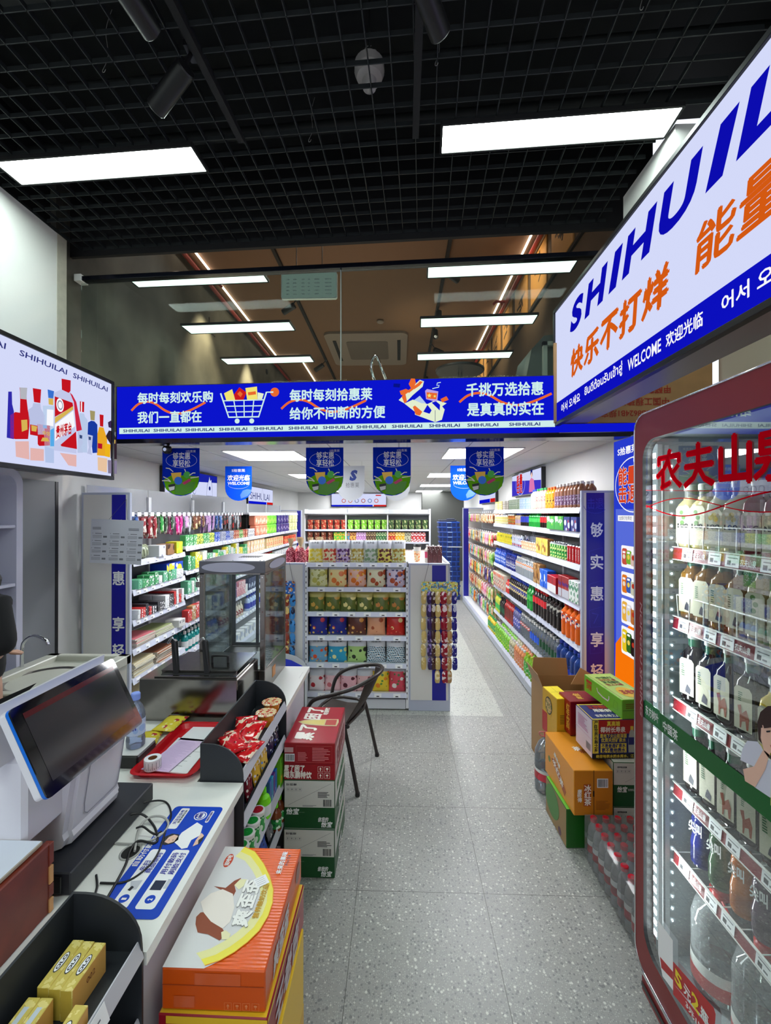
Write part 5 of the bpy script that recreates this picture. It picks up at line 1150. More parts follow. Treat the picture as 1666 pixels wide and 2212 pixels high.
for k,z in enumerate(IZ):
 s_=MB(O);s_.box(-.84, .066,3.955,4.284,z- .024,z,SHELFW, .002);so=s_.build('shelf',t)
 r_=MB(O);r_.prism([(-.845,3.944,z- .036),(.07,3.944,z- .036),(.07,3.954,z+ .004),(-.845,3.954,z+ .004)],(0, .003,0),RAIL)
 nt_=(5,6,5,6,5,7)[k]
 for q in range(nt_):
  x=-.80+ .86*(q+ .35)/nt_
  r_.prism([(x,3.9425,z- .032),(x+ .065,3.9425,z- .032),(x+ .065,3.9505,z+ .0),(x,3.9505,z+ .0)],(0,-.0005,0),TAGW)
  r_.prism([(x+ .02,3.9415,z- .026),(x+ .045,3.9415,z- .026),(x+ .045,3.9435,z- .018),(x+ .02,3.9435,z- .018)],(0,-.0005,0),INK)
 r_.build('price_rail',so)
end_panel('white end panel of the island, right of its shelves, with a dark blue strip', .087, .463,3.955,1.338,(.30, .425),0)
end_panel('white end panel of the island, left of its shelves beside the warmer',-1.235,-.862,3.955,1.338)
def bag_top(nm,base,spots,top,topf=.68,sc_=22,kind='voronoi',am=.5):
 return art('bag '+nm,base,spots,sc_,top=top,topf=topf,kind=kind,amount=am,rough=.3)
def ibag(row,k,n,w,h,m_,label,d=.05,lean=.0,x0=-.835,x1=.06,txt=None,tm=None,tz=.8):
 st=(x1-x0)/n;x=x0+(k+ .5)*st;z=IZ[row]
 def ex(b):
  if txt:b.text(txt,tm or INK,(0,-d* .42,h*tz),(1,0,0),(0,0,1),h* .085,wfit=w* .5,align='c',bold=.01)
 p=far_pouch('snack_bag',w,d,h,m_,7,9,extra=ex)
 place(p,(x,4.0+random.uniform(-.004, .006),z+ .001),random.uniform(-.04, .04),label,'snack bag',None,(-.06,0))
wt=(222,226,232)
random.seed(21)
R6=[('pouch of yellow fruit gummies',(246,236,160),[(240,214,60)]),('pouch with red apple print on cream',(240,226,180),[(214,70,40),(250,240,200)]),('pouch with purple plum print',(206,180,220),[(90,40,100),(240,220,170)]),('pouch with pale yellow flower print',(226,220,160),[(190,160,60),(250,250,240)]),('pouch with grey green leaf print',(206,214,200),[(130,160,120)]),('pouch with brown date print on yellow',(240,226,110),[(110,50,40)]),('pouch with golden nut print on pale green',(222,226,150),[(180,140,40),(250,250,230)])]
for k,(lb,c,sp_)in enumerate(R6):ibag(5,k,7, .134, .205,bag_top('r6%d'%k,c,sp_,wt, .62,28),'silver topped %s, top of the island end'%lb,txt='拾惠莱',tz=.84)
R5=[('pale green biscuit bag',(226,226,170),[(196,190,90),(160,160,80)]),('bag with orange cracker rings on yellow',(240,216,150),[(226,120,50)]),('bag with orange chips on pink',(240,190,170),[(230,120,30),(250,200,90)]),('bag with brown sausage shapes on cream',(232,226,190),[(176,80,40)]),('bag with brown sausage shapes on lilac',(222,206,226),[(186,80,40),(60,50,110)])]
for k,(lb,c,sp_)in enumerate(R5):ibag(4,k,5, .176, .185,bag_top('r5%d'%k,c,sp_,wt, .86,16),'%s, second shelf of the island end'%lb)
for k in range(6):
 nm=('round nut','round nut','white cashew','white cashew','almond','almond')[k]
 ibag(3,k,6, .154, .18,bag_top('r4%d'%(k//2),(96,110,44),[((206,160,70),(240,226,150),(200,130,60))[k//2],(40,80,40)],(186,176,100), .72,15,am=.45),'olive %s bag on the third shelf of the island end, %s'%(nm,'left of its pair' if k%2==0 else 'right of its pair'),txt=('开心果','开心果','腰果仁','腰果仁','巴旦木','巴旦木')[k],tm=mat('dark brown ink',(70,50,20)),tz=.66)
R3=[('dark blue bag with red lettering',(20,34,130),[(190,30,60),(226,190,90)],None),('dark blue bag with red lettering, second from the left',(20,34,130),[(190,30,60),(226,190,90)],None),('brown bag with golden drumsticks',(96,50,40),[(220,150,60),(230,180,100)],wt),('pinkish orange bag with dried meat strips',(226,160,120),[(170,80,40)],wt),('red bag with cream picture',(196,34,26),[(240,216,150),(220,70,50)],None)]
for k,(lb,c,sp_,tp)in enumerate(R3):ibag(2,k,5, .172, .187,bag_top('r3%d'%k,c,sp_,tp, .86,14,am=.36),'%s, fourth shelf of the island end'%lb)
R2=[('pale blue bag with red and orange sticks',(110,170,206),[(220,80,40),(240,190,110)]),('turquoise bag with cream sticks',(40,160,200),[(226,226,160)]),('light green bag with dark seaweed stars',(176,214,130),[(40,50,30)]),('pale blue bag with dark fish shapes',(160,200,220),[(40,40,50),(240,240,240)]),('pale blue bag with dark fish shapes, rightmost',(160,200,220),[(40,40,50),(240,240,240)])]
for k,(lb,c,sp_)in enumerate(R2):ibag(1,k,5, .178, .21,bag_top('r2%d'%k,c,sp_,wt, .70,18,kind='wave' if k in(3,4)else 'voronoi',am=.42),'white topped %s, fifth shelf of the island end'%lb,txt='拾惠莱',tz=.88)
R1=[('white and red lattice bag',(236,224,226),[(180,36,50)]),('pink bag with round pink slices',(240,196,200),[(214,110,120)]),('pink bag with dark plums',(236,180,190),[(90,20,40)]),('pink bag with dark berries',(236,190,190),[(110,20,40)]),('yellow bag with apricot picture',(236,206,50),[(240,140,30),(90,140,60)]),('pinkish red bag with rose hip picture',(214,70,90),[(240,230,226),(80,120,60)])]
for k,(lb,c,sp_)in enumerate(R1):ibag(0,k,6, .156, .205,bag_top('r1%d'%k,c,sp_,wt, .70 if k<4 else .9,16,am=.42),'%s on the lowest shelf of the island end'%lb,d=.06)
random.seed(4)
for k,(x,y)in enumerate(((-1.03,4.12),(-.93,4.10),(-.87,4.25),(-.99,4.32),(-.80,4.38))):
 nm=('leftmost of the front pair','right of the front pair','behind the front pair, right','behind the front pair, left','standing farthest right')[k]
 c=(120,14,40)if k<3 else(160,50,34)
 t=thing('net_bag','dark red net bag with gathered beige top on the island, %s'%nm,'bag',(x,y,1.317))
 b=MB();b.lathe([(.04,0),(.055, .02),(.056, .07),(.045, .115),(.02, .15)],12,art('net red%d'%(k//3),c,[(210,120,130),(90,10,30)],60));b.build('body',t)
 b=MB();b.lathe([(.018, .148),(.012, .165),(.024, .20),(.030, .235)],10,mat('beige gathered film',(196,170,130), .4),cap=False);b.build('gathered_top',t)
t=thing('paper_cup','patterned paper cup with a black lid on the right of the island top','cup',(.18,4.3,1.317))
b=MB();b.lathe([(.027,0),(.037, .145)],20,art('cup print',(236,214,170),[(226,140,80),(250,250,250)],40,top=(222,222,214),topf=.7));b.build('body',t)
b=MB();b.lathe([(.039, .145),(.040, .158),(.034, .172),(.030, .172)],20,BLACK);b.build('lid',t)
for k in range(3):
 p=far_box('slim_box', .042, .05, .165,mat('maroon box',(84,34,34), .35),art('maroon box art',(84,34,34),[(206,190,190)],60,amount=.3));place(p,(.29+k* .046,4.1,1.317),0,'%s of the three slim maroon boxes on the island top'%('left','middle','right')[k],'box')
 place(B_('small_bottle', .17, .024,mat('pale plastic',(222,214,206), .3),capw,pinl),(.27+k* .055,4.19,1.317),0,'pale small bottle with white cap behind the slim maroon boxes','bottle','small bottles behind the maroon boxes')
for k,(x,y,c)in enumerate(((.14,4.75,(236,190,190)),(.20,5.0,(220,226,236)))):
 place(far_box('ticket_card', .09, .002, .06,mat('card%d'%k,c, .5),TAGW),(x,y,1.318), .1,'%s standing card on the island top'%('pink and white','pale blue')[k],'card')
def candy_strip(x,y,ztop,n,c1,c2,label,w=.052,sway=0.0):
 b=MB((x,y,ztop));L= .118
 m_=art('wrapper %s'%str(c1),c1,[c2],26,amount=.55,rough=.14,kind='noise')
 for k in range(n):
  z1=ztop-k*L;z0=z1-L* .96;cx=x+sway*k+random.uniform(-.003, .003);d= .011
  prof=[(z1, .62, .001),(z1-L* .10, .82, .005),(z1-L* .25,1.0,d),(z1-L* .75,1.0,d),(z0+L* .08, .84, .005),(z0, .62, .001)]
  for sg in(-1,1):
   V=[];
   for(zz_,ws,dd)in prof:
    for q in range(5):
     s_=q/2-1;V.append((cx+s_*w/2*ws,y+sg*dd*(1-abs(s_)**2)- .0005*sg,zz_))
   F=[]
   for j in range(len(prof)-1):
    for q in range(4):
     a=j*5+q;f=(a,a+5,a+6,a+1)if sg<0 else(a,a+1,a+6,a+5);F.append(f)
   b.add(V,F,m_,True)
 return tag(b.build('candy_strip'),label,'candy strip')
t=thing('hanger_card','colourful printed card hanging on a string on the right island panel, holding candy strips','display card',(.365,3.9,1.03))
b=MB(t.location);b.prism([(p[0],3.93,p[1])for p in rrect(.20,1.035, .53,1.175, .02)],(0, .002,0),art('hanger card art',(236,226,110),[(110,190,220),(190,120,60),(250,250,250),(140,200,80)],26));b.build('card',t)
b=MB(t.location);b.text('sun flower',mat('card blue',(40,110,180)),(.365,3.927,1.12),(1,0,0),(0,0,1), .03,wfit=.15,align='c',bold=.03);b.build('lettering',t)
b=MB(t.location);b.tube([(.225,3.93,1.16),(.27,3.945,1.34)], .0015,INK,5);b.tube([(.47,3.93,1.165),(.45,3.945,1.34)], .0015,INK,5);b.build('string',t)
random.seed(9)
for x,n,c1,c2,lb,sw in((.222,6,(206,180,110),(240,226,180),'pale gold candy strip at the left edge',0),(.272,6,(50,30,90),(150,130,200),'violet candy strip, second from the left', .002),(.305,6,(70,40,36),(220,210,200),'dark brown candy strip, third from the left', .001),(.347,7,(214,186,116),(246,232,190),'gold candy strip near the middle',0),(.400,7,(150,20,44),(240,220,226),'crimson candy strip', .003),(.452,7,(180,140,90),(226,214,196),'golden brown candy strip, second from the right',0),(.495,6,(30,30,130),(190,196,226),'royal blue candy strip at the right edge', .001)):
 candy_strip(x,3.918,1.09,n,c1,c2,lb+' of the card on the right island panel',w=.062 if 'crimson' in lb else .046,sway=sw)
t=thing('hanger_card','blue printed card hanging on the left island panel behind the warmer','display card',(-1.05,3.9, .98))
b=MB(t.location);b.prism([(p[0],3.93,p[1])for p in rrect(-1.17, .985,-.945,1.175, .02)],(0, .002,0),art('hanger card blue',(30,110,200),[(226,160,80),(120,50,50),(220,230,250)],20));b.build('card',t)
b=MB(t.location);b.tube([(-.96,3.93,1.165),(-1.0,3.945,1.34)], .0015,INK,5);b.build('string',t)
for x,n,c1,c2,lb in((-1.15,6,(176,40,50),(240,200,180),'red candy strip, left'),(-1.085,6,(60,120,170),(200,60,60),'blue and red candy strip, middle'),(-1.02,6,(150,60,40),(230,200,120),'rust brown candy strip, right of middle'),(-.965,5,(60,140,210),(20,30,60),'light blue and black candy strip, rightmost')):
 candy_strip(x,3.918,1.06,n,c1,c2,lb+' on the card behind the warmer',w=.05)
t=thing('rounded_board','grey rounded board with a blue sheet leaning low against the left island panel','board',(-.93,3.86,0))
b=MB();b.prism([(p[0],0,p[1])for p in([(-.2, .0)]+[(.11, .0)]+arc(-.13, .40, .24,0,90,10,ry=.14)+[(-.2, .54)])],(0, .006,0),GREYW);b.build('board',t)
b=MB();b.prism([(-.16,-.003, .2),(.06,-.003, .2),(.07,-.003, .43),(-.03,-.003, .48),(-.16,-.003, .51)],(0, .002,0),mat('sheet blue',(40,60,210), .4));b.build('sheet',t)
NZ=[.2, .5, .82,1.16,1.435]
for k in range(3):
 x0=-2.10+k* .925;x1=x0+ .925
 t=thing('gondola_shelf','white shelving with cup noodles at the back of the shop, %s section'%('left','middle','right')[k],'shelving',((x0+x1)/2,9.8,0));O=t.location
 b=MB(O);b.box(x0,x1,9.96,9.98,0,1.86,BACKP);b.box(x0,x0+ .012,9.6,9.98,0,1.885,SHELFW);b.box(x1- .012,x1,9.6,9.98,0,1.885,SHELFW);b.build('back_panel',t)
 b=MB(O);b.box(x0,x1,9.58,9.98,1.76,1.785,SHELFW, .003);b.box(x0,x1,9.58,9.59,1.76,1.80,SHELFW);b.box(x0,x1,9.9,9.94,1.785,1.875,SHELFW);b.build('canopy',t)
 for z in NZ:
  s_=MB(O);s_.box(x0+ .01,x1- .01,9.61,9.96,z- .022,z,SHELFW);so=s_.build('shelf',t)
  r_=MB(O);r_.box(x0+ .005,x1- .005,9.60,9.61,z- .036,z+ .004,RAIL);r_.build('price_rail',so)
end_panel('narrow white and blue end panel right of the noodle shelving', .675, .70,9.58,1.89)
nc=[((160,50,36),[(230,200,150),(110,30,20)],'red brown',6),((120,186,50),[(210,230,130),(240,240,220)],'lime green',6),((60,90,50),[(214,206,150),(170,190,130)],'dark green',6)]
x=-2.05
for c,sp_,cn,n in nc:
 p=far_cup('noodle_cup', .104, .068,art('cup '+cn,c,sp_,26),mat('cup lid '+cn,tuple(min(255,int(v*1.15))for v in c), .3))
 for q in range(n):
  for lv in range(2):place(p,(x+ .065,9.70,1.436+lv* .106),random.uniform(-1,1),'%s cup noodles stacked two high on the top shelf of the back shelving'%cn,'cup noodles','%s cup noodles on the back shelving'%cn)
  x+= .151
x=-2.05
p=far_cup('noodle_cup', .104, .068,art('cup brown',(130,60,40),[(226,206,170),(90,30,20)],26),mat('cup lid b',(150,70,50), .3))
for q in range(4):
 for lv in range(2):place(p,(x+ .065,9.70,1.161+lv* .106),0,'brown cup noodles stacked two high on the second back shelf','cup noodles','brown cup noodles on the back shelving')
 x+= .15
seq2=[((90,180,60),(236,176,50),'green and orange carton',3, .1),((60,140,170),(230,120,60),'teal carton',1, .06),((214,170,80),(140,40,40),'golden carton',2, .07),((190,130,190),(240,220,240),'lilac carton',4, .055),((84,56,40),(200,180,130),'dark brown carton',4, .055),((50,110,60),(210,220,170),'dark green carton',4, .06),((200,50,36),(250,220,120),'red carton with yellow',3, .065),((230,176,40),(250,240,180),'yellow carton',3, .068),((190,190,160),(110,110,90),'pale olive carton',2, .07),((190,50,50),(240,230,230),'red and white carton',4, .08)]
for c,c2,cn,n,w in seq2:
 p=far_box('noodle_carton',w- .004, .08, .21,mat('nc '+cn,c, .4),art('nca '+cn,c,[c2],20))
 for q in range(n):
  place(p,(x+w/2,9.68,1.161),0,'%s on the second back shelf'%cn,'carton','%s on the second back shelf'%cn);x+=w
p=far_box('noodle_carton', .12, .08, .16,mat('nc low',(206,190,170), .4),art('nca low',(206,190,170),[(170,60,40),(230,220,200)],20))
for k in range(21):place(p,(-2.03+k* .13,9.68, .821),0,'beige and red packet on the third back shelf','packet','packets on the third back shelf')
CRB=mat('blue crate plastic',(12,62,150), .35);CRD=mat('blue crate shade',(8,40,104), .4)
def crate_mesh():
 b=MB();W,D,H= .42, .30, .10
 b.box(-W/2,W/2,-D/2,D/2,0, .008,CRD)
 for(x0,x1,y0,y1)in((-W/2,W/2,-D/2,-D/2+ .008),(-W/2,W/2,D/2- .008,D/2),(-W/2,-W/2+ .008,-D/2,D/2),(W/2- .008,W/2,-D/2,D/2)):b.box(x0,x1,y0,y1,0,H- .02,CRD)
 for(x0,x1,y0,y1)in((-W/2- .012,W/2+ .012,-D/2- .012,-D/2+ .004),(-W/2- .012,W/2+ .012,D/2- .004,D/2+ .012),(-W/2- .012,-W/2+ .004,-D/2,D/2),(W/2- .004,W/2+ .012,-D/2,D/2)):b.box(x0,x1,y0,y1,H- .03,H,CRB, .003)
 for x in(-.15,-.05, .05, .15):b.box(x- .012,x+ .012,-D/2- .008,-D/2, .0,H- .03,CRB)
 h=MB();h.box(-.05, .05,-D/2- .014,-D/2- .012,H- .022,H- .008,mat('crate hand hole',(160,190,226), .5))
 return('plastic_crate',b.mesh('plastic_crate'),[('handle_slot',h.mesh('handle_slot'),None)])
cp=crate_mesh();random.seed(2)
for k in range(16):place(cp,(1.045+random.uniform(-.012, .012),9.2+random.uniform(-.008, .008), .001+k* .101),random.uniform(-.03, .03),'blue plastic crate in the tall stack at the back right' if k<15 else 'blue plastic crate on top of the tall stack at the back right','crate','stacked blue crates' if k<15 else None)
for k in range(6):place(cp,(.99,9.56, .001+k* .101), .02,'blue plastic crate in the lower stack behind','crate','lower stack of blue crates')
b=MB((1.0,9.2,1.62));b.box(.83,1.2,9.06,9.34,1.62,1.655,mat('navy cloth',(14,24,50), .8), .012);b.box(1.0,1.17,9.1,9.3,1.655,1.68,MATS['navy cloth'], .01);tag(b.build('folded_cover'),'dark navy cover lying on the blue crate stack','cover')
b=MB((1.16,9.02,1.09));b.box(1.03,1.3,9.01,9.03,1.09,1.105,WHITE);tag(b.build('white_bar'),'thin white bar across the blue crates by the far end panel','bar')
def at(px,py,x=None,y=None,z=None):
 """point of the place seen at a pixel of the photograph, on a plane x=, y= or z="""
 a=(px-862)/FOC;c=(1109-py)/FOC
 if z is not None:Y=(z-HC)/c
 elif x is not None:Y=x/a
 else:Y=y
 return Vector((a*Y,Y,HC+c*Y))
CT= .80
CTOP=mat('white counter laminate',(244,244,240), .2)
t=thing('checkout_counter','white checkout counter running towards the shop','counter',(-.9,1.5,0));O=t.location
b=MB(O)
E0=lambda y:-.566- .0042*(y- .2)
pts=[(-1.3, .1),(E0(.1), .1),(E0(.325), .325),(-.742, .325),(-.742, .968),(E0(.968), .968),(E0(1.585),1.585),(-.745,1.585),(-.745,2.212),(E0(2.212),2.212),(E0(2.8),2.8),(-1.3,2.8)]
b.prism([(p[0],p[1],CT- .03)for p in pts],(0,0, .03),CTOP);b.build('countertop',t)
b=MB(O);PN=mat('white gloss counter panel',(224,222,232), .18)
for(y0,y1)in((.1, .325),(.972,1.583),(2.214,2.78)):b.box(-.625,-.605,y0,y1, .0,CT- .03,PN)
b.box(-1.28,-.605,2.76,2.78,0,CT- .03,PN);b.box(-1.28,-.605, .1, .12,0,CT- .03,PN);b.box(-1.28,-1.26, .1,2.78, .0,CT- .03,PN)
b.box(-.77,-.755, .1,2.78,0,CT- .031,BLACKM);b.build('body',t)
b=MB(O);b.box(-.60,-.598,2.60,2.70, .77, .80,thin('clear price holder',(220,220,240), .3));b.build('price_holder',t)
RK=mat('charcoal powder coat',(36,40,46), .55);RKL=mat('grey price channel',(196,198,208), .3)
def rack(y0,y1,label,low=True):
 t=thing('snack_rack',label,'rack',(-.65,(y0+y1)/2,CT));O=t.location
 XB,XF,ZT=-.735,-.575, .9375
 prof=[(XB, .795),(XB,ZT)]+[(XB+ .03+(XF-XB- .03)*math.sin(R(a)), .826+(ZT- .826)*math.cos(R(a)))for a in range(0,91,9)]+[(XF+ .002, .80)]+([(XF+ .002, .10),(XB+ .01, .10),(XB+ .01, .795)]if low else[])
 for y in(y0,y1- .006):
  b=MB(O);b.prism([(p[0],y,p[1])for p in prof],(0, .006,0),RK);b.build('side_panel',t)
 b=MB(O);b.box(XB,XB+ .006,y0+ .006,y1- .006, .805,ZT,RK);b.box(XB+ .005,XB+ .014,y0+ .006,y1- .006, .1, .8,RK);b.build('back_panel',t)
 for z in(.812, .642, .447, .26):
  s_=MB(O);s_.box(XB+ .014,XF- .006,y0+ .006,y1- .006,z- .01,z,RK);so=s_.build('shelf',t)
  r_=MB(O);r_.prism([(XF+ .006,y0+ .004,z- .014),(XF+ .006,y1- .004,z- .014),(XF- .006,y1- .004,z+ .022),(XF- .006,y0+ .004,z+ .022)],(-.003,0,0),RKL);r_.build('price_channel',so)
 return t
rack(1.59,2.205,'black snack rack let into the counter between the tray and the stacked cartons')
rack(.33, .962,'black rack at the lower left corner of the picture holding gold boxes')
b=MB((-.57, .83, .79));b.prism([(-.5675, .72, .797),(-.5675, .84, .797),(-.579, .84, .832),(-.579, .72, .832)],(.0006,0,0),TAGW)
b.text('15.0',INK,(-.5675, .775, .801),(0,1,0),(-.0115,0, .035), .016,bold=.0);b.poly([(-.567, .73, .80),(-.567, .765, .80),(-.5695, .765, .808),(-.5695, .73, .808)],BLUEINK);b.poly([(-.5715, .73, .818),(-.5715, .82, .818),(-.5725, .82, .821),(-.5725, .73, .821)],GREYINK)
tag(b.build('price_ticket'),'white price ticket reading 15.0 on the edge of the near rack','price ticket')
GOLD=art('gold foil carton',(206,186,92),[(226,210,130)],60,kind='noise',rough=.25);GOLD2=mat('gold carton side',(196,172,70), .3,noise=.2,nscale=30)
def gold_box(x,y,z,w,L,h,rz,label,mark=True):
 t=thing('gold_box',label,'box',(x,y,z),rz)
 b=MB();b.box(-w/2,w/2,-L/2,L/2,0,h,GOLD, .0015,{'-y':GOLD2,'+x':mat('orange gold side',(222,170,90), .35)});b.build('carton',t)
 b=MB()
 if mark:
  o=Vector((0,0,h+ .0006));u=Vector((0,1,0));w_=Vector((-1,0,0))
  b.disc((0,0), .021,INK,o,u,w_,n=24,ry=w* .30);b.disc((0,0), .019,TAGW,o+Vector((0,0, .0003)),u,w_,n=24,ry=w* .24)
  b.text('OLO',INK,(w* .13,-.015,h+ .0012),u,w_,w* .26,wfit=.030,bold=.04)
  b.text('002',mat('brown ink',(120,60,40)),(w/2+ .0006,-.01,h* .55),(0,1,0),(0,0,1),h* .2)
 else:b.poly([(-w* .2,-.01,h+ .0006),(w* .2,-.01,h+ .0006),(w* .2, .03,h+ .0006),(-w* .2, .03,h+ .0006)],mat('silver label',(190,200,210), .4));
 b.build('print',t)
for(x,y,h,rz,lb,mk)in((-.688, .87, .062,0,'gold carton in the near rack, left of the back three',True),(-.663, .868, .062,0,'gold carton in the near rack, middle of the back three',True),(-.638, .866, .062,-.02,'gold carton in the near rack, right of the back three',True),(-.695, .765, .055,0,'gold carton in the near rack, front left, without round mark',False),(-.670, .765, .055,0,'gold carton in the near rack, front, second from the left',False)):
 gold_box(x,y, .8125, .0245, .095,h,rz,lb,mk)
gold_box(-.603, .765, .8125, .026, .095, .044,0,'gold carton in the near rack leaning against the price rail',True)
t=thing('red_tray','red plastic tray with papers on the counter','tray',(-.885,1.79,CT))
REDP=mat('red tray plastic',(196,16,28), .25)
def tray_ring(x0,y0,x1,y1,r,z):return[Vector((p[0],p[1],z))for p in rrect(x0,y0,x1,y1,r,5)]
b=MB();rings=[tray_ring(-.105,-.185, .105, .185, .03,0),tray_ring(-.118,-.198, .118, .198, .035, .018),tray_ring(-.128,-.208, .128, .208, .04, .022),tray_ring(-.130,-.21, .130, .21, .04, .019),tray_ring(-.118,-.198, .118, .198, .035, .012)]
n=len(rings[0])
inn=[tray_ring(-.103,-.183, .103, .183, .028, .003)]
def loft(bb,A,B,m_,flip=False):
 n=len(A);bb.add(A+B,[((i,(i+1)%n,n+(i+1)%n,n+i)if not flip else(n+i,n+(i+1)%n,(i+1)%n,i))for i in range(n)],m_,True)
for A,B in zip(rings[0:2],rings[1:3]):loft(b,A,B,REDP)
loft(b,inn[0],tray_ring(-.114,-.194, .114, .194, .033, .0215),REDP,True);loft(b,tray_ring(-.114,-.194, .114, .194, .033, .0215),rings[2],REDP,True)
b.add(inn[0],[tuple(range(n))],REDP);b.add(rings[0],[tuple(reversed(range(n)))],REDP);b.build('tray',t)
PAP=mat('white paper',(240,240,244), .6)
def sheet(name,pts,z,m_,label,cat,thick=.0008,lines=None,lm=None):
 c=sum((Vector((p[0],p[1],z))for p in pts),Vector())/len(pts);b=MB(c);b.prism([(p[0],p[1],z)for p in pts],(0,0,thick),m_)
 if lines:
  p=[Vector((q[0],q[1],z+thick+ .0004))for q in pts]
  for k in range(lines):
   f=(k+1.2)/(lines+2);a=p[0].lerp(p[3],f);e=p[1].lerp(p[2],f);s_,g=a.lerp(e, .08),a.lerp(e,random.uniform(.6, .92));dd=(p[3]-p[0]).normalized()* .0016
   b.poly([s_,g,g+dd,s_+dd],lm or GREYINK)
 return tag(b.build(name),label,cat)
sheet('paper_pad',[(-.965,1.64),(-.80,1.62),(-.80,1.86),(-.965,1.88)], .8045,PAP,'white paper lying in the red tray, right side','paper', .004,5)
sheet('paper_sheet',[(-.955,1.86),(-.80,1.85),(-.79,1.975),(-.945,1.985)], .8055,PAP,'white sheet at the far end of the red tray','paper', .003)
sheet('pink_receipt',[(-.985,1.635),(-.87,1.62),(-.835,1.84),(-.945,1.855)], .8125,mat('pink carbon paper',(222,196,232), .6),'pink printed sheet on the papers in the red tray','paper', .0006,24,mat('violet ink',(176,150,200), .6))
t=thing('label_roll','roll of white label tape standing on the near left of the red tray','roll',(-.945,1.645, .8135))
b=MB();b.lathe([(.016, .0),(.030, .0),(.0305, .001),(.0305, .038),(.030, .039),(.016, .039)],28,PAP,cap=False);b.build('tape',t)
b=MB();b.lathe([(.0162, .039),(.0162,0)],24,mat('brown card core',(150,100,60), .7),cap=False);b.build('core',t)
b=MB()
for k in range(28):
 a=k*2*PI/28;b.poly([Vector(((.0309)*math.cos(a+d_),(.0309)*math.sin(a+d_),zz_))for d_,zz_ in((0, .006),(.05, .006),(.05, .012+ .02*(k%2)),(0, .012+ .02*(k%2)))],GREYINK)
b.build('print',t)
t=thing('wire_clip','small bent wire clip at the far corner of the papers','clip',(-.815,1.965, .812));b=MB();b.tube(smooth_path([(0,-.02,0),(.004,0, .004),(.0, .015, .012),(.008, .02, .022),(.015, .01, .016)],4), .0018,CHROME,6);b.build('wire',t)
pk=far_pouch('instant_noodle_packet', .10, .02, .13,art('yellow packet',(226,206,60),[(180,30,50),(240,230,170)],26,amount=.36),6,7)
place(pk,(-1.075,1.80, .812), .25,'yellow packet with red print lying left of the red tray','packet',None,(-PI/2,0));place(pk,(-1.05,1.90, .826),-.1,'yellow packet lying farther back against the fryer','packet',None,(-PI/2+ .06,0))
t=thing('receipt_printer','small black box with white top under the water bottle','box',(-1.09,1.72,CT));b=MB();b.box(-.08, .08,-.065, .065,0, .05,BLACK, .006);b.build('base',t);b=MB();b.box(-.08, .08,-.065, .065, .05, .057,WHITE, .003);b.build('top',t)
t=thing('water_bottle','water bottle with pale blue cap and blue label behind the cash register','bottle',(-1.055,1.715, .8575));
WB=thin('bottle blue tint',(216,228,252), .25, .05,1)
b=MB();b.lathe([(.028,0),(.034, .006),(.035, .03),(.033, .045),(.035, .06),(.035, .12),(.034, .135),(.026, .16),(.015, .178),(.0135, .19)],24,WB);b.build('body',t)
b=MB();b.lathe([(.0355, .055),(.0355, .115)],24,art('wave label',(206,222,250),[(170,200,245)],24),cap=False)
vs,fs,bb_=text_data('Ganten', .03);k_= .021/ .75;P=[]
for x,y in vs:
 a=-PI/2- .15+((x-2.0)*k_*1.0)/ .036;P.append((.0362*math.cos(a), .0362*math.sin(a), .075+y*k_+(x-2)*k_* .12))
b.add(P,fs,mat('violet blue ink',(60,50,170), .4));b.build('label',t)
b=MB();b.lathe([(.0165, .188),(.017, .192),(.017, .210),(.015, .214)],20,mat('pale blue cap',(140,166,244), .35));b.build('cap',t)
DRW=mat('black drawer steel',(26,28,36), .5)
t=thing('cash_box','flat black cash box under the register','cash box',(-1.05,1.3,CT));b=MB(t.location);b.box(-1.27,-.848,1.10,1.48, .803, .861,DRW, .003);b.build('case',t);b=MB(t.location);b.box(-1.25,-.87,1.096,1.10, .81, .853,BLACK, .002);b.build('front',t)
RW=mat('white register plastic',(226,224,232), .3)
t=thing('cash_register','white cash register with a tilted black customer screen framed in blue','cash register',(-1.0,1.25, .8615));O=t.location
yA,yB=1.17,1.405
prof=[(-1.22, .8615),(-.935, .8615),(-.914, .870),(-.908, .889),(-.913, .905),(-.882,1.10),(-.90,1.22),(-.965,1.22),(-1.0,1.02),(-1.10, .93),(-1.22, .905)]
b=MB(O)
def slab(y0,y1,inset):
 pr=[]
 c=Vector((-1.02, .98))
 for p in prof:v=Vector(p);pr.append(v)
 return pr
b.prism([(p[0],yA+ .02,p[1])for p in prof],(0,yB-yA- .04,0),RW)
pr2=[(p[0]+(-.012 if p[0]>-1.0 else .008),p[1])for p in prof]
b.prism([(p[0],yA,p[1])for p in pr2],(0, .02,0),RW);b.prism([(p[0],yB- .02,p[1])for p in pr2],(0, .02,0),RW)
b.build('stand',t)
b=MB(O);n_=Vector((.9875,0,-.157));GR=mat('register groove',(150,150,162), .5)
def SP(y,s_):
 return Vector((-.9112+(.0295)*s_,y, .91+ .19*s_))+Vector((.0012,0,0))
loop=[SP(yA+ .055+(yB-yA- .08)*a_,b__)for a_,b__ in((0,1),(0, .25),(.04, .1),(.13, .04),(.8, .04),(.95, .04),(1, .1),(1, .25),(1,1))]
b.tube(loop, .0012,GR,6);b.build('front_groove',t)
TL=Vector((-.919, .997,1.326));TR=Vector((-.919,1.372,1.326));BL=Vector((-.812, .985,1.127));BR=Vector((-.812,1.360,1.127))
nrm=(BR-BL).cross(TL-BL).normalized()
if nrm.x<0:nrm=-nrm
def quad_round(a,b_,c,d,r):
 u=(b_-a);w=(d-a);L,H=u.length,w.length;u,w=u.normalized(),w.normalized()
 return[a+u*p[0]+w*p[1]for p in rrect(0,0,L,H,r,5)],u,w,L,H
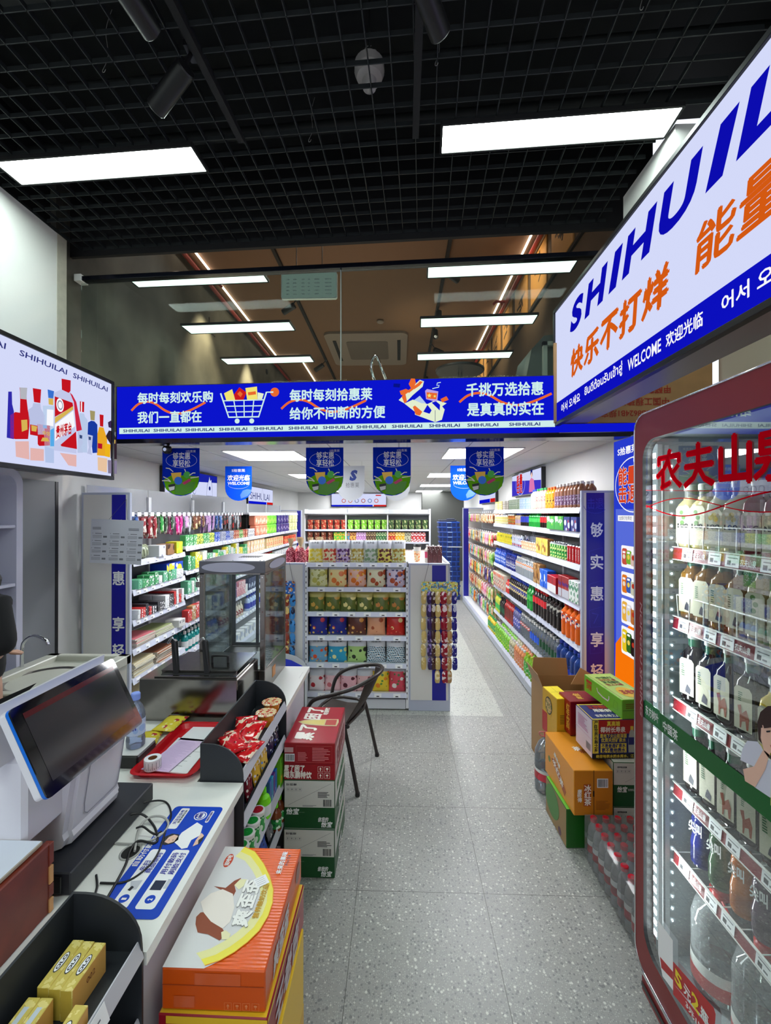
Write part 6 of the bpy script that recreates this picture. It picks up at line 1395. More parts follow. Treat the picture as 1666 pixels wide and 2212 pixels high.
path,su,sw,SL,SH=quad_round(BL,BR,TR,TL, .012)
b=MB(O);b.prism([p-nrm* .004 for p in path],-nrm* .008,mat('bright blue trim',(10,110,220), .3));b.build('blue_trim',t)
b=MB(O);b.prism(path,-nrm* .004,mat('black screen glass',(8,9,11), .06,coat=.3));b.build('screen_glass',t)
b=MB(O);o=BL+nrm* .0006
scr=mat('dark screen picture',(44,42,46), .08)
b.poly([(.028, .028),(SL- .018, .03),(SL- .018,SH- .022),(.028,SH- .022)],scr,o,su,sw)
b.poly([(.028,SH- .036),(SL- .018,SH- .036),(SL- .018,SH- .022),(.028,SH- .022)],mat('dim red bar',(80,18,20), .1),o+nrm* .0004,su,sw);b.build('picture',t)
b=MB(O);sh2,*_=quad_round(BL-nrm* .013+sw* .004,BR-nrm* .013+sw* .004,TR-nrm* .013,TL-nrm* .013, .012);b.prism(sh2,-nrm* .018,RW)
c0=TL-nrm* .04;
b.prism([TL+Vector((-.02, .0, .012)),TR+Vector((-.02,-.01, .014)),TR+Vector((-.05,-.02, .004)),TL+Vector((-.05, .0, .0))],Vector((-.02,0,-.16)),RW);b.build('housing',t)
b=MB(O);b.box(-1.03,-.925,1.05,1.30, .96,1.18,RW, .01);b.build('neck',t)
b=MB(O);b.stroke([(-.95, .892),(-.965, .892),(-.968, .886),(-.965, .880),(-.95, .880)], .0015,GR,(0,yA- .0008,0),(1,0,0),(0,0,1));b.build('symbol',t)
WD=mat('red brown stained wood',(124,44,24), .4,noise=.35,nscale=14);WE=mat('pale end grain',(206,150,96), .55)
t=thing('wooden_box','red brown wooden box with finger joints at the left edge of the picture','box',(-1.0, .9,CT));O=t.location
b=MB(O);b.box(-1.2,-.866, .62,1.058, .8005, .972,WD, .003);b.build('case',t)
b=MB(O)
for z0,z1 in((.802, .835),(.872, .915)):b.box(-.884,-.862,1.052,1.064,z0,z1,WE, .001)
for z0,z1 in((.838, .868),(.918, .970)):b.box(-.884,-.864,1.052,1.067,z0,z1,WD, .001)
b.build('finger_joint',t)
b=MB((-1.02, .85, .975));b.box(-1.22,-.878, .60,1.05, .9725, .983,mat('pale bevelled edge',(176,166,150), .4), .002,{'+z':mat('glossy white sheet',(226,232,246), .12)});tag(b.build('white_slab'),'white glossy slab lying on the wooden box','slab')
t=thing('counter_mat','blue printed self checkout instruction mat on the counter edge','mat',(-.67,1.25,CT+ .0005));MT=Vector((0,0, .0012))
MBL=mat('mat blue',(24,72,196), .25);z0=0
b=MB();cx,cy=-.67,1.25
def mp(x,y):return(x-cx,y-cy)
path=[Vector((p[0],p[1],0))for p in rrect(-.083,-.205, .081, .20, .014)]
b.prism(path,(0,0, .0012),MBL);b.build('sheet',t)
u=Vector((0,1,0));w=Vector((-1,0,0));MO=lambda k:Vector((0,0, .0012+ .0003*k))
def mq(x0,x1,y0,y1,r,m_,k,bb):
 bb.poly(rrect(y0-cy,-(x1-cx),y1-cy,-(x0-cx),r),m_,MO(k),u,w)
def mtx(s_,x,y0,h,L,m_,k,bb,bo=.02):bb.text(s_,m_,MO(k)+u*(y0-cy)+w*(-(x-cx)),u,w,h,wfit=L,bold=bo)
b=MB();mq(-.727,-.682,1.07,1.262, .008,TAGW,1,b);mq(-.662,-.612,1.07,1.262, .008,TAGW,1,b);mq(-.727,-.698,1.345,1.44, .006,TAGW,1,b);mq(-.622,-.611,1.375,1.43, .005,TAGW,1,b)
b.disc((1.405-cy,-(-.648-cx)), .020,TAGW,MO(1),u,w);b.disc((1.405-cy,-(-.648-cx)), .017,MBL,MO(2),u,w);b.disc((1.405-cy,-(-.648-cx)), .014,TAGW,MO(3),u,w);b.build('white_card',t)
b=MB();mtx('自助付款流程',-.735,1.20, .014, .13,TXTW,1,b)
for x,s_ in((-.705,'1'),(-.637,'2')):
 b.disc((1.098-cy,-(x-cx)), .0125,MBL,MO(2),u,w);mtx(s_,x+ .006,1.094, .012, .006,TXTW,3,b, .05)
mtx('先扫',-.705,1.185, .014, .034,BLUEINK,2,b);mtx('商品条码',-.686,1.178, .014, .07,BLUEINK,2,b);mtx('用付款码',-.641,1.175, .014, .075,BLUEINK,2,b);mtx('刷脸支付',-.619,1.175, .014, .075,BLUEINK,2,b)
mtx('关注公众号',-.712,1.365, .009, .065,BLUEINK,2,b);mtx('查看消费记录',-.702,1.37, .006, .06,GREYINK,2,b);mtx('自助收银',-.643,1.394, .009, .022,BLUEINK,4,b, .03);mtx('惠民',-.656,1.397, .008, .016,BLUEINK,4,b);mtx('拾惠莱生活超市',-.614,1.38, .006, .045,BLUEINK,2,b)
b.build('lettering',t)
b=MB()
def mpoly(pts,m_,k):b.poly([(p[1]-cy,-(p[0]-cx))for p in pts],m_,MO(k),u,w)
mpoly([(-.727+ .02,1.125),(-.69,1.125),(-.69,1.155),(-.72,1.15)],mat('device grey',(200,204,214), .4),2);mpoly([(-.712,1.123),(-.704,1.12),(-.70,1.132),(-.708,1.136)],INK,3)
mpoly([(-.655,1.125),(-.625,1.125),(-.625,1.155),(-.655,1.155)],mat('device dark',(40,46,70), .3),2);mpoly([(-.622,1.13),(-.612,1.13),(-.612,1.16),(-.622,1.16)],MATS['device grey'],2)
b.build('device_drawing',t)
b=MB();SKN=mat('printed skin',(240,200,176), .5)
mpoly([(-.715,1.285),(-.698,1.278),(-.676,1.285),(-.668,1.30),(-.676,1.322),(-.70,1.325),(-.716,1.31)],INK,2);mpoly([(-.705,1.29),(-.69,1.284),(-.676,1.292),(-.676,1.315),(-.69,1.32),(-.702,1.31)],SKN,3)
mpoly([(-.675,1.29),(-.66,1.28),(-.64,1.265),(-.625,1.27),(-.628,1.30),(-.61,1.32),(-.62,1.36),(-.645,1.375),(-.66,1.35),(-.672,1.33)],TAGW,2)
mpoly([(-.612,1.275),(-.60,1.285),(-.598,1.32),(-.61,1.33),(-.614,1.30)],SKN,3);mpoly([(-.598,1.28),(-.594,1.30),(-.596,1.318),(-.606,1.30)],INK,4)
mpoly([(-.696,1.296),(-.694,1.296),(-.694,1.30),(-.696,1.30)],INK,4);mpoly([(-.684,1.296),(-.682,1.296),(-.682,1.30),(-.684,1.30)],INK,4)
b.build('cashier_drawing',t)
CBK=mat('black cable',(16,16,18), .4);CGR=mat('grey cable',(176,176,172), .4)
def cable(name,pts,r,m_,label):
 P=[at(p[0],p[1],z=p[2]if len(p)>2 else CT+r)for p in pts];c=P[0].copy();b=MB(c);b.tube(smooth_path(P,6),r,m_,8);return tag(b.build(name),label,'cable')
cable('grey_cable',[(150,1812, .84),(180,1818, .82),(240,1834),(300,1832),(340,1814),(357,1790),(345,1774, .812),(315,1776, .815),(292,1800, .812),(282,1850, .806)], .0035,CGR,'grey cable looping over the blue mat from under the register')
cable('black_cable',[(215,1785, .85),(262,1758, .84),(320,1740, .82),(352,1742),(363,1768),(352,1800),(336,1850),(310,1886),(262,1918),(205,1922)], .003,CBK,'black cable making the widest loop across the blue mat')
cable('black_cable',[(220,1790, .845),(290,1768, .83),(322,1790),(333,1820),(325,1832),(290,1828, .81),(272,1850, .806),(262,1880),(238,1925),(214,1965)], .0035,CBK,'black cable running from the cable hole towards the near rack')
cable('black_cable',[(196,1905),(198,1930),(190,1955)], .003,CBK,'short black cable end beside the black drawer')
cable('black_cable',[(285,1800, .82),(300,1796, .822),(318,1808, .812),(330,1812),(342,1806)], .003,CBK,'black cable crossing the grey cable')
t=thing('cable_grommet','round hole with pale rim in the counter where the cables go down','cable hole',at(273,1853,z=CT));b=MB();b.tube([(.026*math.cos(a*PI/12), .030*math.sin(a*PI/12), .001)for a in range(24)], .003,CGR,6,closed=True);b.build('rim',t);b=MB();b.lathe([(.026, .0004),(.001, .0004)],20,BLACKM,cap=False);b.build('hole',t)
t=thing('deep_fryer','stainless steel box fryer with two black handles on the counter','fryer',(-1.0,2.2,CT));O=t.location
STF=mat('fryer steel',(138,134,130), .16,metal=1.0,noise=.1,nscale=30)
b=MB(O);b.box(-1.24,-.765,2.04,2.345, .802,1.002,STF, .004);b.build('body',t)
b=MB(O);b.box(-1.175,-.775,2.055,2.33,1.002,1.010,STF, .002);b.box(-1.15,-.80,2.072,2.11,1.0095,1.0112,BLACKM);b.build('top_plate',t)
b=MB(O);b.prism([(-1.165,2.10,1.018),(-.79,2.10,1.018),(-.77,2.335,1.034),(-1.145,2.335,1.034)],(0,0, .004),STF);b.box(-1.16,-.79,2.098,2.102,1.011,1.021,STF);b.build('lid',t)
b=MB(O);b.tube(smooth_path([(-.955,2.2,1.024),(-.955,2.2,1.055),(-.945,2.2,1.062),(-.885,2.2,1.062),(-.873,2.2,1.055),(-.873,2.2,1.026)],4), .006,BLACK,8);b.build('lid_handle',t)
for x,lb in((-1.085,'left'),(-.932,'right')):
 h=MB(O);h.prism([(x- .012,2.085,1.005),(x+ .012,2.085,1.005),(x- .012,2.11,1.160),(x- .024,2.11,1.168),(x- .036,2.11,1.160)],(0, .018,0),BLACK);ho=h.build('basket_handle',t)
 k=MB(O);k.tube(smooth_path([(x- .024,2.118,1.165),(x- .032,2.118,1.178),(x- .045,2.118,1.172),(x- .058,2.118,1.152),(x- .052,2.118,1.146),(x- .045,2.118,1.158),(x- .036,2.118,1.172),(x- .028,2.118,1.17)],4), .0022,CHROME,6);k.build('hook',ho)
t=thing('food_warmer','glass sided stainless food warmer with grey top and oval stickers','food warmer',(-.92,2.58,CT));O=t.location
X0,X1,Y0,Y1=-1.097,-.733,2.36,2.80
WG=mat('dark grey enamel',(96,96,106), .35);WST=mat('warmer steel',(160,154,150), .25,metal=1.0)
b=MB(O);b.box(X0,X1,Y0,Y1, .802, .929,WST, .003);b.box(X0+ .01,X1- .01,Y0+ .01,Y1- .01, .929, .934,STEEL);b.build('base',t)
for(x,y)in((X0,Y0),(X1- .028,Y0),(X0,Y1- .02),(X1- .02,Y1- .02)):
 b=MB(O);wq= .028 if y==Y0 else .02;b.box(x,x+wq,y,y+ .018, .929,1.462,WST, .002);
 for z in(.95,1.10,1.25,1.44):b.lathe([(.004,y- .002),(.003,y)],8,CHROME,c=(x+wq/2,0,z),axis='y')
 b.build('post',t)
b=MB(O);b.box(X0- .002,X1+ .002,Y0- .002,Y1+ .002,1.462,1.529,WG, .003,{'+x':WST,'+z':STEEL});b.box(X0,X1,Y0,Y1,1.455,1.462,STEEL)
for x in(X0+ .02,(X0+X1)/2,X1- .03,X1- .01):b.lathe([(.004,1.529),(.003,1.532)],8,CHROME,c=(x,Y0+ .012,0))
for k in range(9):b.box(-.95+k* .014,-.944+k* .014,2.55,2.64,1.529,1.5305,GREYD)
b.build('top',t)
b=MB(O);lil=mat('pale lilac sticker',(176,176,196), .4)
b.disc(((X0+X1)/2- .02,1.494), .148,lil,(0,Y0- .0035,0),(1,0,0),(0,0,1),n=40,ry=.027)
b.disc((2.60,1.494), .17,lil,(X1+ .0035,0,0),(0,1,0),(0,0,1),n=40,ry=.026);b.build('oval_sticker',t)
WGL=thin('warmer glass',(232,240,240), .03, .02, .8)
b=MB(O);b.box(X0+ .028,X1- .028,Y0+ .004,Y0+ .008, .935,1.455,WGL);b.box(X1- .008,X1- .004,Y0+ .02,Y1- .02, .935,1.455,WGL);b.box(X0+ .004,X0+ .008,Y0+ .02,Y1- .02, .935,1.455,WGL);b.build('glass',t)
b=MB(O)
for xa in(X0+ .02,(X0+X1)/2- .01,X1- .04):b.box(xa,xa+ .018,Y1- .012,Y1, .935,1.455,WG)
b.box(X0+ .02,X1- .02,Y1- .012,Y1, .935, .955,WG);b.box(X0+ .02,X1- .02,Y1- .012,Y1,1.44,1.455,WG);b.build('door_frame',t)
b=MB(O);b.prism([(-.93,2.44, .9345),(-.79,2.42, .9345),(-.77,2.66, .9345),(-.90,2.68, .9345)],(0,0, .001),PAP);tag_=b.build('paper_liner',t)
b=MB(O);b.box(X1+ .0005,X1+ .0015,2.50,2.56, .84, .90,mat('amber sticker',(190,120,40), .4));b.build('warning_label',t)
b=MB(O);b.tube(smooth_path([(X0- .0,Y0- .004,1.455),(X0- .012,Y0- .01,1.44),(X0- .004,Y0- .01,1.42)],4), .003,BLACK,6);b.box(X0- .016,X0+ .006,Y0- .012,Y0,1.385,1.415,WST, .002);b.build('latch',t)
rp=far_pouch('wafer_packet', .095, .018, .12,art('red wafer art',(206,22,30),[(236,214,190),(130,14,20)],30,amount=.3,rough=.14,kind='noise'),7,8)
random.seed(6)
for k,(x,y,z,rz,tl)in enumerate(((-.655,1.66, .822, .2,-1.45),(-.625,1.70, .835,-.3,-1.35),(-.675,1.76, .835, .5,-1.3),(-.63,1.80, .85,-.15,-1.2),(-.655,1.87, .84, .25,-1.25),(-.62,1.73, .86, .8,-1.4))):
 place(rp,(x,y- .04,z),rz,'%s red wafer packet heaped on the top tier of the far rack'%('lowest nearest','front right','left','uppermost right','farthest','topmost tilted')[k],'packet',None,(tl,0))
for k,(x,y)in enumerate(((-.615,2.0),(-.622,2.115))):
 t=thing('jelly_cup','orange fruit jelly cup with printed clear lid on the far rack, %s'%('nearer','farther')[k],'cup',(x,y, .8125))
 b=MB();b.lathe([(.030,0),(.040, .05)],24,mat('orange jelly',(226,136,30), .15));b.build('cup',t)
 b=MB();b.lathe([(.040, .05),(.048, .054),(.048, .057),(.001, .058)],24,art('cup lid art',(230,200,150),[(200,60,40),(250,240,230)],50,rough=.15));b.build('lid',t)
def stand_pack(x,y,z,c,spots,label,w=.085,h=.14,txt=None,tm=None,d=.025):
 def ex(b):
  if txt:b.text(txt,tm or TXTW,(0,-d* .5,h* .45),(1,0,0),(0,0,1),h* .16,wfit=w* .8,align='c',bold=.04)
 p=far_pouch('chocolate_packet',w,d,h,art('pk'+label,c,spots,30,amount=.34,rough=.2),6,8,extra=ex);place(p,(x,y,z+ .001),PI/2+random.uniform(-.08, .08),label,'packet',None,(-.22,0))
for k,(c,sp_,lb,tx)in enumerate((((40,30,90),[(200,60,40),(230,220,230)],'violet and red packet at the near end of the second tier of the far rack',"m&m's"),((110,14,34),[(60,30,20),(230,220,210)],'maroon packet second on the second tier of the far rack',"m&m's"),((226,180,60),[(60,40,30),(240,240,250)],'yellow packet third on the second tier of the far rack',"m&m's"),((230,190,90),[(90,60,40),(100,150,230)],'yellow packet fourth on the second tier of the far rack',"m&m's"),((30,34,70),[(180,190,210)],'dark blue packet fifth on the second tier of the far rack','OREO'),((36,36,60),[(200,200,214),(60,80,180)],'dark blue packet at the far end of the second tier of the far rack','OREO'))):
 stand_pack(-.605,1.655+k* .098, .642,c,sp_,lb,txt=tx)
def gum_jar(x,y,z,body,lid,label,r=.030,h=.085):
 t=thing('gum_jar',label,'jar',(x,y,z));b=MB();b.lathe([(r* .92,0),(r, .005),(r,h* .75),(r* .96,h* .8)],20,body);b.build('body',t);b=MB();b.lathe([(r*1.02,h* .8),(r*1.02,h* .97),(r* .95,h)],20,WHITE);b.lathe([(r* .75,h+ .0006),(.001,h+ .0008)],20,lid,cap=False);b.build('lid',t)
gj=art('gum green',(40,160,70),[(230,250,230),(20,110,60)],30);gr=mat('gum red',(180,30,50), .3);gg=mat('gum green lid',(30,150,60), .3)
for k,(y,ld,lb)in enumerate(((1.64,gg,'nearest, green'),(1.705,gg,'second, green'),(1.77,gg,'third, green'),(1.835,gr,'fourth, with a red lid'))):gum_jar(-.60,y, .447,gj,ld,'white lidded gum jar on the third rack tier, %s'%lb)
place(jug('candy_bottle', .13, .034,mat('lime plastic',(120,220,20), .25),mat('lime cap',(110,230,10), .25),whil),(-.60,1.91, .448),0,'bright green bottle behind the gum jars on the third tier of the far rack','bottle')
for k in range(4):place(far_box('toothpaste_box', .026, .03, .12,mat('tb%d'%k,((60,100,170),(40,150,190),(110,60,150),(30,110,200))[k], .3),art('tba%d'%k,((60,100,170),(40,150,190),(110,60,150),(30,110,200))[k],[(220,230,240)],30)),(-.60,1.975+k* .03, .448),PI/2,'%s slim upright box on the third tier of the far rack'%('blue','teal','purple','bright blue')[k],'box')
place(far_box('candy_box', .07, .05, .14,mat('lime box',(110,190,30), .3),art('lime box art',(120,200,40),[(240,200,60),(60,140,40)],20)),(-.60,2.14, .448),PI/2,'lime green box at the far end of the third tier of the far rack','box')
random.seed(8)
for k,(c,lb)in enumerate((((40,140,80),'green'),((190,30,40),'red'),((240,226,210),'cream'),((60,90,180),'blue'),((120,120,126),'grey striped'),((200,150,60),'golden'))):
 place(far_pouch('small_packet', .07, .02, .1,art('sp '+lb,c,[(240,240,240),tuple(int(v* .6)for v in c)],40),5,6),(-.60,1.65+k* .095, .262),PI/2,'%s little packet on the lowest tier of the far rack'%lb,'packet',None,(-.25,0))
for k in range(2):place(jug('drink_bottle', .13, .028,mat('brown drink',(120,60,30), .2),mat('lime cap',(110,230,10), .25),gj),(-.595,2.09+k* .06, .262 if k==0 else .262),0,'small brown bottle with bright green cap at the far end of the lowest tier, %s'%('nearer','farther')[k],'bottle')
def carton(name,label,loc,size,rz,m_,sides=None,bev=.003,seam=None,flaps=True):
 """loc: centre of the base; returns the thing; size (w, d, h)"""
 t=thing(name,label,'carton',loc,rz);w,d,h=size
 b=MB();b.box(-w/2,w/2,-d/2,d/2,0,h,m_,bev,sides);b.build('carton_body',t)
 return t
def face(side,w,d,h):
 """origin (lower left seen from outside), u, w vectors of a carton side"""
 e= .0009
 return{'-y':(Vector((-w/2,-d/2-e,0)),Vector((1,0,0)),Vector((0,0,1))),
            '+x':(Vector((w/2+e,-d/2,0)),Vector((0,1,0)),Vector((0,0,1))),
            '-x':(Vector((-w/2-e,d/2,0)),Vector((0,-1,0)),Vector((0,0,1))),
            '+z':(Vector((-w/2,-d/2,h+e)),Vector((1,0,0)),Vector((0,1,0)))}[side]
def rect(b,f,x0,x1,y0,y1,m_,k=0):
 o,u,w=f;n=u.cross(w)*(.0004*k);b.poly([(x0,y0),(x1,y0),(x1,y1),(x0,y1)],m_,o+n,u,w)
def ftext(b,f,s_,x,y,h,m_,L=None,bold=.02,shear=0,k=1,align='l',rot=False):
 o,u,w=f;n=u.cross(w)*(.0004*k)
 if rot:b.text(s_,m_,o+n+u*x+w*y,w,-u,h,wfit=L,bold=bold,shear=shear)
 else:b.text(s_,m_,o+n+u*x+w*y,u,w,h,wfit=L,bold=bold,shear=shear,align=align)
def barcode(b,f,x,y,w_,h_,m_=INK,bg=True):
 if bg:rect(b,f,x- .004,x+w_+ .004,y- .004,y+h_+ .004,TAGW,1)
 q=x;random.seed(int(x*1000))
 while q<x+w_- .002:s_=random.choice((.0012, .002, .003));rect(b,f,q,q+s_,y,y+h_,m_,2);q+=s_+random.choice((.0012, .002))
def greek(b,f,x,y,w_,h_,n,m_):
 for k in range(n):rect(b,f,x,x+w_*random.uniform(.6,1),y+h_*(k+ .2)/n,y+h_*(k+ .7)/n,m_,1)
def arrows(b,f,x,y,s_,m_,n=4):
 o,u,w=f;o=o+u.cross(w)* .0004
 for k in range(n):
  cx,cy=x+(k+ .5)*s_*1.1,y+s_/2
  b.stroke([(cx-s_* .42,cy-s_* .42),(cx+s_* .42,cy-s_* .42),(cx+s_* .42,cy+s_* .42),(cx-s_* .42,cy+s_* .42)],s_* .05,m_,o,u,w,True)
  if k%2==0:b.poly([(cx-s_* .2,cy),(cx+s_* .2,cy),(cx,cy+s_* .3)],m_,o,u,w);b.poly([(cx-s_* .06,cy-s_* .3),(cx+s_* .06,cy-s_* .3),(cx+s_* .06,cy),(cx-s_* .06,cy)],m_,o,u,w)
  else:b.disc((cx,cy+s_* .08),s_* .2,m_,o,u,w,10,ry=s_* .14);b.poly([(cx-s_* .04,cy-s_* .3),(cx+s_* .04,cy-s_* .3),(cx+s_* .04,cy),(cx-s_* .04,cy)],m_,o,u,w)
CG=mat('carton dark green',(8,74,32), .4);CW=mat('carton white',(206,206,200), .5);CRD_=mat('carton red',(150,16,34), .35);GTX=mat('green print',(40,130,70), .5)
def water_carton(loc,label,rz=0.0,size=(.252, .40, .238)):
 w,d,h=size;t=carton('water_carton',label,loc,size,rz,CG)
 b=MB();hs=h* .44
 for sd,L in(('-y',w),('+x',d),('-x',d)):
  f=face(sd,w,d,h);rect(b,f, .003,L- .003,hs,h- .003,CW,0)
 f=face('+z',w,d,h);rect(b,f, .003,w- .003, .003,d- .003,CW,0);b.build('white_band',t)
 b=MB();f=face('-y',w,d,h)
 ftext(b,f,'防水 怕压 易碎', .012,h- .026, .009,INK, .05);arrows(b,f, .01,h- .055, .018,GREYINK);b.stroke([(.02,hs+ .01),(w- .02,h- .015)], .0012,GREYINK,f[0]+Vector((0,-.0004,0)),f[1],f[2])
 greek(b,f,w- .085,hs+ .048, .07, .03,5,INK);barcode(b,f,w- .058,hs+ .006, .044, .034,INK,False);greek(b,f,w- .16,hs+ .004, .08, .008,2,GREYINK)
 b.text('怡宝',TXTW,f[0]+Vector((0,-.0005,0))+f[1]* .01+f[2]*(hs- .032),f[1],f[2], .024,bold=.03,shear=.2)
 ftext(b,f,'· · · · ·', .075,hs- .028, .008,TXTW)
 ftext(b,f,'信我的',w- .085, .038, .018,TXTW, .05, .02, .3);ftext(b,f,'怡宝',w- .07, .012, .022,TXTW, .052, .03, .3)
 f=face('+x',w,d,h);ftext(b,f,'怡宝', .13, .02, .05,TXTW, .11, .03);ftext(b,f,'怡宝 饮用纯净水', .06,hs+ .045, .04,GTX, .28, .02)
 b.build('print',t);return t
water_carton((-.441,2.33, .0),'white and green water carton, lowest of the stack by the counter')
water_carton((-.441,2.333, .239),'white and green water carton in the middle of the stack by the counter', .004)
w,d,h= .252, .40, .182
t=carton('drink_carton','red drink carton on top of the stack by the counter, under the chair',(-.44,2.332, .478),(w,d,h),0,CRD_,{'+z':mat('carton red top',(168,30,48), .22)})
b=MB();f=face('+z',w,d,h);o,u,wv=f
def rtx(s_,x,y,hh,L,m_,bo=.04,k=1):b.text(s_,m_,o+Vector((0,0, .0004*k))+Vector((x,y,0)),Vector((0,1,0)),Vector((-1,0,0)),hh,wfit=L,bold=bo,shear=.15)
WPR=mat('white print',(244,236,226), .3)
rtx('累了', .125, .025, .075, .15,WPR);rtx('困了', .125, .24, .075, .14,WPR)
rtx('喝东鹏特饮', .165, .30, .022, .085,WPR);
b.poly([(.02, .215),(.05, .19),(.10, .18),(.17, .172),(.235, .172),(.24, .215),(.235, .25),(.17, .25),(.10, .245),(.05, .235)],mat('bottle print rim',(214,196,150), .3),o,u,wv)
b.poly([(.028, .214),(.055, .197),(.10, .19),(.165, .183),(.165, .240),(.10, .236),(.055, .228)],mat('bottle print gold',(222,204,110), .3),o+Vector((0,0, .0005)),u,wv);b.poly([(.17, .182),(.228, .182),(.228, .241),(.17, .241)],mat('bottle print red',(186,60,50), .3),o+Vector((0,0, .0005)),u,wv)
b.build('top_print',t)
b=MB();f=face('-y',w,d,h);mr=mat('pale red print',(214,120,126), .4)
f_o=f[0]+Vector((0,-.0004,0))
b.stroke([(.06, .088),(w- .015, .088),(w- .015, .168),(.06, .168)], .001,mr,f_o,f[1],f[2],True);greek(b,f, .068, .094, .06, .045,7,mr);greek(b,f, .14, .094, .09, .068,9,mr)
barcode(b,f, .008, .095, .04, .03);rect(b,f,0.002, .046, .1355, .16,mat('pink square',(206,160,160), .5),1)
rect(b,f, .001,w- .001, .0785, .08,mat('carton seam',(90,8,18), .6),1)
ftext(b,f,'累了困了', .0, .044, .026,WPR, .10, .04, .1);ftext(b,f,'喝东鹏特饮', .0, .012, .026,WPR, .135, .04, .1)
arrows(b,f,w- .088, .040, .03,WPR,2);arrows(b,f,w- .088, .008, .03,WPR,2)
b.build('front_print',t)
b=MB();f=face('+x',w,d,h);rect(b,f, .02,d- .02, .03, .15,mat('pale side print',(214,170,170), .4),0);ftext(b,f,'东鹏特饮', .05, .05, .07,CRD_, .3, .04,k=2);b.build('side_print',t)
YC=mat('carton yellow',(220,170,40), .4);
t=carton('drink_carton','yellow carton at the bottom of the foreground stack',(-.432,1.19,0),(.27, .36, .245), .02,YC)
t=carton('drink_carton','yellow carton below the red one in the foreground stack',(-.433,1.18, .246),(.268, .36, .245),0,mat('carton yellow bright',(232,190,40), .4))
w,d,h= .262, .372, .125
t=carton('drink_carton','red and yellow drink carton directly under the orange one',(-.437,1.20, .482),(w,d,h),-.01,CRD_,{'+z':MATS['carton yellow bright']})
b=MB();f=face('+x',w,d,h);rect(b,f,0,d,h- .012,h- .002,MATS['carton yellow bright'],1);ftext(b,f,'王老吉', .05, .025, .06,mat('silver print',(206,190,200), .3), .24, .04, .2,2);f=face('-y',w,d,h);rect(b,f, .02,w,h- .02,h- .002,MATS['carton yellow bright'],1);b.build('print',t)
ORR=mat('carton orange',(214,84,14), .28)
def ribbed():
 m,nt,out=_new('ribbed orange film');N=nt.nodes;Lk=nt.links
 p=N.new('ShaderNodeBsdfPrincipled');p.inputs['Base Color'].default_value=rgb((232,92,12));p.inputs['Roughness'].default_value= .22
 tc=N.new('ShaderNodeTexCoord');v=N.new('ShaderNodeTexWave');v.bands_direction='Y';v.inputs['Scale'].default_value=34;v.inputs['Distortion'].default_value=1.5;Lk.new(tc.outputs['Object'],v.inputs['Vector'])
 b=N.new('ShaderNodeBump');b.inputs['Strength'].default_value= .35;b.inputs['Distance'].default_value= .003;Lk.new(v.outputs['Fac'],b.inputs['Height']);Lk.new(b.outputs[0],p.inputs['Normal']);Lk.new(p.outputs[0],out.inputs[0]);MATS['ribbed orange film']=m;return m
w,d,h= .249, .378, .098
t=carton('milk_drink_carton','orange and white milk drink carton on top of the foreground stack',(-.4405,1.212, .609),(w,d,h),0,ORR,{'+z':ribbed()})
f=face('+z',w,d,h);o,u,wv=f
def TP(zx,zy):
 p=at(160+zx* .3241,1700+zy* .3241,z=.707);return(p.x+ .4405+w/2,p.y-1.212+d/2)
TO=lambda k:o+Vector((0,0, .0004*k))
clampx=lambda p:(min(max(p[0], .001),w- .001),min(max(p[1], .001),d- .001))
arcpts=[(1130,418),(1200,450),(1260,530),(1300,610),(1325,700),(1320,790),(1290,880),(1230,980),(1150,1060),(1060,1130),(960,1190),(860,1225)]
b=MB();A=[clampx(TP(*p))for p in arcpts]
b.poly([(.001, .001)]+[(A[-1][0], .001)]+A[::-1][1:]+[(A[0][0],d- .001),(.001,d- .001)],mat('carton pale grey white',(222,222,224), .25),TO(1),u,wv);b.build('white_field',t)
b=MB();yl=mat('printed yellow glow',(246,232,90), .25);yl2=mat('printed pale yellow',(240,236,170), .25)
inn=[clampx(TP(p[0]-40*math.cos((p[1]-800)/500),p[1]-45*math.sin((p[1]-760)/400)))for p in arcpts];in2=[clampx(TP(p[0]-90*math.cos((p[1]-800)/500),p[1]-90*math.sin((p[1]-760)/400)))for p in arcpts]
b.poly(A+inn[::-1],yl,TO(2),u,wv);b.poly(inn+in2[::-1],yl2,TO(2),u,wv)
b.stroke(A, .0022,mat('printed orange edge',(236,150,30), .25),TO(3),u,wv);b.build('yellow_arc',t)
b=MB();c=TP(1020,515);Pp=[]
for k in range(24):
 a=k*PI/12;Pp.append((c[0]+ .013*math.cos(a)- .0*math.sin(a),c[1]+ .026*math.sin(a)))
b.poly(Pp,mat('oval red orange',(206,70,30), .3),TO(3),u,wv);b.text('娃哈哈',TXTW,TO(4)+u*(c[0]+ .006)+wv*(c[1]- .020),wv,-u, .012,wfit=.040,bold=.03);b.build('oval_badge',t)
b=MB()
def tp(pts,m_,k):b.poly([TP(*p)for p in pts],m_,TO(k),u,wv)
tp([(800,900),(830,870),(900,860),(960,900),(980,975),(1000,1010),(960,1055),(880,1015),(810,1005),(795,950)],mat('printed brown',(146,76,50), .3),3)
tp([(920,690),(1000,700),(1060,650),(1105,630),(1100,650),(1060,680),(1070,720),(1050,760),(980,720)],MATS['printed brown'],3)
tp([(830,800),(900,740),(980,710),(1050,740),(1060,830),(1030,930),(980,975),(900,930),(850,870)],mat('printed cream',(240,232,224), .3),4)
tp([(1060,680),(1100,640),(1150,640),(1130,680),(1090,710)],mat('printed milk',(240,236,190), .3),4);tp([(970,1000),(1000,985),(1035,1010),(1020,1045),(975,1050)],MATS['printed milk'],4)
b.build('milk_splash_drawing',t)
b=MB();WH=mat('white print bold',(250,250,246), .25);BK=mat('black outline print',(40,36,30), .3)
